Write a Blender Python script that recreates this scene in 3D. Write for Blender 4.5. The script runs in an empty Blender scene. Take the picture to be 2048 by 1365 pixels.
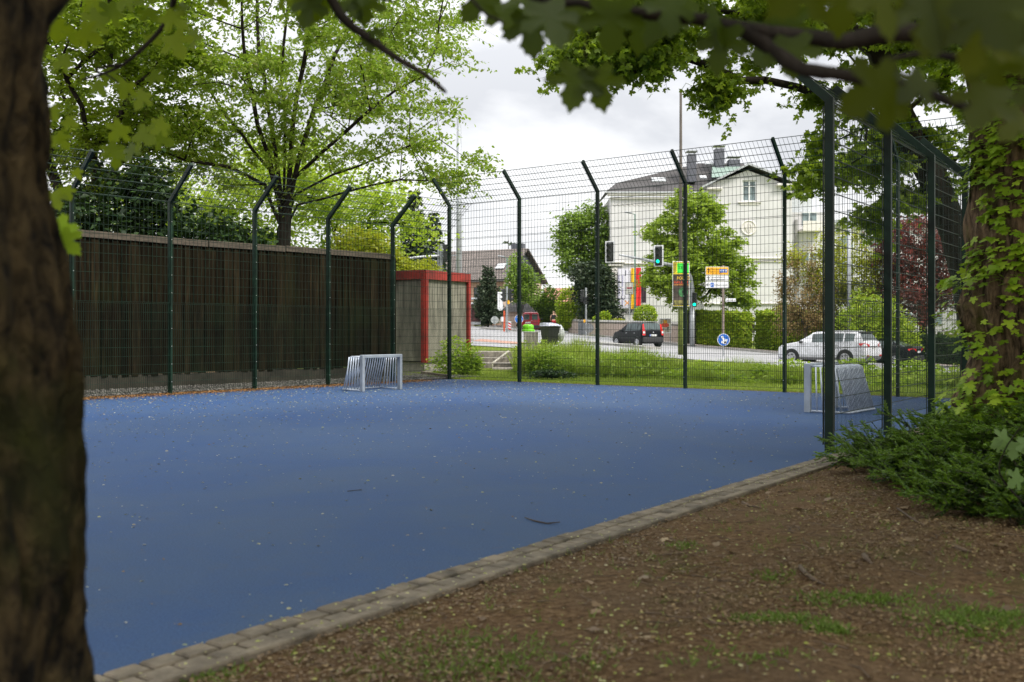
import bpy, math, random
import numpy as np
from mathutils import Vector, Matrix, noise

random.seed(7)
RNG = np.random.default_rng(7)
PI = math.pi
scene = bpy.context.scene
COL = scene.collection

# ------------------------------------------------------------------ camera, world, sun, exposure
CAMZ = 1.45
cam_data = bpy.data.cameras.new('camera')
cam = bpy.data.objects.new('camera', cam_data)
COL.objects.link(cam)
cam.location = (0, 0, CAMZ)
cam.rotation_euler = (PI / 2, 0, 0)
cam_data.sensor_width = 36.0
cam_data.lens = 35.16
cam_data.shift_y = -0.011
cam_data.clip_start = 0.05
cam_data.clip_end = 3000
cam_data.dof.use_dof = True
cam_data.dof.focus_distance = 21.0
cam_data.dof.aperture_fstop = 2.5
scene.camera = cam

SUN_EL, SUN_AZ = 50.0, 132.0          # azimuth measured from +Y towards +X
w = bpy.data.worlds.new('World')
scene.world = w
w.use_nodes = True
wn, wl = w.node_tree.nodes, w.node_tree.links
wn.clear()
out = wn.new('ShaderNodeOutputWorld')
sky = wn.new('ShaderNodeTexSky')
sky.sky_type = 'NISHITA'
sky.sun_disc = False
sky.sun_elevation = math.radians(SUN_EL)
sky.sun_rotation = math.radians(SUN_AZ)
bg1 = wn.new('ShaderNodeBackground'); bg1.inputs[1].default_value = 0.10
wl.new(sky.outputs[0], bg1.inputs[0])
tc = wn.new('ShaderNodeTexCoord')
mp = wn.new('ShaderNodeMapping'); mp.inputs['Scale'].default_value = (1.0, 1.0, 2.6)
mp.inputs['Location'].default_value = (0.4, 0.2, 0.35)
wl.new(tc.outputs['Generated'], mp.inputs[0])
nz = wn.new('ShaderNodeTexNoise'); nz.inputs['Scale'].default_value = 3.0
nz.inputs['Detail'].default_value = 7; nz.inputs['Roughness'].default_value = 0.52
nz.inputs['Distortion'].default_value = 0.25
wl.new(mp.outputs[0], nz.inputs['Vector'])
cr = wn.new('ShaderNodeValToRGB')
e = cr.color_ramp.elements
e[0].position = 0.38; e[0].color = (0.63, 0.64, 0.67, 1)
e[1].position = 0.56; e[1].color = (0.99, 0.99, 0.99, 1)
wl.new(nz.outputs[0], cr.inputs[0])
sx = wn.new('ShaderNodeSeparateXYZ'); wl.new(tc.outputs['Generated'], sx.inputs[0])
mr = wn.new('ShaderNodeMapRange')
mr.inputs['From Min'].default_value = 0.22; mr.inputs['From Max'].default_value = 0.95
mr.inputs['To Min'].default_value = 0.84; mr.inputs['To Max'].default_value = 2.0
wl.new(sx.outputs['Z'], mr.inputs[0])
bg2 = wn.new('ShaderNodeBackground')
wl.new(cr.outputs[0], bg2.inputs[0]); wl.new(mr.outputs[0], bg2.inputs[1])
mx = wn.new('ShaderNodeMixShader'); mx.inputs[0].default_value = 0.93
wl.new(bg1.outputs[0], mx.inputs[1]); wl.new(bg2.outputs[0], mx.inputs[2])
wl.new(mx.outputs[0], out.inputs[0])

sd = bpy.data.lights.new('sun', 'SUN')
sd.energy = 2.6
sd.angle = math.radians(13)
sd.color = (1.0, 0.945, 0.85)
sun = bpy.data.objects.new('sun', sd)
COL.objects.link(sun)
sdir = Vector((math.cos(math.radians(SUN_EL)) * math.sin(math.radians(SUN_AZ)),
               math.cos(math.radians(SUN_EL)) * math.cos(math.radians(SUN_AZ)),
               math.sin(math.radians(SUN_EL))))
sun.rotation_euler = sdir.to_track_quat('Z', 'Y').to_euler()
sun.location = (20, 20, 40)

scene.view_settings.view_transform = 'Standard'
scene.view_settings.look = 'None'
scene.view_settings.gamma = 1.0
scene.view_settings.exposure = 0.64
scene.view_settings.use_curve_mapping = False
scene.cycles.max_bounces = 7
scene.cycles.diffuse_bounces = 3
scene.cycles.glossy_bounces = 2
scene.cycles.transmission_bounces = 4
scene.cycles.transparent_max_bounces = 8
scene.cycles.sample_clamp_indirect = 6.0
scene.cycles.use_denoising = True

# ------------------------------------------------------------------ helpers
ORG = {}


def P(px, py, d):
    return Vector((d * (px - 1024) / 2000.0, d, CAMZ + d * (660 - py) / 2000.0))


def org(o):
    return ORG.get(o.name, Vector((0, 0, 0))) if o is not None else Vector((0, 0, 0))


def tag(o, label=None, cat=None, group=None, kind=None):
    if label: o['label'] = label
    if cat: o['category'] = cat
    if group: o['group'] = group
    if kind: o['kind'] = kind
    return o


def thing(name, label, cat, loc, group=None):
    o = bpy.data.objects.new(name, None)
    o.empty_display_size = 0.2
    COL.objects.link(o)
    o.location = loc
    ORG[o.name] = Vector(loc)
    return tag(o, label, cat, group)


def link_mesh(me, name, mat, parent, loc=None):
    o = bpy.data.objects.new(name, me)
    COL.objects.link(o)
    if isinstance(mat, (list, tuple)):
        for m_ in mat: me.materials.append(m_)
    elif mat is not None:
        me.materials.append(mat)
    if parent is not None:
        o.parent = parent
        ORG[o.name] = org(parent)
    elif loc is not None:
        o.location = loc
        ORG[o.name] = Vector(loc)
    return o


class MB:
    def __init__(s):
        s.v = []; s.f = []; s.mi = []

    def add(s, verts, faces, mi=0):
        n = len(s.v)
        s.v += [tuple(p) for p in verts]
        s.f += [tuple(i + n for i in f) for f in faces]
        s.mi += [mi] * len(faces)
        return s

    def box(s, c, size, rz=0.0, mi=0, M=None, bev=0.0):
        x, y, z = (size[0] / 2, size[1] / 2, size[2] / 2)
        if bev > 0:
            pts = []
            b = min(bev, x * .9, y * .9, z * .9)
            vv, ff = [], []
            lay = [(-z, b), (-z + b, 0), (z - b, 0), (z, b)]
            for zz, ins in lay:
                xi, yi = x - ins, y - ins
                bb = b * 0.6
                ring = [(-xi + bb, -yi), (xi - bb, -yi), (xi, -yi + bb), (xi, yi - bb), (xi - bb, yi), (-xi + bb, yi), (-xi, yi - bb), (-xi, -yi + bb)]
                vv += [(a, b_, zz) for a, b_ in ring]
            for l in range(3):
                for k in range(8):
                    k2 = (k + 1) % 8
                    ff.append((l * 8 + k, l * 8 + k2, l * 8 + 8 + k2, l * 8 + 8 + k))
            ff.append(tuple(range(7, -1, -1))); ff.append(tuple(range(24, 32)))
        else:
            vv = [(-x, -y, -z), (x, -y, -z), (x, y, -z), (-x, y, -z), (-x, -y, z), (x, -y, z), (x, y, z), (-x, y, z)]
            ff = [(3, 2, 1, 0), (4, 5, 6, 7), (0, 1, 5, 4), (1, 2, 6, 5), (2, 3, 7, 6), (3, 0, 4, 7)]
        c = Vector(c)
        if M is None: M = Matrix.Rotation(rz, 3, 'Z')
        s.add([M @ Vector(p) + c for p in vv], ff, mi)
        return s

    def tube(s, pts, r, n=8, mi=0, caps=True):
        pts = [Vector(p) for p in pts]
        if not hasattr(r, '__len__'): r = [r] * len(pts)
        base = len(s.v)
        up = None
        for i, p in enumerate(pts):
            if i == 0: t = pts[1] - pts[0]
            elif i == len(pts) - 1: t = pts[-1] - pts[-2]
            else: t = (pts[i + 1] - pts[i]).normalized() + (pts[i] - pts[i - 1]).normalized()
            if t.length < 1e-9: t = Vector((0, 0, 1))
            t.normalize()
            if up is None:
                up = Vector((0, 0, 1)) if abs(t.z) < 0.9 else Vector((1, 0, 0))
            a = t.cross(up)
            if a.length < 1e-4: a = t.cross(Vector((0.3, 1, 0.2)))
            a.normalize(); b = a.cross(t).normalized()
            up = b
            for k in range(n):
                th_ = 2 * PI * k / n
                s.v.append(tuple(p + a * math.cos(th_) * r[i] + b * math.sin(th_) * r[i]))
        for i in range(len(pts) - 1):
            for k in range(n):
                k2 = (k + 1) % n
                s.f.append((base + i * n + k, base + i * n + k2, base + (i + 1) * n + k2, base + (i + 1) * n + k)); s.mi.append(mi)
        if caps:
            s.f.append(tuple(base + k for k in range(n - 1, -1, -1))); s.mi.append(mi)
            m = base + (len(pts) - 1) * n
            s.f.append(tuple(m + k for k in range(n))); s.mi.append(mi)
        return s

    def poly(s, pts, thick=0.0, direction=(0, 0, 1), mi=0):
        """polygon, extruded by thick along direction"""
        n = len(pts); d = Vector(direction) * thick
        if thick == 0:
            s.add(pts, [tuple(range(n))], mi)
        else:
            vv = [Vector(p) for p in pts] + [Vector(p) + d for p in pts]
            ff = [tuple(range(n - 1, -1, -1)), tuple(range(n, 2 * n))]
            ff += [(k, (k + 1) % n, n + (k + 1) % n, n + k) for k in range(n)]
            s.add(vv, ff, mi)
        return s

    def disc(s, c, normal, r, thick=0.02, n=24, mi=0, sy=1.0):
        nrm = Vector(normal).normalized()
        a = nrm.cross(Vector((0, 0, 1)))
        if a.length < 1e-3: a = Vector((1, 0, 0))
        a.normalize(); b = a.cross(nrm)
        c = Vector(c)
        ring = [c + a * math.cos(2 * PI * k / n) * r + b * math.sin(2 * PI * k / n) * r * sy for k in range(n)]
        return s.poly(ring, thick, nrm, mi)

    def xf(s, M):
        s.v = [tuple(M @ Vector(p)) for p in s.v]
        return s

    def build(s, name, mat, parent=None, smooth=False, loc=None, fix=True):
        o_ = org(parent) if parent is not None else (Vector(loc) if loc is not None else Vector((0, 0, 0)))
        me = bpy.data.meshes.new(name)
        me.from_pydata([(x - o_.x, y - o_.y, z - o_.z) for x, y, z in s.v], [], s.f)
        if any(s.mi): me.polygons.foreach_set('material_index', s.mi)
        if smooth: me.polygons.foreach_set('use_smooth', [True] * len(s.f))
        me.update()
        if fix and len(s.f) < 60000:
            import bmesh
            bm = bmesh.new(); bm.from_mesh(me)
            bmesh.ops.recalc_face_normals(bm, faces=bm.faces)
            bm.to_mesh(me); bm.free()
        return link_mesh(me, name, mat, parent, loc)


def build_split(M, name, mat_, parent=None, smooth=False, cap=40):
    """one object for each separate piece of M"""
    par = list(range(len(M.v)))
    def fnd(i):
        while par[i] != i:
            par[i] = par[par[i]]; i = par[i]
        return i
    for f in M.f:
        a = fnd(f[0])
        for q in f[1:]: par[fnd(q)] = a
    used = sorted(set(q for f in M.f for q in f))
    grp = {}
    for q in used: grp.setdefault(fnd(q), []).append(q)
    outl = []
    if len(grp) > cap: return [M.build(name, mat_, parent, smooth)]
    for r_, vs in grp.items():
        ix = {q: i for i, q in enumerate(vs)}
        N = MB(); N.v = [M.v[q] for q in vs]
        for f, mi in zip(M.f, M.mi):
            if f[0] in ix: N.f.append(tuple(ix[q] for q in f)); N.mi.append(mi)
        outl.append(N.build(name, mat_, parent, smooth))
    return outl


def np_mesh(name, V, F, mat, parent=None, smooth=False, loc=None):
    """V (n,3); F list of arrays (m,k)"""
    o_ = org(parent) if parent is not None else (Vector(loc) if loc is not None else Vector((0, 0, 0)))
    V = np.asarray(V, dtype=np.float64) - np.array([o_.x, o_.y, o_.z])
    me = bpy.data.meshes.new(name)
    me.vertices.add(len(V)); me.vertices.foreach_set('co', V.astype(np.float32).ravel())
    if not isinstance(F, list): F = [F]
    nl = sum(f.size for f in F); nf = sum(len(f) for f in F)
    me.loops.add(nl); me.polygons.add(nf)
    me.loops.foreach_set('vertex_index', np.concatenate([f.ravel() for f in F]).astype(np.int32))
    tot = np.concatenate([np.full(len(f), f.shape[1]) for f in F]).astype(np.int32)
    st = np.concatenate([[0], np.cumsum(tot)[:-1]]).astype(np.int32)
    me.polygons.foreach_set('loop_start', st); me.polygons.foreach_set('loop_total', tot)
    if smooth: me.polygons.foreach_set('use_smooth', np.ones(nf, dtype=bool))
    me.update(calc_edges=True); me.validate()
    return link_mesh(me, name, mat, parent, loc)


# ---- leaf templates: (verts, faces as list of index arrays grouped by size)
T_DIAMOND = (np.array([[0, 0, 0], [0.32, 0.5, 0.08], [0, 1, -0.05], [-0.32, 0.5, 0.08]]), [np.array([[0, 1, 2], [0, 2, 3]])])
T_OVAL = (np.array([[0, 0, 0], [0.26, 0.3, 0.06], [0.24, 0.68, 0.05], [0, 1, -0.08], [-0.24, 0.68, 0.05], [-0.26, 0.3, 0.06]]),
          [np.array([[0, 1, 2, 3], [0, 3, 4, 5]])])
T_BLADE = (np.array([[-.5, 0, 0], [.5, 0, 0], [.32, .5, .06], [-.32, .5, .06], [0, 1, .22]]), [np.array([[0, 1, 2, 3]]), np.array([[3, 2, 4]])])


def _maple(fine):
    if fine:
        half = [(0.0, 0.0), (0.10, -0.02), (0.30, -0.13), (0.36, -0.04), (0.43, -0.05), (0.40, 0.08), (0.33, 0.17), (0.42, 0.24), (0.56, 0.25), (0.60, 0.33),
                (0.66, 0.42), (0.55, 0.45), (0.50, 0.54), (0.40, 0.50), (0.20, 0.42), (0.22, 0.55), (0.30, 0.66), (0.21, 0.72), (0.19, 0.83), (0.10, 0.85), (0.0, 1.0)]
    else:
        half = [(0.0, 0.0), (0.34, -0.10), (0.30, 0.16), (0.62, 0.36), (0.40, 0.52), (0.19, 0.44), (0.24, 0.72), (0.0, 1.0)]
    pts = half + [(-x, y) for x, y in reversed(half[1:-1])]
    V = [(0, 0.30, 0.0)] + [(x, y, -0.28 * x * x - 0.16 * max(0, y - .3) ** 2 + (0.06 * abs(x))) for x, y in pts]
    n = len(pts)
    F = np.array([[0, 1 + i, 1 + (i + 1) % n] for i in range(n)])
    return (np.array(V), [F])


T_MAPLE = _maple(False)
T_MAPLE_FINE = _maple(True)


def leaves(name, C, size, mat, parent=None, tpl=T_DIAMOND, tilt=0.9, droop=0.3, sizevar=0.35, dirs=None, normals=None, loc=None, wscale=None, rng=RNG):
    """scatter leaf templates at C (n,3). dirs: leaf axis (n,3); random otherwise."""
    C = np.asarray(C, dtype=float); n = len(C)
    if dirs is None:
        a = rng.uniform(0, 2 * PI, n)
        dirs = np.stack([np.cos(a), np.sin(a), rng.normal(-droop, 0.35, n)], 1)
    dirs = dirs / np.linalg.norm(dirs, axis=1, keepdims=True)
    if normals is None:
        normals = np.stack([rng.normal(0, tilt, n), rng.normal(0, tilt, n), np.ones(n)], 1)
    X = np.cross(dirs, normals); ln = np.linalg.norm(X, axis=1, keepdims=True)
    X = np.where(ln < 1e-6, np.array([[1.0, 0, 0]]), X / np.maximum(ln, 1e-6))
    Z = np.cross(X, dirs)
    s = size * (1 + rng.uniform(-sizevar, sizevar, n))
    if hasattr(size, '__len__'): s = np.asarray(size)
    tv, tf = tpl
    k = len(tv)
    ws = s if wscale is None else s * wscale
    V = (C[:, None, :] + (tv[None, :, 0:1] * X[:, None, :]) * (ws[:, None, None] if hasattr(ws, '__len__') else ws)
         + tv[None, :, 1:2] * dirs[:, None, :] * s[:, None, None] + tv[None, :, 2:3] * Z[:, None, :] * s[:, None, None])
    V = V.reshape(-1, 3)
    off = (np.arange(n) * k)[:, None, None]
    F = [(f[None] + off).reshape(-1, f.shape[1]) for f in tf]
    return np_mesh(name, V, F, mat, parent, loc=loc)


# ------------------------------------------------------------------ materials
MATS = {}


def nt(name):
    m = bpy.data.materials.new(name)
    m.use_nodes = True
    t = m.node_tree
    t.nodes.clear()
    o = t.nodes.new('ShaderNodeOutputMaterial')
    b = t.nodes.new('ShaderNodeBsdfPrincipled')
    t.links.new(b.outputs[0], o.inputs[0])
    return m, t, b, o


def ramp(t, stops, fac):
    r = t.nodes.new('ShaderNodeValToRGB')
    el = r.color_ramp.elements
    while len(el) < len(stops): el.new(0.5)
    for q, (p_, c_) in zip(el, stops):
        q.position = p_; q.color = (c_[0], c_[1], c_[2], 1)
    t.links.new(fac, r.inputs[0])
    return r.outputs[0]


def texnoise(t, scale, detail=4, rough=0.55, vec=None, mscale=None, coord='Object', dist=0.0):
    c = t.nodes.new('ShaderNodeTexCoord')
    src = c.outputs[coord]
    if mscale is not None:
        m_ = t.nodes.new('ShaderNodeMapping'); m_.inputs['Scale'].default_value = mscale
        t.links.new(src, m_.inputs[0]); src = m_.outputs[0]
    n_ = t.nodes.new('ShaderNodeTexNoise')
    n_.inputs['Scale'].default_value = scale; n_.inputs['Detail'].default_value = detail
    n_.inputs['Roughness'].default_value = rough; n_.inputs['Distortion'].default_value = dist
    t.links.new(src, n_.inputs['Vector'])
    return n_


def mixc(t, a, b, fac, mode='MIX'):
    m_ = t.nodes.new('ShaderNodeMix'); m_.data_type = 'RGBA'; m_.blend_type = mode
    for sock, val in ((m_.inputs[6], a), (m_.inputs[7], b)):
        if isinstance(val, tuple): sock.default_value = (val[0], val[1], val[2], 1)
        else: t.links.new(val, sock)
    if isinstance(fac, (int, float)): m_.inputs[0].default_value = fac
    else: t.links.new(fac, m_.inputs[0])
    return m_.outputs[2]


def bump(t, b, h, strength=0.4, dist=0.02):
    n_ = t.nodes.new('ShaderNodeBump')
    n_.inputs['Strength'].default_value = strength; n_.inputs['Distance'].default_value = dist
    t.links.new(h, n_.inputs['Height']); t.links.new(n_.outputs[0], b.inputs['Normal'])
    return n_


def mat(name, col, rough=0.6, metal=0.0, var=0.12, scale=6.0, bmp=0.0, spec=0.5, mscale=None, bscale=None, coat=0.0):
    """surface colour with a little grime/variation"""
    if name in MATS: return MATS[name]
    m, t, b, o = nt(name)
    n_ = texnoise(t, scale, 5, 0.6, mscale=mscale)
    dark = tuple(c * (1 - var * 2) for c in col); light = tuple(min(1, c * (1 + var)) for c in col)
    t.links.new(ramp(t, [(0.3, dark), (0.68, light)], n_.outputs[0]), b.inputs['Base Color'])
    b.inputs['Roughness'].default_value = rough
    b.inputs['Metallic'].default_value = metal
    b.inputs['Specular IOR Level'].default_value = spec
    b.inputs['Coat Weight'].default_value = coat
    if bmp > 0:
        n2 = texnoise(t, bscale or scale * 4, 4, 0.6, mscale=mscale)
        bump(t, b, n2.outputs[0], bmp, 0.02)
    MATS[name] = m
    return m


def leafmat(name, cols, trans=0.45, tcol=None, clump=None, rough=0.5, clump_scale=0.7):
    """per-leaf colour variation; some light passes through"""
    if name in MATS: return MATS[name]
    m, t, b, o = nt(name)
    g = t.nodes.new('ShaderNodeNewGeometry')
    n = len(cols)
    c = ramp(t, [(i / max(1, n - 1), cc) for i, cc in enumerate(cols)], g.outputs['Random Per Island'])
    if clump:
        nn = texnoise(t, clump_scale, 3, 0.5)
        fr = ramp(t, [(0.40, (0, 0, 0)), (0.62, (1, 1, 1))], nn.outputs[0])
        c = mixc(t, c, clump, fr)
    t.links.new(c, b.inputs['Base Color'])
    b.inputs['Roughness'].default_value = rough
    b.inputs['Specular IOR Level'].default_value = 0.35
    tr = t.nodes.new('ShaderNodeBsdfTranslucent')
    tc_ = mixc(t, c, tcol or (0.35, 0.55, 0.03), 0.5)
    t.links.new(tc_, tr.inputs[0])
    ms = t.nodes.new('ShaderNodeMixShader'); ms.inputs[0].default_value = trans
    t.links.new(b.outputs[0], ms.inputs[1]); t.links.new(tr.outputs[0], ms.inputs[2])
    t.links.new(ms.outputs[0], o.inputs[0])
    MATS[name] = m
    return m


def barkmat(name, c1, c2, moss=None, scale=14, zs=0.22, bmp=0.9, mossamt=0.5, bd=0.05, lo=0.32, hi=0.66):
    if name in MATS: return MATS[name]
    m, t, b, o = nt(name)
    n1 = texnoise(t, scale, 8, 0.65, mscale=(1, 1, zs), dist=0.5)
    col = ramp(t, [(lo, c1), (hi, c2)], n1.outputs[0])
    if moss:
        n2 = texnoise(t, 2.2, 5, 0.6)
        f = ramp(t, [(0.62 - mossamt * .25, (0, 0, 0)), (0.80 - mossamt * .25, (1, 1, 1))], n2.outputs[0])
        col = mixc(t, col, moss, f)
    t.links.new(col, b.inputs['Base Color'])
    b.inputs['Roughness'].default_value = 0.92
    b.inputs['Specular IOR Level'].default_value = 0.2
    bump(t, b, n1.outputs[0], bmp, bd)
    MATS[name] = m
    return m


def glassmat(name, col=(0.05, 0.07, 0.08), rough=0.06):
    if name in MATS: return MATS[name]
    m, t, b, o = nt(name)
    n_ = texnoise(t, 1.5, 3)
    t.links.new(ramp(t, [(0.35, tuple(c * .6 for c in col)), (0.7, tuple(c * 1.6 for c in col))], n_.outputs[0]), b.inputs['Base Color'])
    b.inputs['Roughness'].default_value = rough
    b.inputs['Specular IOR Level'].default_value = 0.6
    MATS[name] = m
    return m


def emat(name, col, strength):
    if name in MATS: return MATS[name]
    m, t, b, o = nt(name)
    b.inputs['Base Color'].default_value = (*col, 1)
    b.inputs['Emission Color'].default_value = (*col, 1)
    b.inputs['Emission Strength'].default_value = strength
    MATS[name] = m
    return m


def text_mesh(name, body, size, mat_, parent, pos, xdir, up=(0, 0, 1), ext=0.002, align='LEFT', sx=1.0):
    cu = bpy.data.curves.new(name, 'FONT')
    cu.body = body; cu.size = size; cu.extrude = ext; cu.align_x = align; cu.space_character = 1.05
    ob = bpy.data.objects.new(name, cu)
    COL.objects.link(ob)
    dg = bpy.context.evaluated_depsgraph_get()
    me = bpy.data.meshes.new_from_object(ob.evaluated_get(dg))
    bpy.data.objects.remove(ob); bpy.data.curves.remove(cu)
    X = Vector(xdir).normalized(); U = Vector(up).normalized(); N = X.cross(U)
    o_ = org(parent); pos = Vector(pos)
    for v in me.vertices:
        v.co = pos + X * v.co.x * sx + U * v.co.y + N * v.co.z - o_
    me.materials.clear()
    me.name = name
    return link_mesh(me, name, mat_, parent)


# ------------------------------------------------------------------ site geometry
C0 = Vector((-1.83, 29.3))                   # far left corner of the court
UL = Vector((-0.656, -0.755))                # along the left fence, towards the camera
NLI = Vector((0.755, -0.656))                # left fence, towards the court
UB = Vector((0.801, -0.599))                 # along the back fence, to the right
NBI = Vector((-0.599, -0.801))               # back fence, towards the court
R0 = Vector((3.76, 11.84))                   # first post of the right fence
UR = Vector((0.590, 0.807))
NRI = Vector((-0.807, 0.590))


def isect(p, u, q, v):
    # p+u*t = q+v*s
    den = u.x * v.y - u.y * v.x
    t = ((q.x - p.x) * v.y - (q.y - p.y) * v.x) / den
    return p + u * t


CBR = isect(R0, UR, C0, UB)                  # far right corner


def sm(a, b, x):
    t = min(1, max(0, (x - a) / (b - a)))
    return t * t * (3 - 2 * t)


def th(x, y):
    s_b = (x - C0.x) * -NBI.x + (y - C0.y) * -NBI.y
    s_l = (x - C0.x) * -NLI.x + (y - C0.y) * -NLI.y
    s_r = (x - R0.x) * -NRI.x + (y - R0.y) * -NRI.y
    wgt = max(sm(3.0, 18, s_b), sm(5.0, 18, s_l))
    yy = min(y, 150); xx = max(-45, min(45, x))
    z = wgt * (-0.129 - 0.0634 * xx + 0.0179 * yy)
    if s_r > 0.3 and s_b < 0.4:
        k = sm(0.3, 2.5, s_r)
        z += k * (0.05 + 0.03 * min(8, s_r) * sm(0, 8, y))
        z += k * 0.06 * noise.noise(Vector((x * 0.9, y * 0.9, 0)))
        z += k * 0.022 * noise.noise(Vector((x * 3.4, y * 3.4, 3)))
        z += k * 0.010 * noise.noise(Vector((x * 9, y * 9, 5)))
    if s_b < 0.05 and s_l < 0.05 and s_r < 0.34:
        z = -0.05
    return z
# ------------------------------------------------------------------ GROUND
def axis(dense0, dense1, step, lo, hi, mid0, mid1, mstep):
    a = list(np.arange(dense0, dense1, step))
    b = list(np.arange(mid0, dense0, mstep)) + list(np.arange(dense1, mid1, mstep))
    g = []; q = mid1; st = mstep * 2
    while q < hi: g.append(q); q += st; st *= 1.25
    g.append(hi); q = mid0 - mstep; st = mstep * 2
    while q > lo: g.append(q); q -= st; st *= 1.25
    g.append(lo)
    return np.array(sorted(set(np.round(a + b + g, 4))))


GX = axis(-4, 9, 0.09, -700, 700, -24, 26, 0.6)
GY = axis(3, 13, 0.09, -60, 900, -4, 62, 0.6)
gv = np.array([(x, y, th(x, y)) for y in GY for x in GX])
nx, ny = len(GX), len(GY)
ii = np.arange(nx * ny).reshape(ny, nx)
gf = np.stack([ii[:-1, :-1], ii[:-1, 1:], ii[1:, 1:], ii[1:, :-1]], -1).reshape(-1, 4)

m, t, b, o = nt('forest soil and verge')
n1 = texnoise(t, 1.1, 6, 0.6)
n2 = texnoise(t, 22, 6, 0.7)
soil = ramp(t, [(0.34, (0.075, 0.042, 0.020)), (0.5, (0.175, 0.104, 0.052)), (0.68, (0.29, 0.19, 0.103))], n2.outputs[0])
soil2 = ramp(t, [(0.3, (0.105, 0.066, 0.036)), (0.7, (0.225, 0.148, 0.086))], n2.outputs[0])
soil = mixc(t, soil, soil2, ramp(t, [(0.42, (0, 0, 0)), (0.6, (1, 1, 1))], n1.outputs[0]))
n5 = texnoise(t, 60, 3, 0.6)
soil = mixc(t, soil, (0.17, 0.12, 0.07), ramp(t, [(0.62, (0, 0, 0)), (0.70, (0.6, 0.6, 0.6))], n5.outputs[0]))
n4 = texnoise(t, 2.4, 5, 0.65)
mossf = ramp(t, [(0.56, (0, 0, 0)), (0.72, (0.55, 0.55, 0.55))], n4.outputs[0])
soil = mixc(t, soil, (0.085, 0.10, 0.018), mossf)
n3 = texnoise(t, 9, 5, 0.6)
gr = ramp(t, [(0.3, (0.09, 0.13, 0.015)), (0.6, (0.18, 0.235, 0.03)), (0.8, (0.28, 0.31, 0.06))], n3.outputs[0])
# the mown verge begins beyond the back fence: a place in the world
tco = t.nodes.new('ShaderNodeTexCoord')
dp = t.nodes.new('ShaderNodeVectorMath'); dp.operation = 'DOT_PRODUCT'
dp.inputs[1].default_value = (0.599, 0.801, 0)
t.links.new(tco.outputs['Object'], dp.inputs[0])
mrg = t.nodes.new('ShaderNodeMapRange')
s0 = C0.x * 0.599 + C0.y * 0.801
mrg.inputs['From Min'].default_value = s0 + 0.1; mrg.inputs['From Max'].default_value = s0 + 0.5
t.links.new(dp.outputs['Value'], mrg.inputs[0])
colr = mixc(t, soil, gr, mrg.outputs[0])
t.links.new(colr, b.inputs['Base Color'])
b.inputs['Roughness'].default_value = 0.95; b.inputs['Specular IOR Level'].default_value = 0.15
nb = texnoise(t, 35, 6, 0.7)
bump(t, b, nb.outputs[0], 1.0, 0.05)
ground = np_mesh('ground', gv, gf, m, smooth=True)
tag(ground, kind='structure')

# blue court
m, t, b, o = nt('blue rubber granulate')
n1 = texnoise(t, 75, 6, 0.85)
n2 = texnoise(t, 0.42, 6, 0.66, dist=0.6)
n3 = texnoise(t, 7, 6, 0.7)
c1 = ramp(t, [(0.36, (0.008, 0.030, 0.100)), (0.64, (0.032, 0.088, 0.225))], n1.outputs[0])
c2 = ramp(t, [(0.36, (0.016, 0.042, 0.100)), (0.64, (0.050, 0.098, 0.205))], n1.outputs[0])
c = mixc(t, c1, c2, ramp(t, [(0.36, (0, 0, 0)), (0.60, (1, 1, 1))], n2.outputs[0]))
c = mixc(t, c, (0.075, 0.068, 0.062), ramp(t, [(0.54, (0, 0, 0)), (0.76, (0.32, 0.32, 0.32))], n3.outputs[0]))
t.links.new(c, b.inputs['Base Color'])
b.inputs['Roughness'].default_value = 0.82; b.inputs['Specular IOR Level'].default_value = 0.35
bump(t, b, n1.outputs[0], 0.5, 0.004)
courtm = MB()
cl = C0 + UL * 30; crn = R0 - UR * 20
q1 = C0 - NLI * 0.12; q2 = CBR - NRI * 0.1
pts = [C0 - NLI * 0.12 - NBI * 0.06, CBR - NRI * 0.08 - NBI * 0.06, crn - NRI * 0.08, cl - NLI * 0.12]
courtm.poly([(p.x, p.y, -0.03) for p in pts], 0.03)
court = courtm.build('court_surface', m)
tag(court, kind='structure')

# small stone edging along the right side
pav = mat('grey concrete paver', (0.185, 0.152, 0.112), 0.9, var=0.32, scale=5, bmp=0.5, bscale=60)
PV = MB()
t0 = -13.0
rr = random.Random(3)
for row in range(2):
    tt = t0 + row * 0.07
    while tt < 12.4:
        L_ = 0.155
        off = 0.085 + row * 0.145 + 0.07
        c = R0 + UR * (tt + L_ / 2) - NRI * off
        ang = math.atan2(UR.y, UR.x) + rr.uniform(-0.012, 0.012)
        PV.box((c.x, c.y, -0.03 + rr.uniform(-0.004, 0.004)), (L_, 0.130, 0.09), rz=ang, bev=0.009)
        tt += L_ + 0.016
tt = t0
while tt < 12.4:
    L_ = 1.0
    c = R0 + UR * (tt + L_ / 2) - NRI * (0.085 + 0.29 + 0.035)
    PV.box((c.x, c.y, -0.025 + rr.uniform(-0.003, 0.003)), (L_ - 0.006, 0.062, 0.12), rz=math.atan2(UR.y, UR.x), bev=0.008)
    tt += L_
tag(PV.build('paver_edging', pav), kind='structure')

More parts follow.
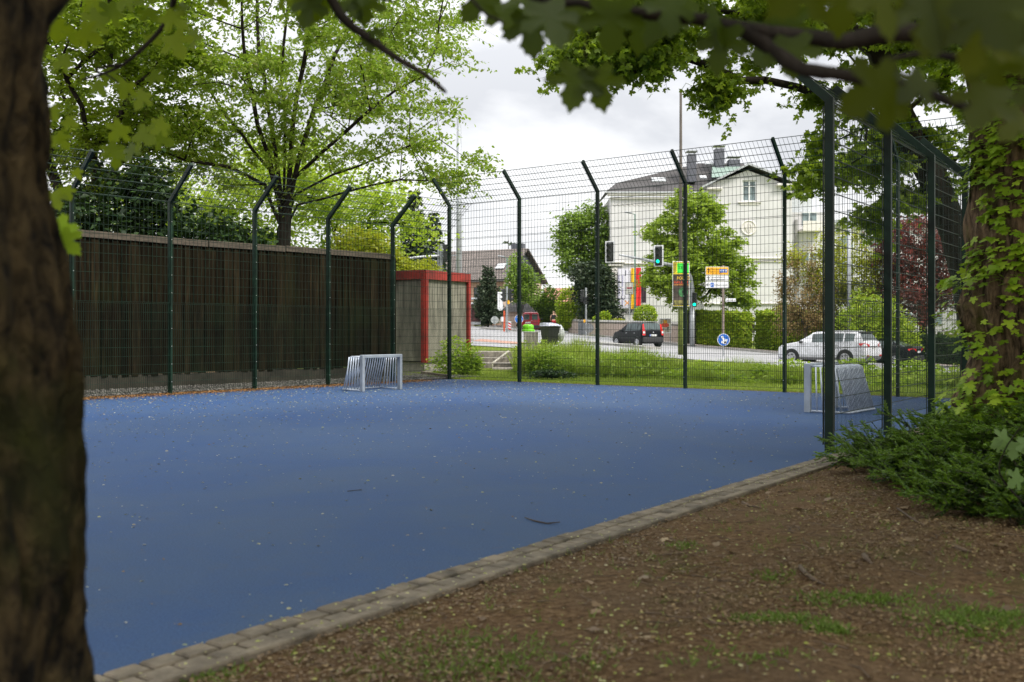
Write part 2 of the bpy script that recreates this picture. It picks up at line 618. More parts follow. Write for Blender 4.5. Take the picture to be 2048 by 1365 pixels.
# gravel strip between court and plank fence
m, t, b, o = nt('grey gravel')
v_ = t.nodes.new('ShaderNodeTexVoronoi'); v_.inputs['Scale'].default_value = 28
tc2 = t.nodes.new('ShaderNodeTexCoord'); t.links.new(tc2.outputs['Object'], v_.inputs['Vector'])
sep = t.nodes.new('ShaderNodeSeparateColor'); t.links.new(v_.outputs['Color'], sep.inputs[0])
t.links.new(ramp(t, [(0.0, (0.02, 0.018, 0.015)), (0.6, (0.055, 0.05, 0.042)), (1.0, (0.14, 0.13, 0.115))], sep.outputs[0]), b.inputs['Base Color'])
b.inputs['Roughness'].default_value = 0.9
bump(t, b, v_.outputs['Distance'], 1.0, 0.03)
G = MB()
pa = C0 - NLI * 0.125 - UL * 1.6; pb = C0 - NLI * 4.4 - UL * 1.6
pc = pb + UL * 24; pd = pa + UL * 24
N_ = 40
for i in range(N_ + 1):
    for k, (p0, p1) in enumerate(((pa, pd), (pb, pc))):
        p = p0.lerp(p1, i / N_)
        G.v.append((p.x, p.y, 0.012 if k == 0 else 0.06))
for i in range(N_):
    G.f.append((2 * i, 2 * i + 2, 2 * i + 3, 2 * i + 1)); G.mi.append(0)
tag(G.build('gravel_strip', m), kind='structure')
# concrete strip that ends the gravel at the corner
E = MB()
pe = C0 - NLI * 0.02 - NBI * 0.1
E.box((C0.x - 0.55, C0.y + 1.35, 0.06), (0.07, 2.6, 0.14), rz=math.radians(22), bev=0.01)
tag(E.build('gravel_edging', pav), kind='structure')

# road sheets, following the slope
asph = None
m, t, b, o = nt('worn asphalt')
n1 = texnoise(t, 120, 3, 0.7); n2 = texnoise(t, 0.35, 5, 0.6, mscale=(1, 1, 1))
c = mixc(t, ramp(t, [(0.3, (0.25, 0.25, 0.26)), (0.7, (0.36, 0.36, 0.37))], n1.outputs[0]), (0.22, 0.22, 0.23), ramp(t, [(0.45, (0, 0, 0)), (0.6, (0.6, 0.6, 0.6))], n2.outputs[0]))
t.links.new(c, b.inputs['Base Color']); b.inputs['Roughness'].default_value = 0.62
bump(t, b, n1.outputs[0], 0.3, 0.005)
asph = m


def ruled(name, A, B, dz, mat_, kind='structure', n=60, cross=6, thick=0.0):
    """sheet between two polylines lying on the terrain"""
    def samp(L, u):
        L = [Vector(p) for p in L]
        ds = [0]
        for i in range(1, len(L)): ds.append(ds[-1] + (L[i] - L[i - 1]).length)
        d = u * ds[-1]
        for i in range(1, len(L)):
            if d <= ds[i] + 1e-9:
                return L[i - 1].lerp(L[i], (d - ds[i - 1]) / (ds[i] - ds[i - 1]))
        return L[-1]
    M = MB()
    for i in range(n + 1):
        a = samp(A, i / n); b_ = samp(B, i / n)
        for k in range(cross + 1):
            p = a.lerp(b_, k / cross)
            M.v.append((p.x, p.y, th(p.x, p.y) + dz))
    for i in range(n):
        for k in range(cross):
            q = i * (cross + 1) + k
            M.f.append((q, q + 1, q + cross + 2, q + cross + 1)); M.mi.append(0)
    if thick:
        nv = len(M.v)
        M.v += [(x, y, z - thick) for x, y, z in M.v[:]]
        for i in range(n):
            for q in (i * (cross + 1), i * (cross + 1) + cross):
                M.f.append((q, q + cross + 1, q + cross + 1 + nv, q + nv)); M.mi.append(0)
    o_ = M.build(name, mat_, smooth=False)
    tag(o_, kind=kind)
    return o_


NEAR = [(44, 14), (30, 27), (20, 36), (11, 42), (3, 44.5), (-4, 48), (-16, 56), (-60, 84)]
FAR = [(54, 27), (34, 43), (23.8, 54), (16.6, 61), (11.9, 66), (8.5, 76), (6.4, 86), (6.0, 120)]
FAR2 = [(-4.2, 95), (-12, 92), (-30, 98), (-60, 108)]
ruled('road', NEAR, [(54, 27), (34, 43), (23.8, 54), (16.6, 61), (11.9, 66), (8.2, 79), (-4.2, 95), (-60, 118)], 0.03, asph, n=80, cross=14)
ruled('side_street', [(-3.5, 93), (-2.5, 100), (-1, 140)], [(6.2, 84), (6.6, 100), (7, 140)], 0.035, asph, n=30, cross=4)
pavm = mat('pale pavement slabs', (0.30, 0.25, 0.225), 0.85, var=0.15, scale=3, bmp=0.2, bscale=40)
ruled('far_pavement', [(54.1, 27.2), (34.1, 43.2), (23.9, 54.2), (16.7, 61.2), (12.0, 66.2), (8.6, 76.2), (6.8, 84), (6.8, 110)],
      [(56, 30), (36, 46), (25.6, 56.4), (18.2, 63.4), (13.4, 68.6), (10.6, 77.5), (9, 86), (9, 110)], 0.15, pavm, n=70, cross=3, thick=0.3)
kerbm = mat('kerb stone', (0.34, 0.33, 0.31), 0.85, var=0.15)
ruled('far_kerb', [(53.9, 27), (33.9, 43), (23.7, 54), (16.5, 61), (11.8, 66), (8.4, 76), (6.6, 84), (6.6, 110)],
      [(54.1, 27.2), (34.1, 43.2), (23.9, 54.2), (16.7, 61.2), (12.0, 66.2), (8.6, 76.2), (6.8, 84), (6.8, 110)], 0.155, kerbm, n=70, cross=1, thick=0.3)
ruled('left_pavement', [(-60, 114), (-30, 100), (-12, 94.5), (-3.6, 96)], [(-60, 118), (-30, 104), (-12, 98), (-3.2, 102)], 0.15, pavm, n=40, cross=2, thick=0.3)
white = mat('white road paint', (0.70, 0.70, 0.68), 0.6, var=0.1, scale=20)


def stripe(name, A, B, wd):
    A = Vector(A); B = Vector(B); n_ = (B - A).normalized(); n_ = Vector((-n_.y, n_.x)) * wd / 2
    return ruled(name, [A - n_, B - n_], [A + n_, B + n_], 0.037, white, n=20, cross=1)


for i in range(6):
    a0 = Vector((26, 37)).lerp(Vector((4.5, 58)), i / 6); a1 = Vector((26, 37)).lerp(Vector((4.5, 58)), i / 6 + 0.10)
    stripe('lane_marking', a0, a1, 0.14)
stripe('lane_marking', (-9, 66), (-1.5, 57.5), 0.16)
stripe('lane_marking', (-3, 84), (4, 74), 0.3)
stripe('lane_marking', (2.2, 88), (6.6, 80), 0.22)
# traffic islands and refuge
def island(pts_, name='traffic_island', h=0.16, top=None):
    M = MB()
    z0 = min(th(p[0], p[1]) for p in pts_)
    vv = [(p[0], p[1], th(p[0], p[1]) - 0.05) for p in pts_]
    n = len(pts_)
    vt = [(x, y, z + h + 0.05) for x, y, z in vv]
    M.add(vv + vt, [tuple(range(n, 2 * n))] + [(k, (k + 1) % n, n + (k + 1) % n, n + k) for k in range(n)])
    return tag(M.build(name, top or kerbm), kind='structure')
island([(3.6, 58), (7.2, 54.6), (8.2, 55.0), (4.6, 59.6)])
island([(-2.6, 82), (1.4, 79.5), (1.6, 81), (-2.2, 84)])
island([(-6.4, 51), (-2.2, 49.2), (-1.9, 50.0), (-6.2, 52.3)])
redp = mat('red cycle path', (0.42, 0.24, 0.18), 0.8, var=0.12)
ruled('cycle_path', [(-2.0, 49.9), (1.0, 48.4)], [(-1.6, 53.2), (2.0, 51.2)], 0.036, redp, n=10, cross=2)

# ------------------------------------------------------------------ BALL FENCES
green = mat('dark green powder coat', (0.005, 0.022, 0.012), 0.55, var=0.35, scale=2.5, spec=0.3)
steel = mat('bolt steel', (0.55, 0.56, 0.55), 0.35, metal=0.8)


def xy(p, z): return Vector((p.x, p.y, z))


def fence(label, origin, U, NI, ts, H, a, b_, low=2.03, zb=0.1, hw=0.05, endpost=True, skip_arm_mesh=False, name='ball_court_fence', wr=0.0029):
    root = thing(name, label, 'fence', xy(origin, 0), 'ball court fences')
    L = math.hypot(a, b_)
    du, dn = a / L, b_ / L
    # profile of a post with bent arm
    miter = math.tan(math.atan2(a, b_) / 2) * hw
    prof = [(-hw, -0.04), (hw, -0.04), (hw, H - miter), (a + hw * dn, H + b_ - hw * du), (a - hw * dn, H + b_ + hw * du), (-hw, H + miter)]
    for t_ in (ts if endpost else ts[1:]):
        p = origin + U * t_
        M = MB()
        q = [xy(p + NI * s_ - U * 0.03, z) for s_, z in prof]
        M.poly(q, 0.06, (U.x, U.y, 0))
        # base plate cap at the arm tip
        po = M.build('fence_post', green, root)
        S = MB()
        S.box(xy(p + NI * (hw + 0.024), (H - 0.1) / 2 + 0.06), (0.045, 0.006, H - 0.15), rz=math.atan2(U.y, U.x))
        S.build('clamp_strip', green, po)
        B = MB()
        z = 0.28
        while z < H - 0.1:
            B.disc(xy(p + NI * (hw + 0.027), z), (NI.x, NI.y, 0), 0.010, 0.007, n=6)
            z += 0.4
        build_split(B, 'bolt', steel, po)
    for i in range(len(ts) - 1):
        p0 = origin + U * ts[i]; p1 = origin + U * ts[i + 1]
        mesh_panel(root, p0 + NI * (hw + 0.011), p1 + NI * (hw + 0.011), NI, H, a, b_, low, zb, wr)
    return root


def wire(M, A, B, ra, rb, nrm):
    """thin rectangular bar from A to B; ra half-width in plane, rb half-depth along nrm"""
    A = Vector(A); B = Vector(B); t_ = (B - A).normalized(); s_ = t_.cross(nrm).normalized()
    vs = []
    for p in (A, B):
        vs += [p + s_ * ra + nrm * rb, p - s_ * ra + nrm * rb, p - s_ * ra - nrm * rb, p + s_ * ra - nrm * rb]
    M.add(vs, [(0, 1, 5, 4), (1, 2, 6, 5), (2, 3, 7, 6), (3, 0, 4, 7)])


def mesh_panel(root, p0, p1, NI, H, a, b_, low, zb, wr=0.0029):
    n3 = Vector((NI.x, NI.y, 0)); L_ = (p1 - p0).length
    def sect(z0, z1, sp, base_n=0.0, slope=False):
        M = MB()
        n = max(1, int(round(L_ / sp)))
        for k in range(n):
            p = p0.lerp(p1, (k + 0.5) / n)
            wire(M, xy(p, z0), xy(p, z1), wr, wr, n3)
        nh = int(round((z1 - z0) / 0.2)); 
        for k in range(nh + 1):
            z = z0 + (z1 - z0) * k / nh
            wire(M, xy(p0, z), xy(p1, z), 0.0040, 0.0075, n3)
        return M
    root_p = sect(zb, low, 0.05).build('lower_mesh', green, root, fix=False)
    up = sect(low + 0.03, H - 0.02, 0.10)
    # one more doubled joint
    zj = low + 2.03
    if zj < H - 0.3:
        wire(up, xy(p0, zj + 0.03), xy(p1, zj + 0.03), 0.004, 0.0075, n3)
    up.build('upper_mesh', green, root, fix=False)
    M = MB()
    L = math.hypot(a, b_); nn = Vector((-n3.x * b_, -n3.y * b_, a)).normalized()
    A0 = lambda p, s_: xy(p, H) + Vector((n3.x * a, n3.y * a, b_)) * s_ 
    n = max(1, int(round(L_ / 0.1)))
    for k in range(n):
        p = p0.lerp(p1, (k + 0.5) / n)
        wire(M, A0(p, 0.0), A0(p, 0.97), wr, wr, nn)
    for k in range(6):
        s_ = 0.97 * k / 5
        wire(M, A0(p0, s_), A0(p1, s_), 0.004, 0.0075, nn)
    M.build('overhang_mesh', green, root, fix=False)


lt = [2.24 * k for k in range(1, 8)]
fence('green mesh fence with inward bent posts in front of the dark plank fence', C0, UL, NLI, [0.0] + lt, 4.33, 0.9, 0.75, endpost=False)
lb = (CBR - C0).length
bt = [2.545 * k for k in range(0, 6)]
fence('tallest green mesh fence, between the court and the grass verge and road', C0, UB, NBI, bt + [lb], 5.08, 0.73, 0.70)
lr = (CBR - R0).length
fence('green mesh fence with heavy near posts on the right beside the ivy covered trunk', R0, UR, NRI, [0, 2.40, 4.80, 7.15, lr - 0.12], 4.17, 0.73, 0.71, zb=0.22, wr=0.0020)

# ------------------------------------------------------------------ PLANK FENCE
wood = None
m, t, b, o = nt('weathered dark timber')
n1 = texnoise(t, 3.2, 7, 0.6, mscale=(4, 4, 0.30), dist=0.3)
g = t.nodes.new('ShaderNodeNewGeometry')
ca = ramp(t, [(0.28, (0.005, 0.004, 0.0026)), (0.55, (0.014, 0.011, 0.0065)), (0.8, (0.034, 0.026, 0.015))], n1.outputs[0])
cb = ramp(t, [(0, (0.6, 0.6, 0.58)), (1, (1.5, 1.45, 1.35))], g.outputs['Random Per Island'])
c = mixc(t, ca, cb, 1.0, 'MULTIPLY')
n2 = texnoise(t, 0.8, 4)
c = mixc(t, c, (0.020, 0.024, 0.008), ramp(t, [(0.5, (0, 0, 0)), (0.75, (0.5, 0.5, 0.5))], n2.outputs[0]))
t.links.new(c, b.inputs['Base Color']); b.inputs['Roughness'].default_value = 1.0; b.inputs['Specular IOR Level'].default_value = 0.06
bump(t, b, n1.outputs[0], 0.6, 0.01)
wood = m
W0 = C0 - NLI * 2.1
wf = thing('plank_fence', 'tall dark weathered vertical plank fence on a concrete base', 'fence', xy(W0 + UL * 8, 0))
rr = random.Random(11)
Bd = MB(); t_ = 0.25
wang = math.atan2(UL.y, UL.x)
k = 0
while t_ < 24:
    wdt = rr.uniform(0.11, 0.19)
    front = (k % 2 == 0)
    p = W0 + UL * (t_ + wdt / 2) + NLI * (0.035 if front else 0.0)
    zb_ = 0.33 + rr.uniform(-0.02, 0.05) + 0.004 * math.sin(t_ * 3)
    zt_ = 3.62 + rr.uniform(-0.03, 0.02)
    tilt = Matrix.Rotation(wang, 3, 'Z') @ Matrix.Rotation(rr.gauss(0, 0.005), 3, 'Y') @ Matrix.Rotation(rr.gauss(0, 0.05), 3, 'Z')
    Bd.box(xy(p, (zb_ + zt_) / 2), (wdt + (0.03 if front else 0.05), 0.022, zt_ - zb_), M=tilt)
    t_ += wdt * 0.93 + (rr.uniform(0.0, 0.012) if rr.random() < .2 else 0)
    k += 1
Bd.build('planks', wood, wf)
Rl = MB(); t_ = 0.3
while t_ < 24:
    L_ = rr.uniform(2.3, 4.4)
    p = W0 + UL * (t_ + L_ / 2) + NLI * 0.068
    Rl.box(xy(p, 3.67 + rr.uniform(-0.015, 0.015)), (L_ - 0.03, 0.03, 0.16), M=Matrix.Rotation(wang, 3, 'Z') @ Matrix.Rotation(rr.gauss(0, 0.004), 3, 'Y'), bev=0.006)
    t_ += L_
tag(Rl.build('top_rail', mat('grey timber rail', (0.085, 0.068, 0.048), 0.9, var=0.3, scale=3, mscale=(1, 1, 6)), wf))
conc = mat('stained concrete', (0.036, 0.032, 0.022), 0.92, var=0.35, scale=2.2, bmp=0.3)
Cb = MB()
for i in range(9):
    p = W0 + UL * (0.25 + 2.7 * (i + .5)) - NLI * 0.04
    Cb.box(xy(p, 0.15 + 0.012 * (i % 2)), (2.69, 0.14, 0.40), rz=wang, bev=0.01)
Cb.build('concrete_base', conc, wf)

# ------------------------------------------------------------------ GOALS
alu = mat('grey aluminium', (0.34, 0.38, 0.43), 0.42, metal=0.35, var=0.15, scale=3)
tubem = mat('galvanised tube', (0.55, 0.60, 0.68), 0.45, metal=0.15, var=0.12)


def goal(label, p_a, p_b, back, name='mini_goal', h=0.86, depth=0.72, sticker=False):
    p_a = Vector(p_a); p_b = Vector(p_b); bk = Vector(back).normalized()
    root = thing(name, label, 'goal', xy((p_a + p_b) / 2, 0), 'small football goals')
    u = (p_b - p_a).normalized(); W_ = (p_b - p_a).length; ang = math.atan2(u.y, u.x)
    for i, p in enumerate((p_a, p_b)):
        M = MB(); M.box(xy(p, h / 2), (0.075, 0.11, h), rz=ang, bev=0.008)
        po = M.build('goal_post', alu, root)
        if sticker and i == 0:
            S = MB(); S.box(xy(p - bk * 0.056, h - 0.13), (0.062, 0.006, 0.17), rz=ang); S.build('label_plate', mat('black sticker', (0.02, 0.02, 0.025), 0.4), po)
    M = MB(); M.box(xy((p_a + p_b) / 2, h - 0.0375), (W_ - 0.078, 0.108, 0.075), rz=ang, bev=0.008)
    M.build('crossbar', alu, root)
    R_ = 0.11
    def hoop(p, spread=0.0):
        pts_ = [xy(p, h - 0.05)]
        d1 = depth - 0.2
        pts_.append(xy(p + bk * (d1 - R_), h - 0.045))
        for k in range(1, 6):
            th_ = k / 6 * PI / 2
            pts_.append(xy(p + bk * (d1 - R_ + R_ * math.sin(th_)), h - 0.045 - R_ + R_ * math.cos(th_)))
        pts_.append(xy(p + bk * d1, h - 0.05 - R_))
        pts_.append(xy(p + bk * depth, 0.035))
        return pts_
    n = 15
    M = MB()
    for k in range(n + 1):
        p = p_a.lerp(p_b, 0.03 + 0.94 * k / n)
        M.tube(hoop(p), 0.0155, n=6)
    M.build('back_bars', tubem, root, smooth=True)
    for p in (p_a, p_b):
        M = MB()
        for k in range(1, 6):
            q = p + bk * (0.06 + (depth - 0.2) * k / 6.2)
            q2 = p + bk * (0.06 + (depth - 0.06) * k / 6.2)
            M.tube([xy(q, h - 0.06), xy(q2, 0.03)], 0.0145, n=6)
        M.tube([xy(p + bk * 0.03, 0.03), xy(p + bk * depth, 0.03)], 0.016, n=8)
        M.build('side_bars', tubem, root, smooth=True)
    M = MB(); M.tube([xy(p_a + bk * depth, 0.03), xy(p_b + bk * depth, 0.03)], 0.018, n=8)
    M.build('base_tube', tubem, root, smooth=True)
    return root


goal('small silver barred goal in front of the plank fence on the left', (-3.50, 23.4), (-2.72, 24.25), (-0.755, 0.656))
goal('small silver barred goal with dark sticker behind the heavy green fence posts on the right', (5.19, 17.55), (5.97, 18.5), (0.755, -0.656), sticker=True, depth=0.74)

# ------------------------------------------------------------------ RED FRAMED BOX
redm = mat('red painted steel', (0.27, 0.018, 0.010), 0.6, var=0.3, scale=1.6)
panel = mat('streaked grey panel', (0.20, 0.19, 0.15), 0.85, var=0.3, scale=2.5, mscale=(2, 2, 0.35), bmp=0.15)
A_ = Vector((0.5, 0.866)); B_ = Vector((-0.866, 0.5)); K0 = Vector((-2.87, 33.0))
zb_, zt_ = 0.36, 3.42
bx = thing('storage_container', 'concrete storage box with red painted frame beside the plank fence', 'container', xy(K0, 0.3))
def bar(M, p, q, z0, z1, wd, ang): 
    c = (p + q) / 2
    M.box(xy(c, (z0 + z1) / 2), ((q - p).length, wd, z1 - z0), rz=ang, bev=0.006)
aa, ab = math.atan2(A_.y, A_.x), math.atan2(B_.y, B_.x)
LA, LB = 2.75, 3.2
M = MB()
ctr = K0 + A_ * LA / 2 + B_ * LB / 2
M.box(xy(ctr, (zb_ + zt_) / 2), (LA - 0.12, LB - 0.12, zt_ - zb_ - 0.1), rz=aa)
M.build('side_panels', panel, bx)
M = MB()
for (p, q, an) in ((K0, K0 + A_ * LA, aa), (K0, K0 + B_ * LB, ab), (K0 + A_ * LA, K0 + A_ * LA + B_ * LB, ab)):
    bar(M, p, q, zt_ - 0.30, zt_, 0.09, an)
M.build('top_frame', redm, bx)
for p in (K0, K0 + A_ * LA, K0 + B_ * LB):
    M = MB()
    for (dA, dB) in ((0.07, 0), (0, 0.07)):
        c = p + (A_ if p != K0 + A_ * LA else -A_) * dA + (B_ if p != K0 + B_ * LB else -B_) * dB
        M.box(xy(c, (zb_ + zt_ - 0.301) / 2), (0.14 if dA else 0.094, 0.094 if dA else 0.14, zt_ - 0.301 - zb_), rz=aa, bev=0.004)
    M.build('corner_post', redm, bx)
M = MB(); M.box(xy(ctr, zt_ + 0.005), (LA + 0.06, LB + 0.06, 0.02), rz=aa); M.build('roof', mat('roof felt', (0.08, 0.08, 0.08), 0.9), bx)
M = MB(); M.box(xy(ctr, 0.12), (LA - 0.3, LB - 0.3, 0.52), rz=aa); M.build('plinth', mat('pale plinth', (0.36, 0.33, 0.30), 0.9, var=0.2), bx)
# ------------------------------------------------------------------ TREES
def sample_crown(blobs, n, rng, shell=0.35, mind=0.0):
    """points in a union of ellipsoids (cx,cy,cz,rx,ry,rz,weight)"""
    ws = np.array([b_[6] if len(b_) > 6 else b_[3] * b_[4] * b_[5] for b_ in blobs]); ws = ws / ws.sum()
    out_ = []
    tries = 0
    while len(out_) < n and tries < n * 40:
        tries += 1
        b_ = blobs[rng.choice(len(blobs), p=ws)]
        v = rng.normal(size=3); v /= np.linalg.norm(v)
        r = rng.uniform(shell ** 3, 1) ** (1 / 3)
        p = np.array([b_[0] + v[0] * r * b_[3], b_[1] + v[1] * r * b_[4], b_[2] + v[2] * r * b_[5]])
        if mind > 0 and out_:
            if np.min(np.linalg.norm(np.array(out_) - p, axis=1)) < mind: continue
        out_.append(p)
    return np.array(out_)


def skeleton(start_pts, targets, rng, alpha=0.35, jitter=0.12, step=0.6, limbs=None):
    """connect targets to a growing tree; returns nodes, parent, first index of targets' nodes"""
    nodes = [np.array(p, dtype=float) for p in start_pts]
    parent = [i - 1 for i in range(len(start_pts))]
    plen = [0.0]
    for i in range(1, len(nodes)): plen.append(plen[-1] * 0.3 + np.linalg.norm(nodes[i] - nodes[i - 1]) * 0.3)
    top_i = len(nodes) - 1
    for L in (limbs or []):
        prev = top_i if L[0] is None else L[0]
        for p in L[1:]:
            A = nodes[prev]; B = np.array(p, float); dd = np.linalg.norm(B - A); ns = max(1, int(dd / step))
            for j in range(1, ns + 1):
                nodes.append(A + (B - A) * j / ns + (rng.normal(0, .05, 3) if j < ns else 0)); parent.append(prev); plen.append(plen[prev] + dd / ns * .45); prev = len(nodes) - 1
    root = nodes[top_i]
    order = np.argsort(np.linalg.norm(targets - root, axis=1))
    tips = []
    lo = max(0, len(start_pts) - max(2, len(start_pts) // 2))
    for ti in order:
        T = targets[ti]
        arr = np.array(nodes[lo:])
        d = np.linalg.norm(arr - T, axis=1)
        # branches rise outwards: penalise parents that lie above the target
        pen = np.maximum(0, arr[:, 2] - T[2]) * 0.25
        k = lo + int(np.argmin(d + alpha * np.array(plen[lo:]) + pen))
        A = nodes[k]
        dist = np.linalg.norm(T - A)
        ns = max(1, int(dist / step))
        prev = k
        bow = np.array([0, 0, 1.0]) * dist * 0.08
        for j in range(1, ns + 1):
            u = j / ns
            p = A + (T - A) * u + bow * math.sin(PI * u) + (rng.normal(0, jitter * step, 3) if j < ns else 0)
            nodes.append(p); parent.append(prev)
            plen.append(plen[prev] + dist / ns)
            prev = len(nodes) - 1
        tips.append(prev)
    return np.array(nodes), np.array(parent), tips


def branch_mesh(name, nodes, parent, rmax, rmin, mat_, root, power=2.2, nseg=6, flare=None, trunk_upto=0, rough=0.0):
    n = len(nodes)
    cnt = np.zeros(n); kids = [[] for _ in range(n)]
    for i in range(n):
        if parent[i] >= 0: kids[parent[i]].append(i)
    acc = np.zeros(n)
    for i in range(n - 1, -1, -1):
        if not kids[i]: acc[i] = 1.0
        if parent[i] >= 0: acc[parent[i]] += acc[i]
    r = rmin * acc ** (1 / power)
    mxr = r[0] if n else 1
    sc = rmax / mxr
    r = np.maximum(rmin, r * (sc if sc < 1 else 1 + (sc - 1) * (r / mxr) ** 0.5))
    if flare:
        for i in range(n):
            hgt = nodes[i][2] - nodes[0][2]
            r[i] *= 1 + flare * math.exp(-max(0, hgt) / 0.5)
    # chains
    M = MB()
    done = set()
    stack = [(0, -1)]
    while stack:
        s_, par = stack.pop()
        ch = [s_]; cur = s_
        while kids[cur]:
            ks = sorted(kids[cur], key=lambda q: -acc[q])
            for q in ks[1:]: stack.append((q, cur))
            cur = ks[0]; ch.append(cur)
        pts_ = [nodes[q] for q in ch]; rs = [r[q] for q in ch]
        if par >= 0:
            pts_ = [nodes[par]] + pts_; rs = [min(r[par] * 0.8, rs[0] * 1.25)] + rs
        if len(pts_) < 2: continue
        rs[-1] *= 0.5
        M.tube(pts_, rs, n=(nseg if rs[0] > 0.05 else 4), caps=False)
    return M.build(name, mat_, root, smooth=True, fix=False), r, kids


def tree(name, label, base, trunk_pts, blobs, n_t, n_leaf, lsize, lm, bark, rmax, rmin=0.008, tpl=T_DIAMOND, spread=(0.5, 0.5, 0.3), seed=1,
         shell=0.35, alpha=0.35, group=None, mind=0.0, cat='tree', droop=0.3, step=0.6, flare=0.25, along=0.35, tilt=0.9, clip=None, limbs=None, twigs=0):
    rng = np.random.default_rng(seed)
    root = thing(name, label, cat, base, group)
    T = sample_crown(blobs, n_t, rng, shell, mind)
    if clip is not None: T = T[[clip(p) for p in T]]
    nodes, parent, tips = skeleton(trunk_pts, T, rng, alpha, step=step, limbs=limbs)
    branch_mesh('trunk', nodes, parent, rmax, rmin, bark, root, flare=flare)
    # leaf sprays round tips and outer branch nodes
    tn = nodes[tips]
    first = len(trunk_pts)
    outer = np.arange(first, len(nodes))
    k1 = int(n_leaf * (1 - along)); k2 = n_leaf - k1
    wts = rng.uniform(0.25, 1.0, len(tn)) ** 1.3; wts /= wts.sum()
    if twigs:
        per = 11
        m_ = max(1, k1 // per)
        o_ = tn[rng.choice(len(tn), m_, p=wts)] + rng.normal(size=(m_, 3)) * np.array(spread) * .55
        ctr_ = nodes[len(trunk_pts) - 1]
        dr = o_ - ctr_; dr[:, 2] *= .25; dr /= np.maximum(.2, np.linalg.norm(dr, axis=1, keepdims=True))
        dr = dr * .55 + rng.normal(size=(m_, 3)) * np.array([.62, .62, .30]); dr[:, 2] -= .08
        dr /= np.linalg.norm(dr, axis=1, keepdims=True)
        ln_ = twigs * rng.uniform(.5, 1.4, m_)
        us = rng.random((m_, per))
        c1 = (o_[:, None] + dr[:, None] * (us * ln_[:, None])[..., None]); c1[..., 2] -= .25 * (us * ln_[:, None]) ** 2
        c1 = c1.reshape(-1, 3) + rng.normal(0, .03, (m_ * per, 3)); k1 = len(c1)
        TWM = MB()
        for q in range(0, m_, 2):
            a_ = o_[q]; b2 = a_ + dr[q] * ln_[q]; b2[2] -= .25 * ln_[q] ** 2
            TWM.tube([a_, (a_ + b2) / 2 + np.array([0, 0, .06 * ln_[q] ** 2]), b2], [.005, .0035, .002], n=3, caps=False)
        tag(TWM.build('twigs', bark, root, fix=False), kind='stuff')
    else:
        c1 = tn[rng.choice(len(tn), k1, p=wts)] + rng.normal(size=(k1, 3)) * np.array(spread)
    c2 = nodes[rng.choice(outer, k2)] + rng.normal(size=(k2, 3)) * np.array(spread) * 0.6
    C = np.concatenate([c1, c2])
    if clip is not None: C = C[[clip(p) for p in C]]
    leaves('crown', C, lsize, lm, root, tpl=tpl, droop=droop, rng=rng, tilt=tilt)
    return root


bark_dark = barkmat('dark bark', (0.009, 0.0075, 0.006), (0.040, 0.032, 0.025), scale=10, zs=0.25, bmp=0.6)
bark_grey = barkmat('grey bark', (0.06, 0.05, 0.04), (0.17, 0.15, 0.12), scale=10, zs=0.25, bmp=0.6)
bark_moss = barkmat('mossy bark', (0.005, 0.0036, 0.002), (0.085, 0.060, 0.026), moss=(0.034, 0.037, 0.005), scale=17, zs=0.5, bmp=1.0, mossamt=0.55, bd=0.12, lo=0.42, hi=0.60)
bark_old = barkmat('ridged brown bark', (0.022, 0.014, 0.008), (0.26, 0.175, 0.10), moss=(0.08, 0.08, 0.012), lo=0.38, hi=0.62, scale=16, zs=0.25, bmp=1.0, mossamt=0.25, bd=0.08)

L_spring = leafmat('fresh spring leaves', [(0.11, 0.18, 0.012), (0.19, 0.29, 0.025), (0.17, 0.17, 0.04), (0.27, 0.38, 0.05)], 0.5, (0.50, 0.74, 0.05))
L_maple = leafmat('maple leaves', [(0.08, 0.135, 0.010), (0.14, 0.21, 0.016), (0.23, 0.31, 0.03)], 0.5, (0.48, 0.66, 0.03))
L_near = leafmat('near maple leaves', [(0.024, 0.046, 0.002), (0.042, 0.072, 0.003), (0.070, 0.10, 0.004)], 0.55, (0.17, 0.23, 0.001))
L_spray = leafmat('spray maple leaves', [(0.06, 0.10, 0.004), (0.11, 0.16, 0.006), (0.17, 0.22, 0.010)], 0.55, (0.42, 0.54, 0.006))
L_ivy = leafmat('young maple shoots', [(0.16, 0.27, 0.012), (0.26, 0.40, 0.02), (0.38, 0.50, 0.035)], 0.35, (0.40, 0.62, 0.04))
L_yew = leafmat('yew needles', [(0.010, 0.024, 0.007), (0.020, 0.046, 0.010), (0.036, 0.075, 0.014)], 0.12, (0.10, 0.2, 0.02))
L_yewb = leafmat('yew shoots', [(0.045, 0.105, 0.010), (0.09, 0.17, 0.015), (0.17, 0.28, 0.022)], 0.3, (0.26, 0.46, 0.03))
L_lime = leafmat('backlit lime leaves', [(0.16, 0.25, 0.02), (0.26, 0.36, 0.03), (0.34, 0.40, 0.05)], 0.5, (0.55, 0.75, 0.04))
L_street = leafmat('street tree leaves', [(0.12, 0.19, 0.015), (0.22, 0.32, 0.03), (0.32, 0.42, 0.06)], 0.45, (0.45, 0.62, 0.05))
L_yellow = leafmat('yellow green leaves', [(0.22, 0.26, 0.015), (0.32, 0.34, 0.03), (0.16, 0.24, 0.015)], 0.45, (0.6, 0.62, 0.03))
L_mid = leafmat('mid green leaves', [(0.07, 0.13, 0.018), (0.15, 0.24, 0.03), (0.24, 0.35, 0.07)], 0.42, (0.35, 0.52, 0.05))
L_olive = leafmat('olive green leaves', [(0.05, 0.08, 0.015), (0.09, 0.13, 0.025), (0.13, 0.17, 0.035)], 0.35, (0.25, 0.35, 0.04))
L_spruce = leafmat('spruce needles', [(0.025, 0.045, 0.022), (0.045, 0.07, 0.035), (0.07, 0.09, 0.05)], 0.12, (0.1, 0.15, 0.05))
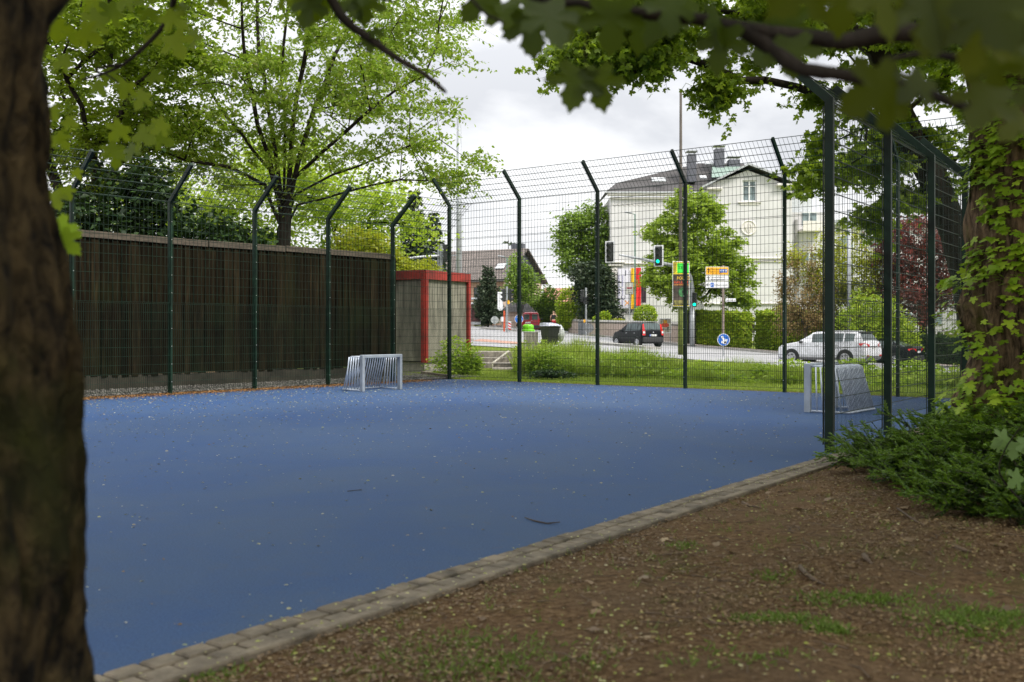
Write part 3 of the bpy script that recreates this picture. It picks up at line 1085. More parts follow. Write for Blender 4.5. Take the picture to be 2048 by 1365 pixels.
L_copper = leafmat('copper beech leaves', [(0.05, 0.022, 0.022), (0.09, 0.035, 0.032), (0.13, 0.06, 0.05), (0.26, 0.04, 0.03)], 0.3, (0.35, 0.08, 0.05))
L_bronze = leafmat('bronze young leaves', [(0.22, 0.15, 0.07), (0.30, 0.20, 0.10), (0.20, 0.20, 0.05)], 0.35, (0.5, 0.4, 0.15))
L_hedge = leafmat('hedge leaves', [(0.15, 0.24, 0.012), (0.30, 0.42, 0.025), (0.48, 0.56, 0.045)], 0.35, (0.5, 0.7, 0.03))
L_dark = leafmat('dark shrub leaves', [(0.02, 0.045, 0.012), (0.035, 0.07, 0.016), (0.06, 0.11, 0.025)], 0.25, (0.12, 0.25, 0.03))
L_weed = leafmat('verge weeds', [(0.14, 0.24, 0.015), (0.28, 0.40, 0.03), (0.42, 0.54, 0.06)], 0.45, (0.42, 0.62, 0.05))
L_grass = leafmat('verge grass', [(0.14, 0.22, 0.018), (0.25, 0.34, 0.04), (0.38, 0.44, 0.11)], 0.4, (0.45, 0.6, 0.06))

# --- tree behind the plank fence, fan of limbs, airy spring leaves
bx0, by0 = -7.4, 32.0
blobs = [(-7.6, 32, 11.8, 6.2, 4.5, 5.6), (-3.9, 31, 8.2, 3.7, 3.4, 2.7), (-11, 31, 7.6, 4.0, 3.5, 2.6), (-4.2, 30.5, 12, 2.9, 3, 3.6), (-2.5, 30, 7.0, 1.9, 2.6, 1.2)]
tree('spring_tree', 'broad airy tree with fresh light green leaves and fanned dark limbs behind the plank fence',
     (bx0, by0, 0.2), [(bx0, by0, 0.0), (bx0, by0, 1.5), (bx0 + .02, by0, 3.0), (bx0 + .08, by0, 4.0), (bx0 + .1, by0, 4.6)],
     blobs, 340, 78000, 0.118, L_spring, bark_dark, 0.235, 0.009, tpl=T_OVAL, spread=(0.46, 0.46, 0.24), seed=4, alpha=0.5, step=0.8, droop=0.6, along=0.12, shell=0.15, twigs=.75,
     limbs=[[None] + [tuple(P(px, py, 32 + dy)) for px, py, dy in L] for L in (
         [(557, 400, 0), (540, 320, 0), (515, 250, -.5), (490, 120, -1), (475, -60, -1.5)], [(562, 390, .1), (550, 300, .2), (532, 200, .6), (515, 60, 1), (505, -120, 1.3)], [(568, 385, 0), (570, 290, .1), (562, 160, .2), (575, 20, .3), (590, -160, .4)],
         [(576, 390, -.1), (582, 300, -.2), (594, 190, -.3), (618, 60, -.8), (650, -100, -1.2)], [(580, 395, 0), (600, 310, .3), (628, 220, .5), (670, 110, 1), (730, 0, 1.5)], [(585, 360, 0), (650, 300, -.6), (740, 220, -1.4), (850, 150, -2)],
         [(590, 390, 0), (665, 350, .3), (770, 310, .2), (880, 280, 0)], [(596, 410, 0), (690, 385, -1), (800, 360, -2), (900, 370, -3)], [(530, 370, 0), (460, 335, -.6), (370, 320, -1.5), (300, 290, -2)], [(540, 340, 0), (450, 230, .8), (380, 120, 1.5)])])
# --- darker tree at far left
tree('broadleaf_tree', 'mid green tree at the far left, seen between the near trunk and the spring tree', (-13.5, 30, 0.2),
     [(-13.5, 30, 0), (-13.5, 30, 3), (-13.4, 30, 5)], [(-13, 29.5, 9.8, 4.5, 4, 3.6), (-10.5, 27.5, 10.2, 2.6, 2.6, 2.3), (-11.3, 29, 6.6, 2.1, 2.2, 1.3)], 110, 27000, 0.16, L_maple, bark_dark, 0.28, seed=9,
     spread=(0.5, 0.5, 0.25), alpha=0.5, tpl=T_OVAL, twigs=.7)


def conifer(name, label, base, h, r, n, ls, lm, seed, bark=bark_dark, top=0.02, group=None, lean=0, per=1.0, tiers=26, zlow=0.06, flat=0.35, cat='tree'):
    rng = np.random.default_rng(seed)
    root = thing(name, label, cat, base, group)
    bx_, by_, bz_ = base
    M = MB()
    M.tube([(bx_, by_, bz_ - .1), (bx_, by_, bz_ + h * .5), (bx_, by_, bz_ + h * 0.99)], [h * 0.018, h * 0.011, 0.01], n=7)
    C = []; D = []
    for tI in range(tiers):
        u = zlow + (1 - zlow) * tI / tiers
        rad = r * (1 - u) ** 0.85 + top
        nb_ = max(4, int(9 * (1 - u) + 4))
        a0 = rng.uniform(0, 6.28)
        for k in range(nb_):
            a = a0 + 2 * PI * k / nb_ + rng.normal(0, 0.15)
            L_ = rad * rng.uniform(0.65, 1.12)
            z0 = bz_ + h * u + rng.normal(0, h * 0.01)
            tip = np.array([bx_ + math.cos(a) * L_, by_ + math.sin(a) * L_, z0 - L_ * flat * rng.uniform(0.4, 1.2) + L_ * 0.12])
            st = np.array([bx_, by_, z0])
            M.tube([st, (st + tip) / 2 + np.array([0, 0, L_ * 0.05]), tip], [0.02 + .012 * L_, 0.015, 0.005], n=4, caps=False)
            m_ = max(3, int(n / (tiers * 9) * (0.3 + L_ / max(r, .01)) * per))
            us = rng.uniform(0.12, 1.05, m_)
            pp = st[None] + (tip - st)[None] * us[:, None]
            wd_ = 0.22 * L_ * (1.1 - us)
            pp = pp + np.stack([-math.sin(a) * rng.normal(0, 1, m_) * wd_, math.cos(a) * rng.normal(0, 1, m_) * wd_, rng.normal(-0.03, 0.05, m_) * (0.5 + L_ * .6)], 1)
            C.append(pp)
            dd = np.stack([math.cos(a) + rng.normal(0, .5, m_), math.sin(a) + rng.normal(0, .5, m_), rng.normal(-0.25, 0.3, m_)], 1)
            D.append(dd)
    M.build('trunk', bark, root, smooth=True, fix=False)
    leaves('crown', np.concatenate(C), ls, lm, root, tpl=T_DIAMOND, dirs=np.concatenate(D), rng=rng)
    return root


def bush(name, label, base, blobs, n, ls, lm, seed, group=None, tpl=T_DIAMOND, cat='shrub', shell=0.55, noise_amt=0.25, stems=True, droop=0.0):
    """shrub: leaves in a shell of bumpy ellipsoids, with a few stems"""
    rng = np.random.default_rng(seed)
    root = thing(name, label, cat, base, group)
    pts_ = sample_crown(blobs, min(n, 60000), rng, shell)
    f = np.array([1 + noise_amt * noise.noise(Vector((p[0] * 1.3, p[1] * 1.3, p[2] * 1.3))) * 1.6 for p in pts_])
    cz = np.mean([b_[2] for b_ in blobs]); cx = np.mean([b_[0] for b_ in blobs]); cy = np.mean([b_[1] for b_ in blobs])
    ctr_ = np.array([cx, cy, cz])
    pts_ = ctr_ + (pts_ - ctr_) * f[:, None]
    pts_ = pts_[pts_[:, 2] > base[2] + 0.02]
    M = MB()
    for k in range(7):
        b_ = blobs[k % len(blobs)]
        a = rng.uniform(0, 6.28); 
        tip = (b_[0] + math.cos(a) * b_[3] * .5, b_[1] + math.sin(a) * b_[4] * .5, b_[2] + b_[5] * .5)
        M.tube([(base[0] + rng.normal(0, .06), base[1] + rng.normal(0, .06), base[2] - .05), ((base[0] + tip[0]) / 2, (base[1] + tip[1]) / 2, (base[2] + tip[2]) * .5), tip], [0.03, 0.02, 0.006], n=5)
    M.build('stems', bark_dark, root, fix=False)
    leaves('foliage', pts_, ls, lm, root, tpl=tpl, rng=rng, droop=droop)
    return root


def gz(x, y): return th(x, y)


# dark yews behind the plank fence
for (x_, y_, h_, r_, s_, lb_) in () and ((-9.0, 27.6, 5.9, 2.9, 21, 'widest dark conifer rising just above the left end of the plank fence'),
                                  (-6.9, 28.6, 4.9, 1.9, 22, 'smaller dark conifer leaning over the plank fence left of the spring tree trunk')):
    conifer('dark_conifer', lb_, (x_, y_, 0.1), h_, r_, 13000, 0.19, L_yew, s_, flat=-0.15, tiers=18, zlow=0.56 if s_ == 21 else 0.62, group='dark conifers behind the plank fence')
bush('dark_yew', 'wide dark yew rising just above the left end of the plank fence', (-10.6, 28, 0.1), [(-10.9, 28, 4.3, 1.7, 1.2, 1.9), (-9.8, 28, 3.8, 1.5, 1.2, 1.5), (-12.2, 28, 3.9, 1.3, 1.2, 1.4), (-10.3, 28, 5.4, .8, .7, .9), (-10.8, 28, 2.5, 2.3, 1.3, 1.6)], 14000, 0.20, L_yew, 21, shell=0.2, noise_amt=.45, cat='tree', droop=.3)
bush('dark_yew', 'lower spreading dark yew left of the spring tree trunk behind the planks', (-8.2, 28.6, 0.1), [(-8.4, 28.6, 3.7, 1.2, 1, 1.0), (-7.5, 28.6, 3.5, .8, .8, .6), (-8.2, 28.6, 2.4, 1.6, 1.1, 1.3)], 7000, 0.19, L_yew, 22, shell=0.2, noise_amt=.45, cat='tree', droop=.3)
# yellow green shrubs behind the fence, right of the spring tree
bush('yellow_shrub', 'bright yellow green shrub beside the red framed box, above the plank fence', (-5.2, 38, 0.4), [(-5.4, 38, 3.3, 1.7, 1.3, 1.8), (-4.1, 38, 3.4, 1.0, 1, 1.0), (-5.9, 38, 4.6, 1.2, 1, 0.9)], 8000, 0.15, L_yellow, 31, cat='shrub')
bush('yellow_shrub', 'low yellow shrub just above the roof of the red framed box', (-4.0, 41, 0.4), [(-3.6, 41, 3.3, 0.9, 0.8, 1.0)], 2500, 0.13, L_yellow, 32)
tree('lime_tree', 'lime green leafy tree filling the gap behind the spring tree trunk', (-9, 42, 0.5), [(-9, 42, 0.3), (-9, 42, 3)],
     [(-9.5, 42, 6.0, 5.0, 3.5, 3.2), (-5.8, 41, 5.4, 2.6, 2.5, 2.0), (-14, 42, 5.5, 4, 3, 3)], 90, 26000, 0.20, L_lime, bark_dark, 0.25, seed=35, spread=(0.6, .6, .4), tpl=T_DIAMOND)
# spruces
conifer('spruce', 'tallest grey green spruce above the red framed box', (-5.85, 60, 1.3), 8.6, 2.3, 10000, 0.30, L_spruce, 41, group='spruces behind the red framed box')
conifer('spruce', 'slimmer spruce right beside the taller one, near the signal mast', (-4.9, 62, 1.3), 7.6, 2.1, 7000, 0.30, L_spruce, 42, group='spruces behind the red framed box')
conifer('monkey_puzzle_conifer', 'ragged conifer top above the brown roof ridge', (-0.4, 121, 2.4), 10.6, 2.2, 500, 0.75, L_spruce, 43, tiers=9, flat=-0.2)
conifer('column_cypress', 'dark columnar conifer against the orange house wall', (-2.2, 91, 1.8), 5.4, 1.35, 7000, 0.24, L_spruce, 44, tiers=22, flat=-0.7, zlow=0.02, top=0.25)

# trees of the middle ground
g1 = th(6.5, 84)
tree('roundheaded_tree', 'rounded green tree rising left of the pale villa', (7.2, 92, g1), [(7.2, 92, g1), (7.2, 92, 5), (7.1, 92, 7)],
     [(6.6, 92, 9.8, 2.5, 2.2, 3.3), (7.9, 92, 10.5, 2.2, 2, 3.0), (6.0, 91, 7.2, 1.3, 1.5, 1.7), (8.4, 91, 7, 1.4, 1.5, 2.4)], 90, 15000, 0.30, L_mid, bark_grey, 0.25, seed=51, spread=(0.45, 0.45, 0.35))
bush('dark_tree', 'dark dense conifer mass at the left foot of the villa', (7.6, 86.5, g1), [(7.3, 87, 4.6, 1.9, 1.4, 3.0), (6.3, 86.5, 6.1, 1.3, 1.2, 1.3), (8.1, 86.5, 3.0, 1.3, 1.2, 2.2)], 9000, 0.30, L_spruce, 52, cat='tree')
bush('clipped_yew', 'tall rounded light green clipped bush left of the dark conifer', (5.5, 90, 1.6), [(5.4, 90, 3.4, 1.45, 1.2, 2.0), (5.5, 90, 2.6, 1.5, 1.2, 1.5)], 6000, 0.22, L_hedge, 53, noise_amt=0.08, shell=0.7)
gb = th(11.8, 69)
tree('street_tree', 'bright green round tree in front of the pale villa behind the signal mast', (12.4, 69, gb), [(12.4, 69, gb - .1), (12.4, 69, 2.3), (12.35, 69, 3.6)],
     [(12.5, 69, 7.7, 3.2, 2.7, 2.9), (12.6, 68.5, 5.3, 3.7, 3.0, 2.2), (12.4, 69, 9.6, 1.8, 1.7, 1.5), (9.9, 68.5, 4.6, .8, 1.0, .9), (15.2, 68.5, 4.6, 1.8, 1.6, 1.8)], 250, 38000, 0.23, L_street, bark_dark, 0.26, 0.02,
     seed=55, spread=(0.36, 0.36, 0.28), mind=0.35, twigs=.6)
bush('gum_tree', 'light yellow green young tree in front of the brown roofed house', (0.5, 84, 1.8), [(0.55, 84, 5.6, 1.15, 1, 2.1), (0.9, 84, 4.7, 1.5, 1.2, .9), (1.4, 84, 5.7, .9, .9, .9)], 4500, 0.24, L_mid, 56, cat='tree', shell=0.1)
bush('garden_shrub', 'green shrub behind the red van', (2.6, 98, 2), [(2.4, 98, 3.4, 2.4, 1.5, 1.3), (3.6, 97, 4.2, 1.1, 1, 1.5)], 5000, 0.26, L_mid, 57, shell=0.3)

# right: yellow/bronze tree, copper beech, dark shrubs
gr_ = th(19, 58)
tree('bronze_tree', 'tall shrubby tree with bronze and yellow young leaves behind the white car', (18.2, 62, gr_), [(18.2, 62, gr_), (18.2, 62, 1.5)],
     [(18.3, 62, 3.8, 1.8, 1.5, 2.8), (18.0, 62, 2.4, 1.6, 1.5, 1.6)], 90, 10000, 0.14, L_bronze, bark_grey, 0.10, 0.012, seed=61, spread=(0.3, .3, .3), alpha=0.6)
tree('golden_tree', 'yellow green leafy tree right of the bronze one behind the fence posts', (20.6, 62, gr_), [(20.6, 62, gr_), (20.6, 62, 1.5)],
     [(20.6, 62, 5.0, 2.3, 1.7, 2.6), (18.0, 62.5, 6.0, 1.0, 1, 0.9), (21.5, 62, 3, 1.6, 1.4, 2.2)], 90, 12000, 0.17, L_yellow, bark_grey, 0.10, 0.012, seed=62, spread=(0.35, .35, .35))
bush('green_shrub', 'dense mid green shrub below the yellow tree, behind the white car', (20.5, 57, -0.6), [(20.5, 57, 1.4, 2.0, 1.3, 2.2), (22, 57, .8, 1.4, 1.2, 1.6)], 8000, 0.17, L_hedge, 63)
tree('copper_beech', 'dark purple red leaved tree on the right behind the fence', (25.5, 62, -0.6), [(25.5, 62, -0.7), (25.5, 62, 1.5), (25.4, 62, 2.5)],
     [(24.6, 61, 5.6, 2.9, 2.2, 2.9), (27, 61, 5.0, 2.6, 2.2, 2.8), (23.8, 60, 3.0, 1.7, 1.5, 1.5), (22.9, 60, 7.7, 1.4, 1.2, 1.0)], 140, 17000, 0.21, L_copper, bark_dark, 0.24, seed=64, spread=(0.4, .4, .3))

# --- big maple behind the court corner (right), drooping over the back fence
mb = (10.6, 24.4)
tree('park_maple', 'large maple with forked dark trunk behind the right corner of the court', (mb[0], mb[1], 0.0),
     [(11.4, 24.4, -0.1), (11.3, 24.4, 1.2), (11.1, 24.4, 2.6), (10.8, 24.4, 3.8), (10.2, 24.3, 5.2), (9.4, 24.2, 6.6), (8.8, 24.1, 8.2)],
     [(7.6, 23.6, 9.8, 4.2, 3.0, 2.2), (3.6, 22.6, 9.4, 2.2, 2.2, 1.5), (10.5, 24, 9.4, 3.5, 3, 3.4), (8.3, 24.0, 6.4, 1.0, 1.2, 1.4, 4), (9.5, 24.8, 5.4, 1.1, 1.2, 1.6, 4),
      (8.0, 23.4, 4.8, 0.55, 0.6, 0.9), (1.7, 22.4, 8.4, 0.75, 1.0, 0.75), (5.1, 23.0, 7.3, 0.6, .7, .6), (11.8, 24, 6.2, 1.0, 1.2, 1.2, 3), (1.8, 22.4, 7.5, .8, .9, .40, 4), (2.9, 22.5, 7.6, .9, .9, .45, 4), (4.75, 22.8, 6.95, .3, .5, .3, 1.2), (2.6, 22.4, 8.3, 1.2, 1, .6, 8), (7.0, 23.6, 5.2, .35, .5, .4, 1.2), (7.3, 23.6, 6.6, .5, .7, .6, 2)],
     290, 66000, 0.135, L_maple, bark_dark, 0.34, 0.012, tpl=T_MAPLE, spread=(0.32, 0.36, 0.20), seed=71, alpha=0.4, mind=0.3, droop=0.7, along=0.12, twigs=.55)
def right_of_edge(x, y): return (x - R0.x) * -NRI.x + (y - R0.y) * -NRI.y


# ------------------------------------------------------------------ NEAR TREES
def lumpy_trunk(spine, radii, name, mat_, root, n=72, m=150, amp=0.02, seed=0, ridge=0.018, burls=()):
    """one continuous trunk surface with ridged bark and burls"""
    V = []
    S = [Vector(p) for p in spine]
    zs = [p.z for p in S]
    for j in range(m + 1):
        z = zs[0] + (zs[-1] - zs[0]) * j / m
        cx = float(np.interp(z, zs, [p.x for p in S])); cy = float(np.interp(z, zs, [p.y for p in S])); r = float(np.interp(z, zs, radii))
        for k in range(n):
            a = 2 * PI * k / n
            ca_, sa_ = math.cos(a), math.sin(a)
            q = Vector((ca_ * 1.4, sa_ * 1.4, z * 0.8 + seed))
            rr_ = r * (1 + 0.10 * noise.noise(q)) + amp * noise.noise(Vector((ca_ * 4, sa_ * 4, z * 2.5 + seed)))
            rdg = abs(noise.noise(Vector((ca_ * 9, sa_ * 9, z * 1.6 + seed + 9)))) - 0.25
            rr_ += ridge * rdg * 2
            rr_ += 0.3 * ridge * noise.noise(Vector((ca_ * 22, sa_ * 22, z * 16)))
            for (bz, ba, bs, bh) in burls:
                da = math.atan2(math.sin(a - ba), math.cos(a - ba))
                rr_ += bh * math.exp(-((z - bz) / bs) ** 2 - (da * r / bs) ** 2) * (1 + 0.25 * noise.noise(Vector((ca_ * 8, sa_ * 8, z * 9))))
            V.append((cx + ca_ * rr_, cy + sa_ * rr_, z))
    idx = np.arange((m + 1) * n).reshape(m + 1, n)
    nxt = np.roll(idx, -1, axis=1)
    F = np.stack([idx[:-1], nxt[:-1], nxt[1:], idx[1:]], -1).reshape(-1, 4)
    return np_mesh(name, V, F, mat_, root, smooth=True)


def canopy_branches(root, name, start, blobs, n_t, n_leaf, ls, lm, rmax, seed, spread=(0.5, .5, .3), tpl=T_MAPLE, clip=None):
    rng = np.random.default_rng(seed)
    T = sample_crown(blobs, n_t, rng, 0.3)
    if clip: T = T[[clip(p) for p in T]]
    nodes, parent, tips = skeleton(start, T, rng, 0.4, step=0.8)
    branch_mesh('limbs', nodes, parent, rmax, 0.012, bark_dark, root)
    C = nodes[tips][rng.choice(len(tips), n_leaf)] + rng.normal(size=(n_leaf, 3)) * np.array(spread)
    if clip: C = C[[clip(p) for p in C]]
    leaves(name, C, ls, lm, root, tpl=tpl, droop=0.3, rng=rng)


def above_view(p, marg=0.5):
    # the high crown hangs above what one sees from under the tree
    return p[2] > CAMZ + 0.335 * max(p[1], 0) + marg


# near left trunk
tA = thing('foreground_maple', 'out of focus mossy trunk filling the left edge, with drooping maple leaves', 'tree', (-1.38, 2.3, 0))
sp = [(-1.42, 2.3, -0.15), (-1.40, 2.3, 0.3), (-1.39, 2.3, 0.64), (-1.385, 2.3, 1.05), (-1.38, 2.3, 1.3), (-1.375, 2.3, 1.52), (-1.37, 2.3, 1.75), (-1.37, 2.3, 1.98), (-1.38, 2.3, 2.2), (-1.36, 2.3, 2.5), (-1.35, 2.35, 3.4), (-1.4, 2.4, 5.0)]
rd = [0.56, 0.44, 0.385, 0.345, 0.335, 0.315, 0.285, 0.270, 0.275, 0.31, 0.24, 0.18]
lumpy_trunk(sp, rd, 'trunk', bark_moss, tA, seed=3, ridge=0.042, amp=0.05, n=120, m=260)
limb = MB()
limb.tube([(-1.34, 2.3, 1.90), (-1.19, 2.31, 2.22), (-0.96, 2.34, 2.5), (-0.6, 2.5, 2.95), (-0.1, 2.9, 3.6), (0.2, 3.3, 4.4)], [0.14, 0.125, 0.10, 0.08, 0.06, 0.05], n=14)
limb.build('side_limb', bark_moss, tA, smooth=True)
canopy_branches(tA, 'crown', [(-1.35, 2.35, 3.4), (-1.4, 2.4, 5.0)], [(-2.5, 2.5, 8.2, 6.0, 6.5, 2.6), (0.5, 4.0, 8.6, 4, 4, 2.2)], 110, 9500, 0.22, L_maple, 0.18, 81, clip=above_view)


def twig(root, pts_, r0, r1, nm='branch', matb=None, n=8):
    rs = np.linspace(r0, r1, len(pts_))
    # smooth through the points
    S = []
    R_ = []
    for i in range(len(pts_) - 1):
        a = Vector(pts_[max(0, i - 1)]); b_ = Vector(pts_[i]); c = Vector(pts_[i + 1]); d = Vector(pts_[min(len(pts_) - 1, i + 2)])
        for k in range(5):
            u = k / 5
            S.append(0.5 * ((2 * b_) + (c - a) * u + (2 * a - 5 * b_ + 4 * c - d) * u * u + (-a + 3 * b_ - 3 * c + d) * u ** 3) + Vector((0, 0, 0.004 * noise.noise(b_ * 7 + Vector((u * 5, 0, 0))))))
            R_.append(rs[i] + (rs[i + 1] - rs[i]) * u + r0 * 0.12 * noise.noise(Vector((i * 3.1 + u * 4, 0, 1))))
    S.append(Vector(pts_[-1])); R_.append(r1 * 0.6)
    M = MB(); M.tube(S, [max(0.001, q) for q in R_], n=n)
    return M.build(nm, matb or bark_dark, root, smooth=True)


def big_leaves(root, nm, specs, mat_, seed=1):
    """specs: (base point, size, hang direction, facing normal) single modelled maple leaves, each with its stalk"""
    C = []; D = []; N = []; S = []
    st = MB()
    for (p, s_, d, nrm) in specs:
        p = Vector(p); d = Vector(d).normalized()
        C.append(tuple(p)); D.append(tuple(d)); N.append(tuple(nrm)); S.append(s_)
        st.tube([p, p - d * s_ * 0.30 + Vector((0, 0, s_ * .25))], [0.0016, 0.0012], n=4)
    o_ = leaves(nm, np.array(C), np.array(S), mat_, root, tpl=T_MAPLE_FINE, dirs=np.array(D), normals=np.array(N))
    return o_


rl = random.Random(5)


def lf(px, py, d, size, ang=None, face=None):
    """a hanging leaf: ang degrees from straight down in the hanging plane"""
    a = math.radians(ang if ang is not None else rl.uniform(-70, 70))
    dd = (math.sin(a), rl.uniform(-0.35, 0.35), -math.cos(a))
    n_ = (rl.uniform(-0.5, 0.5), -1 + rl.uniform(-0.2, 0.5), rl.uniform(-0.1, 0.9)) if face is None else face
    return (P(px, py, d), size, dd, n_)


# drooping spray at upper left (about 4 m away)
D1 = 4.0
twig(tA, [P(300, -260, 3.4), P(345, -60, 3.8), P(335, 40, D1), P(245, 130, D1), P(165, 160, 4.1)], 0.016, 0.004)
twig(tA, [P(245, 130, D1), P(190, 140, D1), P(230, 160, D1), P(262, 215, 4.0)], 0.006, 0.002)
sp1 = [(130, 55, 1.0), (110, 40, .9), (200, 30, 1.1), (160, 60, 1.0), (235, 20, 1), (290, 20, 1.0), (330, 30, 1.1), (370, 10, .9), (345, 70, 1.1), (385, 60, 0.9), (300, 70, .8), (140, 120, .8), (210, 145, .9), (190, 165, .7),
       (255, 165, .8), (290, 185, .9), (300, 150, .8), (245, 250, .95), (275, 265, 1.0), (312, 272, .9), (215, 290, .9), (235, 300, .9), (330, 245, .8), (270, 290, .9), (112, 270, .8), (100, 215, .7), (130, 240, .6), (105, 385, .8), (130, 375, .6), (150, 340, .5),
       (420, -20, 1), (260, -10, 1), (180, -10, 1), (110, -10, 1), (300, -20, 1), (460, -30, 1.1), (500, -30, 1.0), (560, -20, 1), (620, 0, 1.0), (640, -10, 1.0)]
big_leaves(tA, 'spray_leaves', [lf(x, y, D1 + rl.uniform(-.25, .25), 0.100 * s_) for x, y, s_ in sp1], L_spray)
big_leaves(tA, 'shoot_leaves', [lf(108, 440, 3.2, 0.11, 10), lf(120, 470, 3.2, 0.09, 40), lf(98, 460, 3.2, 0.10, -20)], L_ivy)
twig(tA, [P(85, 415, 2.6), P(100, 425, 3.0), P(112, 445, 3.2)], 0.004, 0.002)
# bare branch at top centre
D2 = 3.0
twig(tA, [(0.2, 3.3, 4.4), P(600, -250, 3.1), P(650, -50, D2), P(672, 15, D2), P(700, 50, D2), P(735, 75, D2), P(790, 115, D2), P(850, 150, D2), P(893, 186, D2)], 0.022, 0.006)
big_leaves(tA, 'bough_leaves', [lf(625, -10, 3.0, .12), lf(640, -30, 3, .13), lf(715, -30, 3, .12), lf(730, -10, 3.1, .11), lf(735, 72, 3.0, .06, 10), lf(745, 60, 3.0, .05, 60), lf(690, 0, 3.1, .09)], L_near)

# maple whose trunk stands outside the frame on the right; its boughs hang across the top
tB = thing('overhanging_maple', 'maple with large dark blurred leaves and boughs hanging across the top right', 'tree', (3.3, 0.9, 0))
lumpy_trunk([(3.3, .9, -0.1), (3.3, .9, 0.4), (3.3, .9, 2), (3.2, 1, 3.6), (3.2, 1.1, 5)], [0.42, 0.30, 0.24, 0.21, 0.16], 'trunk', bark_moss, tB, seed=8, m=60, n=36)
canopy_branches(tB, 'crown', [(3.2, 1.0, 3.6), (3.2, 1.1, 5.0)], [(4.2, 2.0, 7.6, 4.6, 5.0, 2.2)], 80, 5500, 0.22, L_maple, 0.16, 82, clip=above_view)
DB = 2.3
twig(tB, [(3.2, 1.0, 3.5), (2.6, 1.6, 3.1), P(2300, -60, 2.4), P(2048, 62, 2.35), P(1900, 68, DB), P(1770, 66, DB), P(1690, 82, DB), P(1600, 72, DB), P(1500, 60, DB), P(1400, 40, DB), P(1300, 30, DB), P(1200, 12, DB), P(1095, 0, DB), P(1000, -22, DB), P(930, -20, DB)], 0.030, 0.006)
twig(tB, [P(1480, 56, DB), P(1540, 95, DB), P(1600, 135, 2.25), P(1680, 150, 2.2), P(1760, 168, 2.2), P(1850, 185, 2.15), P(1930, 215, 2.1), P(2060, 235, 2.1)], 0.020, 0.008)
twig(tB, [P(905, -40, 2.4), P(940, -5, 2.4), P(968, 26, 2.4), P(1010, 48, 2.4)], 0.005, 0.003)
twig(tB, [P(1200, 12, DB), P(1180, 60, 2.45), P(1170, 100, 2.5), P(1172, 140, 2.55)], 0.004, 0.002)
twig(tB, [P(2100, 140, 1.9), P(1980, 120, 1.9), P(1850, 110, 1.95), P(1760, 120, 2.0)], 0.012, 0.004)
sp2 = []
# the cut-out leaf that hangs lowest, and its neighbours
sp2 += [lf(1158, 135, 2.55, 0.125, -12, (0.1, -1, 0.15)), lf(1190, 140, 2.55, .115, 14, (0, -1, .1))]
row = [(975, 15, .12, -40), (1000, 20, .13, -10), (1010, 40, .12, 15), (1045, 40, .15, -20), (1060, 60, .14, 5), (1090, 40, .14, 20), (1105, 60, .13, -5), (1040, 10, .14, 30), (1085, 5, .14, 0), (1130, 20, .13, 10), (1150, 40, .13, -20), (1190, 30, .14, 20),
       (1225, 35, .15, 0), (1260, 45, .15, 15), (1290, 55, .14, -10), (1330, 60, .12, -30), (1290, 20, .14, 40), (1340, 20, .13, 0), (1395, 90, .11, 0), (1420, 45, .13, 25), (1450, 90, .13, -10), (1480, 85, .15, 10), (1530, 80, .16, -5), (1500, 110, .12, 20),
       (1560, 60, .15, 40), (1585, 110, .12, 0), (1470, 30, .13, 70), (1380, 30, .13, -60), (1560, 100, .17, -25)]
sp2 += [lf(x, y - 34, 2.42 + rl.uniform(-.2, .25), s_ * .86, a_) for k_, (x, y, s_, a_) in enumerate(row) if k_ % 5 not in (1, 3)]
row3 = [(1690, -30, .15), (1745, -45, .17), (1790, -20, .16), (1850, -10, .17), (1900, -20, .18), (1955, 0, .16), (2010, -10, .17), (2045, 20, .15), (1640, -50, .15), (1560, -50, .12),
        (1905, 45, .12), (1975, 60, .13), (2030, 70, .14), (1985, 120, .12), (2045, 130, .14), (1795, 175, .15), (1765, 205, .09), (1850, 165, .09), (1925, 200, .13), (1985, 185, .13), (2035, 195, .14), (2060, 90, .15), (1700, 30, .10), (2050, 240, .11)]
sp3 = [lf(x, y - 10, rl.uniform(1.45, 1.9), s_ * .68) for k_, (x, y, s_) in enumerate(row3) if k_ % 4 != 2]
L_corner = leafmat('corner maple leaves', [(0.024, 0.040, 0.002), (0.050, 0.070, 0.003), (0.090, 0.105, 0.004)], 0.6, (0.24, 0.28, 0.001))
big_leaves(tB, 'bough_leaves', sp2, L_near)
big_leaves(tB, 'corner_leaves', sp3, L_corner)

# trunk with young maple shoots at right
tD = thing('shoot_covered_maple', 'thick gnarled trunk on the right covered in bright young maple leaves', 'tree', (5.0, 10.0, 0.15))
spD = [(5.18, 10, -0.1), (5.12, 10, 0.35), (5.1, 10, 0.7), (5.15, 10, 1.2), (5.13, 10, 1.7), (5.14, 10, 2.3), (5.15, 10, 3.0), (5.1, 10, 3.8), (5.0, 10, 4.6), (4.9, 10, 6.5)]
rdD = [0.78, 0.64, 0.60, 0.50, 0.50, 0.52, 0.50, 0.49, 0.45, 0.35]
lumpy_trunk(spD, rdD, 'trunk', bark_old, tD, n=110, m=200, amp=0.05, seed=5, ridge=0.022, burls=[(1.62, PI, 0.30, 0.16), (0.68, PI * 1.05, 0.26, 0.10), (1.9, PI * 1.2, .25, .08), (0.45, PI * 1.45, .3, .08)])
canopy_branches(tD, 'crown', [(5.0, 10, 4.6), (4.9, 10, 6.5)], [(4.5, 9.0, 9.0, 5.0, 6.0, 2.6), (0.5, 8.5, 9.4, 3.5, 4.5, 2.0)], 120, 9500, 0.22, L_maple, 0.3, 83, clip=lambda p: above_view(p, 0.15))
rng = np.random.default_rng(12)
C = []; D = []; N = []
clus = []
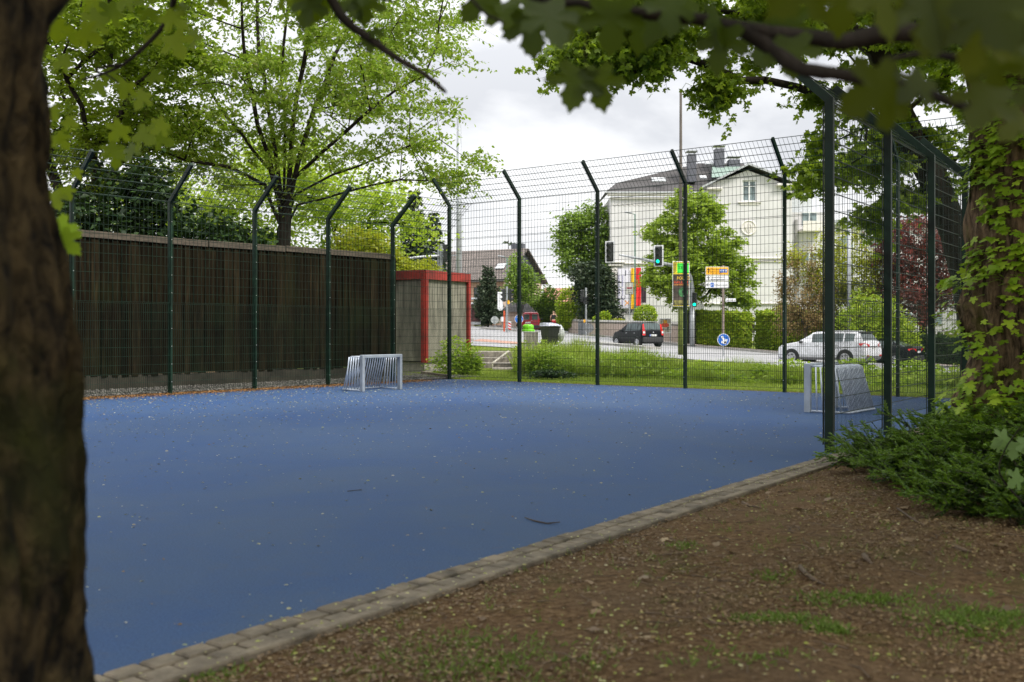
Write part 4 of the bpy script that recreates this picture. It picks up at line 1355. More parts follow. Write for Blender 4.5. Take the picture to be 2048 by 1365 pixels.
while len(clus) < 290:
    z = rng.uniform(0.2, 4.3); a = rng.uniform(PI * 0.85, PI * 2.0)
    if 0.85 < z < 1.45 and rng.random() < 0.85: continue
    if a < PI * 1.05 and rng.random() < .5: continue
    clus.append((z, a))
for z, a in clus:
    r = float(np.interp(z, [p[2] for p in spD], rdD)); cx = float(np.interp(z, [p[2] for p in spD], [p[0] for p in spD]))
    for k in range(rng.integers(6, 13)):
        zz = z + rng.normal(0, 0.10); a2 = a + rng.normal(0, 0.14)
        o_ = rng.uniform(0.03, 0.20)
        if 1.2 < zz < 2.0 and a2 < PI * 1.2: o_ += 0.12
        if zz > 2.0 and a2 < PI * 1.2: o_ = min(o_, 0.05)
        C.append((cx + math.cos(a2) * (r + o_), 10 + math.sin(a2) * (r + o_), zz))
        D.append((math.cos(a2) * 0.9 + rng.normal(0, .5), math.sin(a2) * 0.9 + rng.normal(0, .3), rng.normal(-0.45, .3)))
        N.append((math.cos(a2) * .5 + rng.normal(0, .25), math.sin(a2) * .5, 1.0 + rng.normal(0, .2)))
leaves('shoot_leaves', np.array(C), 0.088, L_ivy, tD, tpl=T_MAPLE_FINE, dirs=np.array(D), normals=np.array(N), sizevar=0.4, rng=rng)

# sprawling yew shrub at lower right, long flat sprays
def yew_shrub():
    rng = np.random.default_rng(15)
    root = thing('yew_shrub', 'sprawling dark yew shrub with feathery sprays round the foot of the right trunk', 'shrub', (4.6, 8.6, 0.1))
    M = MB(); C = []; D = []; N = []; Cb = []; Db = []
    foot = []
    for k in range(430):
        u = rng.random()
        # band from beside the first fence post to the right frame edge
        x0 = 3.3 + 2.3 * u ** .9 + rng.normal(0, .15); y0 = 11.2 - 4.5 * rng.random()
        # keep it right of a diagonal
        if x0 < (3.75 if y0 > 10.2 else 3.42) or x0 > .53 * y0 + .7 or right_of_edge(x0, y0) < .55: continue
        foot.append((x0, y0))
    for (x0, y0) in foot:
        z0 = th(x0, y0)
        a = rng.uniform(0, 2 * PI) if rng.random() < .35 else PI + rng.normal(0.3, 0.9)
        dens = min(1.0, max(0.05, (x0 - 3.35) / 1.6)) * (0.6 if y0 > 10.4 else 1.0)
        hgt = rng.uniform(0.10, 0.45) * (0.45 + .95 * dens)
        L_ = rng.uniform(0.22, 0.62)
        p0 = np.array([x0, y0, z0]); tip = p0 + np.array([math.cos(a) * L_, math.sin(a) * L_, hgt * 1.2])
        ctrl = p0 + np.array([math.cos(a) * L_ * .35, math.sin(a) * L_ * .35, hgt * 1.1])
        curve = [(1 - s_) ** 2 * p0 + 2 * (1 - s_) * s_ * ctrl + s_ * s_ * tip for s_ in np.linspace(0, 1, 6)]
        M.tube(curve, np.linspace(0.006, 0.002, 6), n=4, caps=False)
        for j in range(1, 15):
            s_ = 0.12 + 0.88 * j / 14
            q = (1 - s_) ** 2 * p0 + 2 * (1 - s_) * s_ * ctrl + s_ * s_ * tip
            tan = (tip - p0) / L_
            for sd in (-1, 1):
                ang = a + sd * rng.uniform(0.5, 1.1)
                tl = rng.uniform(0.08, 0.2) * (1.25 - 0.7 * s_)
                dv = np.array([math.cos(ang), math.sin(ang), rng.normal(0.22, .42)])
                M.tube([q, q + dv * tl], [0.002, 0.001], n=3, caps=False)
                nn = int(tl / 0.0075)
                for i in range(nn):
                    b_ = q + dv * tl * (i / nn)
                    for s2 in (-1, 1):
                        nd = dv + s2 * 1.3 * np.array([-math.sin(ang), math.cos(ang), 0]) + np.array([0, 0, rng.normal(0, .2)])
                        if s_ > 0.6 or rng.random() < 0.35: Cb.append(b_); Db.append(nd)
                        else: C.append(b_); D.append(nd)
    M.build('stems', bark_grey, root, fix=False)
    C = np.array(C); Cb = np.array(Cb)
    leaves('needles', C, 0.032, L_yew, root, tpl=T_DIAMOND, dirs=np.array(D), wscale=0.60, rng=rng, tilt=0.4)
    leaves('shoot_needles', Cb, 0.034, L_yewb, root, tpl=T_DIAMOND, dirs=np.array(Db), wscale=0.62, rng=rng, tilt=0.4)
    print('yew', len(C), len(Cb))


yew_shrub()
# maple seedling poking in from the right edge
sg = thing('maple_seedling', 'pale leafed seedling at the right edge in front of the gnarled trunk', 'plant', P(2050, 1010, 6.2))
twig(sg, [P(2050, 1010, 6.2), P(2000, 950, 6.2), P(2010, 900, 6.2), P(2045, 850, 6.2)], 0.006, 0.003)
big_leaves(sg, 'seedling_leaves', [lf(2015, 872, 6.2, .12, -60), lf(2030, 885, 6.2, .12, -10), lf(2050, 875, 6.1, .13, 20), lf(2005, 890, 6.2, .08, -80), lf(2040, 950, 6.2, .13, -50)], leafmat('pale seedling leaves', [(0.12, 0.2, 0.06), (0.17, 0.26, 0.09)], 0.3, (0.3, 0.5, 0.1)))

# ------------------------------------------------------------------ GROUND LITTER AND GRASS
rng = np.random.default_rng(44)




def scatter(n, f, x0, x1, y0, y1, ybias=1.0):
    out_ = []
    while len(out_) < n:
        x = rng.uniform(x0, x1); y = y0 + (y1 - y0) * rng.random() ** ybias
        if f(x, y): out_.append((x, y, th(x, y)))
    return np.array(out_)


def dens(x, y, s_=0.6, thr=0.0, seed=0): return noise.noise(Vector((x * s_, y * s_, seed))) > thr + rng.normal(0, .18)


def in_view(x, y, m_=0.4): return abs(x) < 0.52 * y + m_


lit = scatter(30000, lambda x, y: right_of_edge(x, y) > 0.42 and in_view(x, y) and (noise.noise(Vector((x * .9, y * .9, 2))) + .4 * noise.noise(Vector((x * 3, y * 3, 2))) > rng.normal(0.02, .12) or (right_of_edge(x, y) < 0.75 and rng.random() < .6) or rng.random() < .06), -4, 7.5, 3.6, 14, 1.35)
lit[:, 2] += rng.uniform(0.002, 0.022, len(lit))
n_ = len(lit)
nrm = np.stack([rng.normal(0, .45, n_), rng.normal(0, .45, n_), np.ones(n_)], 1)
a_ = rng.uniform(0, 6.28, n_)
L_litter = leafmat('dry leaf litter', [(0.11, 0.066, 0.032), (0.165, 0.10, 0.050), (0.235, 0.152, 0.078), (0.14, 0.09, 0.048), (0.36, 0.26, 0.13)], 0.12, (0.3, 0.2, 0.06))
tag(leaves('leaf_litter', lit, 0.0175, L_litter, tpl=T_OVAL, dirs=np.stack([np.cos(a_), np.sin(a_), rng.normal(0, .15, n_)], 1), normals=nrm, sizevar=0.6, rng=rng), kind='stuff')
# pale and yellow petals / bud scales
pt_ = scatter(2600, lambda x, y: right_of_edge(x, y) > 0.1 and in_view(x, y), -4, 7.5, 3.8, 14, 1.2)
pt_[:, 2] = np.maximum(pt_[:, 2], np.where([right_of_edge(x, y) < 0.45 for x, y in pt_[:, :2]], 0.022, -1)) + 0.012
n_ = len(pt_); a_ = rng.uniform(0, 6.28, n_)
L_petal = leafmat('fallen bud scales', [(0.42, 0.40, 0.14), (0.30, 0.34, 0.06), (0.50, 0.46, 0.28)], 0.2, (0.5, 0.5, 0.1))
tag(leaves('fallen_blossom', pt_, 0.019, L_petal, tpl=T_OVAL, dirs=np.stack([np.cos(a_), np.sin(a_), 0 * a_], 1), normals=np.stack([rng.normal(0, .3, n_), rng.normal(0, .3, n_), np.ones(n_)], 1), sizevar=0.5, rng=rng), kind='stuff')


def on_court(x, y): return right_of_edge(x, y) < 0.05 and (x - C0.x) * -NLI.x + (y - C0.y) * -NLI.y < -0.02 and (x - C0.x) * -NBI.x + (y - C0.y) * -NBI.y < 0


def left_dist(x, y): return (x - C0.x) * NLI.x + (y - C0.y) * NLI.y


fl = scatter(6200, lambda x, y: on_court(x, y) and in_view(x, y) and (rng.random() < math.exp(-left_dist(x, y) / 5.0) + 0.13), -12, 9, 4.5, 29)
fl[:, 2] = 0.004
n_ = len(fl); a_ = rng.uniform(0, 6.28, n_)
sz = (0.016 + 0.0009 * fl[:, 1]) * rng.uniform(0.5, 1.5, n_)
L_fleck = leafmat('fallen petals', [(0.38, 0.36, 0.27), (0.26, 0.29, 0.11), (0.46, 0.45, 0.38), (0.14, 0.09, 0.05), (0.22, 0.16, 0.09)], 0.15, (0.5, 0.5, 0.3))
tag(leaves('fallen_petals', fl, sz, L_fleck, tpl=T_OVAL, dirs=np.stack([np.cos(a_), np.sin(a_), 0 * a_ + .05], 1), normals=np.stack([rng.normal(0, .3, n_), rng.normal(0, .3, n_), np.ones(n_)], 1), rng=rng), kind='stuff')
# rust coloured litter drifted along the left edge of the court
q = rng.uniform(1.0, 17, 16000); o2 = np.abs(rng.normal(0, 0.36, 16000)) - 0.14
rust = np.stack([C0.x + UL.x * q + NLI.x * o2, C0.y + UL.y * q + NLI.y * o2, np.full(16000, 0.006) + rng.uniform(0, .02, 16000)], 1)
a_ = rng.uniform(0, 6.28, 16000)
L_rust = leafmat('rust brown litter', [(0.13, 0.055, 0.015), (0.26, 0.125, 0.035), (0.34, 0.19, 0.07), (0.17, 0.08, 0.025)], 0.1, (0.3, 0.15, 0.03))
tag(leaves('rust_litter', rust, 0.035, L_rust, tpl=T_OVAL, dirs=np.stack([np.cos(a_), np.sin(a_), 0 * a_ + .1], 1), sizevar=.5, tilt=.4, rng=rng), kind='stuff')
# loose stones on the gravel strip
q = rng.uniform(-1.5, 17, 9000); o2 = rng.uniform(0.14, 2.0, 9000)
st_ = np.stack([C0.x + UL.x * q - NLI.x * o2, C0.y + UL.y * q - NLI.y * o2, 0.02 + 0.012 * o2 + rng.uniform(0, .012, 9000)], 1)
tv = np.array([[1, 0, 0], [0, 1, 0], [-1, 0, 0], [0, -1, 0], [0, 0, .7], [0, 0, -.7]], float)
tf = np.array([[0, 1, 4], [1, 2, 4], [2, 3, 4], [3, 0, 4], [1, 0, 5], [2, 1, 5], [3, 2, 5], [0, 3, 5]])
sc_ = rng.uniform(0.012, 0.030, (9000, 1, 1)) * rng.uniform(0.7, 1.3, (9000, 1, 3))
Vs = (st_[:, None] + tv[None] * sc_).reshape(-1, 3); Fs = (tf[None] + (np.arange(9000) * 6)[:, None, None]).reshape(-1, 3)
tag(np_mesh('gravel_stones', Vs, Fs, leafmat('pebbles', [(0.04, 0.037, 0.033), (0.10, 0.095, 0.085), (0.24, 0.225, 0.20)], 0.0)), kind='stuff')


def tufts(name, pts_, h, wdt, lm, per=1, kind='stuff', spread=0.03, lean=0.5, tpl=T_BLADE):
    n = len(pts_) * per
    C = np.repeat(pts_, per, axis=0) + np.concatenate([rng.normal(0, spread, (n, 2)), np.zeros((n, 1))], 1)
    d = np.stack([rng.normal(0, lean, n), rng.normal(0, lean, n), np.ones(n)], 1)
    a = rng.uniform(0, 6.28, n)
    s_ = h * rng.uniform(0.45, 1.3, n)
    o_ = leaves(name, C, s_, lm, tpl=tpl, dirs=d, normals=np.stack([np.cos(a), np.sin(a), 0 * a], 1), wscale=wdt / h, rng=rng)
    return tag(o_, kind=kind)


def sback(x, y): return (x - C0.x) * -NBI.x + (y - C0.y) * -NBI.y


L_moss = leafmat('shade grass', [(0.08, 0.14, 0.02), (0.13, 0.21, 0.03), (0.20, 0.28, 0.06)], 0.3, (0.3, 0.45, 0.05))
# low greenery on the soil: patches
pc_ = [(1.75, 5.05, .30, .08, 170), (2.15, 4.6, .32, .16, 330), (1.25, 4.75, .20, .05, 120), (1.45, 4.6, .10, .06, 130), (-0.1, 4.15, .5, .16, 130), (-1.35, 4.2, .25, .08, 90), (-0.25, 4.5, .45, .22, 110), (0.95, 4.1, .35, .1, 30), (1.15, 6.6, .12, .1, 30), (1.45, 5.6, .1, .08, 30), (3.0, 5.4, .25, .1, 60)]
gp = np.concatenate([np.stack([rng.normal(c[0], c[2] * .5, c[4]), rng.normal(c[1], c[3] * .8, c[4]), np.zeros(c[4])], 1) for c in pc_])
gp = np.array([(x, y, th(x, y)) for x, y, _ in gp if right_of_edge(x, y) > 0.4])
tufts('ground_greenery', gp, 0.035, 0.010, L_moss, per=4, spread=0.02, lean=1.0, tpl=T_OVAL)
gp2 = scatter(420, lambda x, y: right_of_edge(x, y) > 0.42 and in_view(x, y), -3, 6, 3.9, 12)
tufts('grass_tufts', gp2, 0.05, 0.004, L_moss, per=6, spread=0.015, lean=0.8)
# mown verge
vg = scatter(26000, lambda x, y: 0.15 < sback(x, y) < 5.2 and in_view(x, y, 1), -4, 17, 19, 36)
tufts('verge_grass', vg, 0.07, 0.014, L_grass, per=2, lean=0.6)
# tall weeds between verge and road
wd = scatter(19000, lambda x, y: 3.2 + 0.5 * noise.noise(Vector((x * .6, y * .6, 1))) < sback(x, y) < 9.5 and in_view(x, y, 1) and x > 0.2, -2, 24, 22, 44)
hz = np.array([max(.22, 0.60 - 0.062 * max(0, x - 1)) + 0.5 * max(-.6, noise.noise(Vector((x * .6, y * .6, 7)))) for x, y, _ in wd])
n_ = len(wd)
d = np.stack([rng.normal(0, .28, n_ * 3), rng.normal(0, .28, n_ * 3), np.ones(n_ * 3)], 1); a = rng.uniform(0, 6.28, n_ * 3)
C = np.repeat(wd, 3, axis=0) + np.concatenate([rng.normal(0, .05, (n_ * 3, 2)), np.zeros((n_ * 3, 1))], 1)
s_ = np.repeat(hz, 3) * rng.uniform(.6, 1.5, n_ * 3)
tag(leaves('tall_grass', C, s_, L_grass, tpl=T_BLADE, dirs=d, normals=np.stack([np.cos(a), np.sin(a), 0 * a], 1), wscale=0.035, rng=rng), kind='stuff')
wl_ = wd[rng.choice(n_, 16000)]
hz2 = np.array([max(.2, 0.62 - 0.062 * max(0, x - 1)) + 0.6 * max(-.6, noise.noise(Vector((x * .5, y * .5, 7)))) for x, y, _ in wl_])
C = wl_ + np.stack([rng.normal(0, .06, 16000), rng.normal(0, .06, 16000), hz2 * rng.random(16000)], 1)
tag(leaves('verge_weeds', C, 0.13, L_weed, tpl=T_OVAL, rng=rng, sizevar=0.5), kind='stuff')

# bushy plants standing out of the verge
for k, (px, py, dd, rx, rz, nn, lmx, lb_) in enumerate([
        (925, 735, 32.0, .62, .62, 2600, L_weed, 'bright green bush at the foot of the red framed box'),
        (1085, 722, 31.0, .55, .60, 2400, L_weed, 'leafy green bush in front of the concrete pillar'),
        (1100, 752, 29.3, .60, .24, 900, L_dark, 'low dark leaved plant at the edge of the mown grass'),
        (1250, 720, 31.0, .75, .45, 2200, L_weed, 'wide weedy clump on the verge below the small dark car'),
        (1520, 742, 29.0, .35, .30, 900, L_weed, 'small weedy clump on the verge between two right hand fence posts'),
        (1830, 730, 30.0, .80, .45, 2200, L_weed, 'weedy clump on the verge near the right trunk'),
        (1700, 735, 29.5, .60, .40, 1600, L_weed, 'weedy clump on the verge behind the right hand goal')]):
    p = P(px, py, dd); g_ = th(p.x, p.y)
    bush('verge_bush', lb_, (p.x, p.y, g_), [(p.x, p.y, g_ + rz * .8, rx, .5, rz * .8), (p.x + .5 * rx, p.y, g_ + rz * .5, rx * .9, .4, rz * .5), (p.x - .6 * rx, p.y, g_ + rz * .45, rx * .8, .4, rz * .5)], nn, 0.10, lmx, 100 + k, tpl=T_OVAL, shell=0.0, noise_amt=.6, group='leafy clumps on the verge')

# twigs and roots lying on the soil
wm = mat('dead twig', (0.13, 0.09, 0.06), 0.9, var=.2)
for (pp, r_, lb_) in ([([(1485, 1008), (1500, 1015), (1520, 1018)], .012, 'short exposed root on the soil nearest the paving'),
                       ([(1600, 1138), (1612, 1152), (1630, 1165), (1650, 1175)], .014, 'curved brown root in the middle of the leaf litter'),
                       ([(1728, 1115), (1742, 1130)], .018, 'stubby root right of the curved one'),
                       ([(1795, 1020), (1830, 1045), (1850, 1055)], .008, 'pale thin twig below the yew shrub'),
                       ([(1905, 1096), (1930, 1103), (1945, 1108)], .012, 'pale stick at the right of the leaf litter')]):
    M = MB(); P3 = []
    for (px, py) in pp:
        dd = 8.0
        for _ in range(12):
            z_ = th(dd * (px - 1024) / 2000, dd); dd = (CAMZ - z_) * 2000 / (py - 660)
        x_ = dd * (px - 1024) / 2000
        P3.append((x_, dd, th(x_, dd) + 0.012))
    M.tube(P3, [r_] + [r_ * .8] * (len(P3) - 2) + [r_ * .4], n=7)
    o_ = M.build('fallen_stick', wm, smooth=True, loc=P3[0])
    tag(o_, lb_, 'stick', 'sticks and roots on the soil')
for (pp, r_, lb_) in ([([(1050, 1038), (1070, 1045), (1095, 1050), (1120, 1047)], .006, 'curved thin dark stick lying on the blue court near the paving'),
                       ([(695, 985), (722, 982)], .006, 'short brown stick lying on the blue court further left')]):
    M = MB(); P3 = []
    for (px, py) in pp:
        dd = CAMZ * 2000 / (py - 660); P3.append((dd * (px - 1024) / 2000, dd, 0.010))
    M.tube(P3, [r_ * .6] + [r_] * (len(P3) - 2) + [r_ * .5], n=6)
    tag(M.build('fallen_stick', mat('dark twig', (0.06, 0.045, 0.035), .9), smooth=True, loc=P3[0]), lb_, 'stick', 'sticks on the court')

# unseen trees added outside the frame so their crowns shade court and soil
for (x_, y_, r_, s_, lb_) in ((10.5, 6.5, 4.0, 91, 'unseen tree added for shade to the right of the near trunk'), (13.5, 14.0, 4.2, 92, 'unseen tree added for shade beside the right hand fence')):
    tree('added_shade_tree', lb_, (x_, y_, .1), [(x_, y_, 0), (x_, y_, 2.5), (x_, y_, 4.5)], [(x_, y_, 9.0, r_, r_, 3.8)], 60, 5200, 0.34, L_maple, bark_dark, .3, seed=s_, spread=(.8, .8, .6), group='unseen trees added for shade')

# thin twigs strewn over the soil
tw = scatter(420, lambda x, y: right_of_edge(x, y) > 0.45 and in_view(x, y), -3, 7, 3.9, 12)
TW = MB()
for x, y, z in tw:
    a = rng.uniform(0, 6.28); L_ = rng.uniform(.04, .22); r_ = rng.uniform(.0015, .004)
    TW.tube([(x, y, z + .008), (x + math.cos(a) * L_ * .5, y + math.sin(a) * L_ * .5, z + .015), (x + math.cos(a + .3) * L_, y + math.sin(a + .3) * L_, z + .008)], [r_, r_, r_ * .5], n=4, caps=False)
tag(TW.build('twig_litter', wm, fix=False), kind='stuff')
big = scatter(110, lambda x, y: right_of_edge(x, y) > 0.15 and in_view(x, y), -3, 7, 3.9, 12)
big[:, 2] += .02; n_ = len(big); a_ = rng.uniform(0, 6.28, n_)
tag(leaves('fallen_maple_leaves', big, 0.055, L_litter, tpl=T_MAPLE, dirs=np.stack([np.cos(a_), np.sin(a_), rng.normal(0, .1, n_)], 1), normals=np.stack([rng.normal(0, .3, n_), rng.normal(0, .3, n_), np.ones(n_)], 1), rng=rng, sizevar=.4), kind='stuff')
# ------------------------------------------------------------------ BUILDINGS
plaster = mat('warm white plaster', (0.585, 0.58, 0.585), 0.9, var=0.06, scale=0.6)
trim = mat('pale stucco trim', (0.70, 0.67, 0.635), 0.85, var=0.06)
slate = mat('dark slate', (0.050, 0.046, 0.046), 0.75, var=0.25, scale=2.0, mscale=(1, 1, 6), bmp=0.3, bscale=12)
zinc = mat('grey zinc', (0.40, 0.42, 0.43), 0.45, metal=.3, var=.1)
copper = mat('green copper sheet', (0.22, 0.30, 0.26), 0.6, var=.15)
chim = mat('slate clad chimney', (0.10, 0.105, 0.125), 0.7, var=.2, mscale=(1, 1, 8))
wglass = glassmat('window glass', (0.16, 0.21, 0.22))
wframe = mat('white window frame', (0.66, 0.68, 0.68), 0.5, var=.05)
YV = 88.0
S_ = 2000 / YV


def vx(px, y=YV): return y * (px - 1024) / 2000
def vz(py, y=YV): return CAMZ + y * (660 - py) / 2000


v = thing('villa', 'large pale stuccoed villa with slate roof, gable and chimneys beyond the road', 'building', (vx(1410), YV, 0.5))
gz0 = 0.4
# walls: left part set back 0.7 m, gable part in front
M = MB()
yl, yf = YV + 0.7, YV
M.box(((vx(1223) + vx(1408)) / 2, yl + 5, (gz0 + vz(392)) / 2), (vx(1408) - vx(1223), 10, vz(392) - gz0))
M.build('side_wall', plaster, v)
M = MB()
x0, x1 = vx(1408), vx(1584)
ap = (vx(1495), vz(341))
wx0, wx1, wz0, wz1 = vx(1485), vx(1513), vz(403), vz(361)
ez = vz(374)
# gable front with a real opening
def slope(x): return ez + (ap[1] - ez) * (1 - abs(x - ap[0]) / (ap[0] - x0 if x < ap[0] else x1 - ap[0]))
M.add([(x0, yf, gz0), (wx0, yf, gz0), (wx0, yf, slope(wx0)), (x0, yf, ez)], [(0, 1, 2, 3)])
M.add([(wx1, yf, gz0), (x1, yf, gz0), (x1, yf, ez), (wx1, yf, slope(wx1))], [(0, 1, 2, 3)])
M.add([(wx0, yf, gz0), (wx1, yf, gz0), (wx1, yf, wz0), (wx0, yf, wz0)], [(0, 1, 2, 3)])
M.add([(wx0, yf, wz1), (wx1, yf, wz1), (wx1, yf, slope(wx1)), (ap[0], yf, ap[1]), (wx0, yf, slope(wx0))], [(0, 1, 2, 3, 4)])
for xx in (wx0, wx1): M.add([(xx, yf, wz0), (xx, yf + .25, wz0), (xx, yf + .25, wz1), (xx, yf, wz1)], [(0, 1, 2, 3)])
M.add([(wx0, yf, wz0), (wx1, yf, wz0), (wx1, yf + .25, wz0), (wx0, yf + .25, wz0)], [(0, 1, 2, 3)])
M.add([(wx0, yf, wz1), (wx1, yf, wz1), (wx1, yf + .25, wz1), (wx0, yf + .25, wz1)], [(0, 1, 2, 3)])
M.add([(x0, yf, gz0), (x0, yf + 9, gz0), (x0, yf + 9, ez), (x0, yf, ez)], [(0, 1, 2, 3)])
M.add([(x1, yf, gz0), (x1, yf + 9, gz0), (x1, yf + 9, ez), (x1, yf, ez)], [(0, 1, 2, 3)])
M.build('gable_wall', plaster, v, fix=False)
# window of the gable
W = MB(); cxw, czw = (wx0 + wx1) / 2, (wz0 + wz1) / 2; ww, hw_ = wx1 - wx0, wz1 - wz0
for sx_ in (-1, 0, 1): W.box((cxw + sx_ * (ww / 2 - .05 * abs(sx_)), yf + .15, czw), (.10 if sx_ else .13, .07, hw_))
for sz in (-1, 1): W.box((cxw, yf + .152, czw + sz * (hw_ / 2 - .05)), (ww, .06, .10))
W.box((cxw, yf + .153, czw + hw_ * .22), (ww, .05, .05))
wi = W.build('window', wframe, v)
G_ = MB(); G_.box((cxw, yf + .20, czw), (ww, .02, hw_)); G_.build('glass', wglass, wi)
G_ = MB(); G_.box((cxw, yf - .06, wz0 - .10), (ww + .8, .16, .10), bev=.02); G_.box((cxw, yf - .02, wz0 - .24), (ww + .4, .08, .16)); G_.build('sill', trim, wi)
for sx_ in (-1, 1):
    G_ = MB(); G_.box((cxw + sx_ * ww * .26, yf + .23, czw - .2), (ww * .30, .01, hw_ * .7)); G_.build('curtain', mat('curtain', (0.35, 0.40, 0.38), .9), wi)
# cornices and bands
M = MB()
M.box(((vx(1216) + vx(1408)) / 2, yl - .15, vz(388)), (vx(1408) - vx(1216), .5, .22), bev=.05)
M.box(((vx(1220) + vx(1406)) / 2, yl - .08, vz(395)), (vx(1406) - vx(1220), .3, .14), bev=.03)
for px_ in range(1232, 1400, 10):      # small arched frieze
    c = vx(px_); z_ = vz(405)
    M.tube([(c - .2, yl - .02, z_), (c - .14, yl - .03, z_ - .16), (c, yl - .03, z_ - .23), (c + .14, yl - .03, z_ - .16), (c + .2, yl - .02, z_)], .022, n=4)
    M.disc((c, yl - .005, z_ + .1), (0, -1, 0), .05, .03, n=10)
M.build('cornice', trim, v)
M = MB()
M.box(((vx(1216) + vx(1250)) / 2, yl - .12, vz(524)), (vx(1250) - vx(1216), .34, .16), bev=.04)
M.box(((vx(1218) + vx(1247)) / 2, yl - .07, vz(530)), (vx(1247) - vx(1218), .24, .16), bev=.04)
M.box(((vx(1250.5) + vx(1408)) / 2, yl - .05, vz(526)), (vx(1408) - vx(1250.5), .16, .14), bev=.03)
M.box(((x0 + x1) / 2, yf - .07, vz(517)), (x1 - x0 + .2, .16, .12), bev=.03)
M.box(((x0 + x1) / 2, yf - .05, vz(523)), (x1 - x0 + .1, .12, .07))
M.box(((x0 + x1) / 2, yf - .07, vz(608)), (x1 - x0 + .2, .16, .12), bev=.03)
M.build('string_course', trim, v)
M = MB()                                # grooved lower storey at the corner
for k in range(14):
    M.box(((vx(1223.5) + vx(1236)) / 2, yl - .045, vz(537 + 8 * k)), (vx(1236) - vx(1223.5), .10, .29), bev=.02)
M.build('corner_quoins', trim, v)
for px_, py_, yy, r_, pc__ in ((1296, 462, yl, 0.62, 'left'), (1497, 456, yf, 0.62, 'right')):
    M = MB()
    ring = [(vx(px_) + r_ * math.cos(t_ / 24 * 2 * PI), yy - .04, vz(py_) + r_ * math.sin(t_ / 24 * 2 * PI)) for t_ in range(25)]
    M.tube(ring, .07, n=6); M.disc((vx(px_), yy - .002, vz(py_)), (0, -1, 0), r_ * .95, .04, n=24)
    for q in (-.28, 0, .28): M.tube([(vx(px_) + q * .3, yy - .06, vz(py_) - .45), (vx(px_) + q, yy - .08, vz(py_) + .05), (vx(px_) + q * .5, yy - .06, vz(py_) + .42)], [.04, .07, .03], n=5)
    M.build('medallion', trim, v)
# roofs
M = MB()
xa, xb = vx(1211), vx(1412)
zE, zM = vz(384), vz(357)
ye, ym = yl - .4, yl + 2.2
fl_ = [(xa, ye, zE), (xb + 9, ye + .9, zE), (xb + 9, ym, zM), (vx(1232, ym), ym, zM)]
M.add(fl_, [(0, 1, 2, 3)])
M.add([(xa, ye, zE), (vx(1232, ym), ym, zM), (vx(1232, ym), ym + 6, zM), (xa, ye + 11, zE)], [(0, 1, 2, 3)])
xr0, xr1 = vx(1398, 94), vx(1482, 94); zr = vz(327, 94)
xm0 = vx(1312, ym); xm1 = xb + 9
M.add([(xm0, ym, zM), (xm1, ym, zM), (xr1, 94, zr), (xr0, 94, zr)], [(0, 1, 2, 3)])
M.add([(vx(1232, ym), ym, zM), (xm0, ym, zM), (xr0, 94, zr), (xm0, 97, zM), (vx(1232, ym), ym + 6, zM)], [(0, 1, 2), (0, 2, 3, 4)])
M.add([(xm1, ym, zM), (xm1, 97, zM), (xr1, 94, zr)], [(0, 1, 2)])
rf = M.build('roof', slate, v)
# gable roof with overhang, thick edge
M = MB()
ox0, ox1 = vx(1403), vx(1590)
zA = vz(332); zs0, zs1 = vz(377), vz(368)
for (xa_, za_) in ((ox0, zs0), (ox1, zs1)):
    P0 = [(xa_, yf - .55, za_), (ap[0], yf - .55, zA), (ap[0], yf + 8, zA), (xa_, yf + 8, za_)]
    M.poly(P0, .07, (0, 0, 1))
M.build('gable_roof', mat('gable slate', (0.10, 0.10, 0.11), .7), rf)
M = MB()
for (xa_, za_) in ((ox0 - .06, zs0 - .05), (ox1 + .06, zs1 - .05)):
    M.add([(xa_, yf - .60, za_ - .02), (ap[0], yf - .60, zA - .02), (ap[0], yf - .60, zA + .16), (xa_, yf - .60, za_ + .16)], [(0, 1, 2, 3)])
M.build('verge_board', zinc, rf)
M = MB()
M.box((vx(1428), yf - .2, vz(379)), (vx(1443) - vx(1412), .55, .20), bev=.04)
M.box((vx(1567), yf - .2, vz(371)), (vx(1584) - vx(1553), .55, .20), bev=.04)
M.build('return_cornice', trim, v)
M = MB()
M.poly([(vx(1424, 90), 90.2, vz(356, 90)), (vx(1426, 92), 92.4, vz(334, 92)), (vx(1492, 92), 92.4, vz(334, 92)), (vx(1476, 90), 90.2, vz(352, 90))], .08, (0, -.6, .8))
M.build('copper_roof', copper, rf)
for (pa, pb, pt, pbm, yy, nm) in ((1375, 1391, 310, 352, 90.6, 0), (1429, 1447, 299, 334, 92.6, 0), (1456, 1478, 321, 335, 92.8, 0)):
    M = MB(); M.box(((vx(pa, yy) + vx(pb, yy)) / 2, yy, (vz(pt, yy) + vz(pbm, yy)) / 2 - .3), (vx(pb, yy) - vx(pa, yy), .9, vz(pt, yy) - vz(pbm, yy) + .6))
    ch = M.build('chimney', chim, rf)
    M = MB(); 
    for q in (-.3, .3): M.box(((vx(pa, yy) + vx(pb, yy)) / 2 + q * .9, yy, vz(pt, yy) + .12), (.06, .06, .24))
    M.box(((vx(pa, yy) + vx(pb, yy)) / 2, yy, vz(pt, yy) + .27), (vx(pb, yy) - vx(pa, yy) + .25, 1.1, .07)); M.build('cap', zinc, ch)
for (cx_, cy_, wd_, hh, yy) in ((1316, 364, 1.25, .62, yl + 1.4), (1404, 359, .62, .45, yl + 2.0), (1416, 331, .75, .45, 93)):
    M = MB(); M.box((vx(cx_, yy), yy - .45, vz(cy_, yy) + .1), (wd_, .12, hh), M=Matrix.Rotation(math.radians(-48), 3, 'X'))
    sk = M.build('skylight', zinc, rf)
    M = MB(); M.box((vx(cx_, yy), yy - .50, vz(cy_, yy) + .16), (wd_ * .8, .04, hh * .8), M=Matrix.Rotation(math.radians(-48), 3, 'X')); M.build('pane', mat('bright skylight glass', (.5, .52, .54), .1), sk)
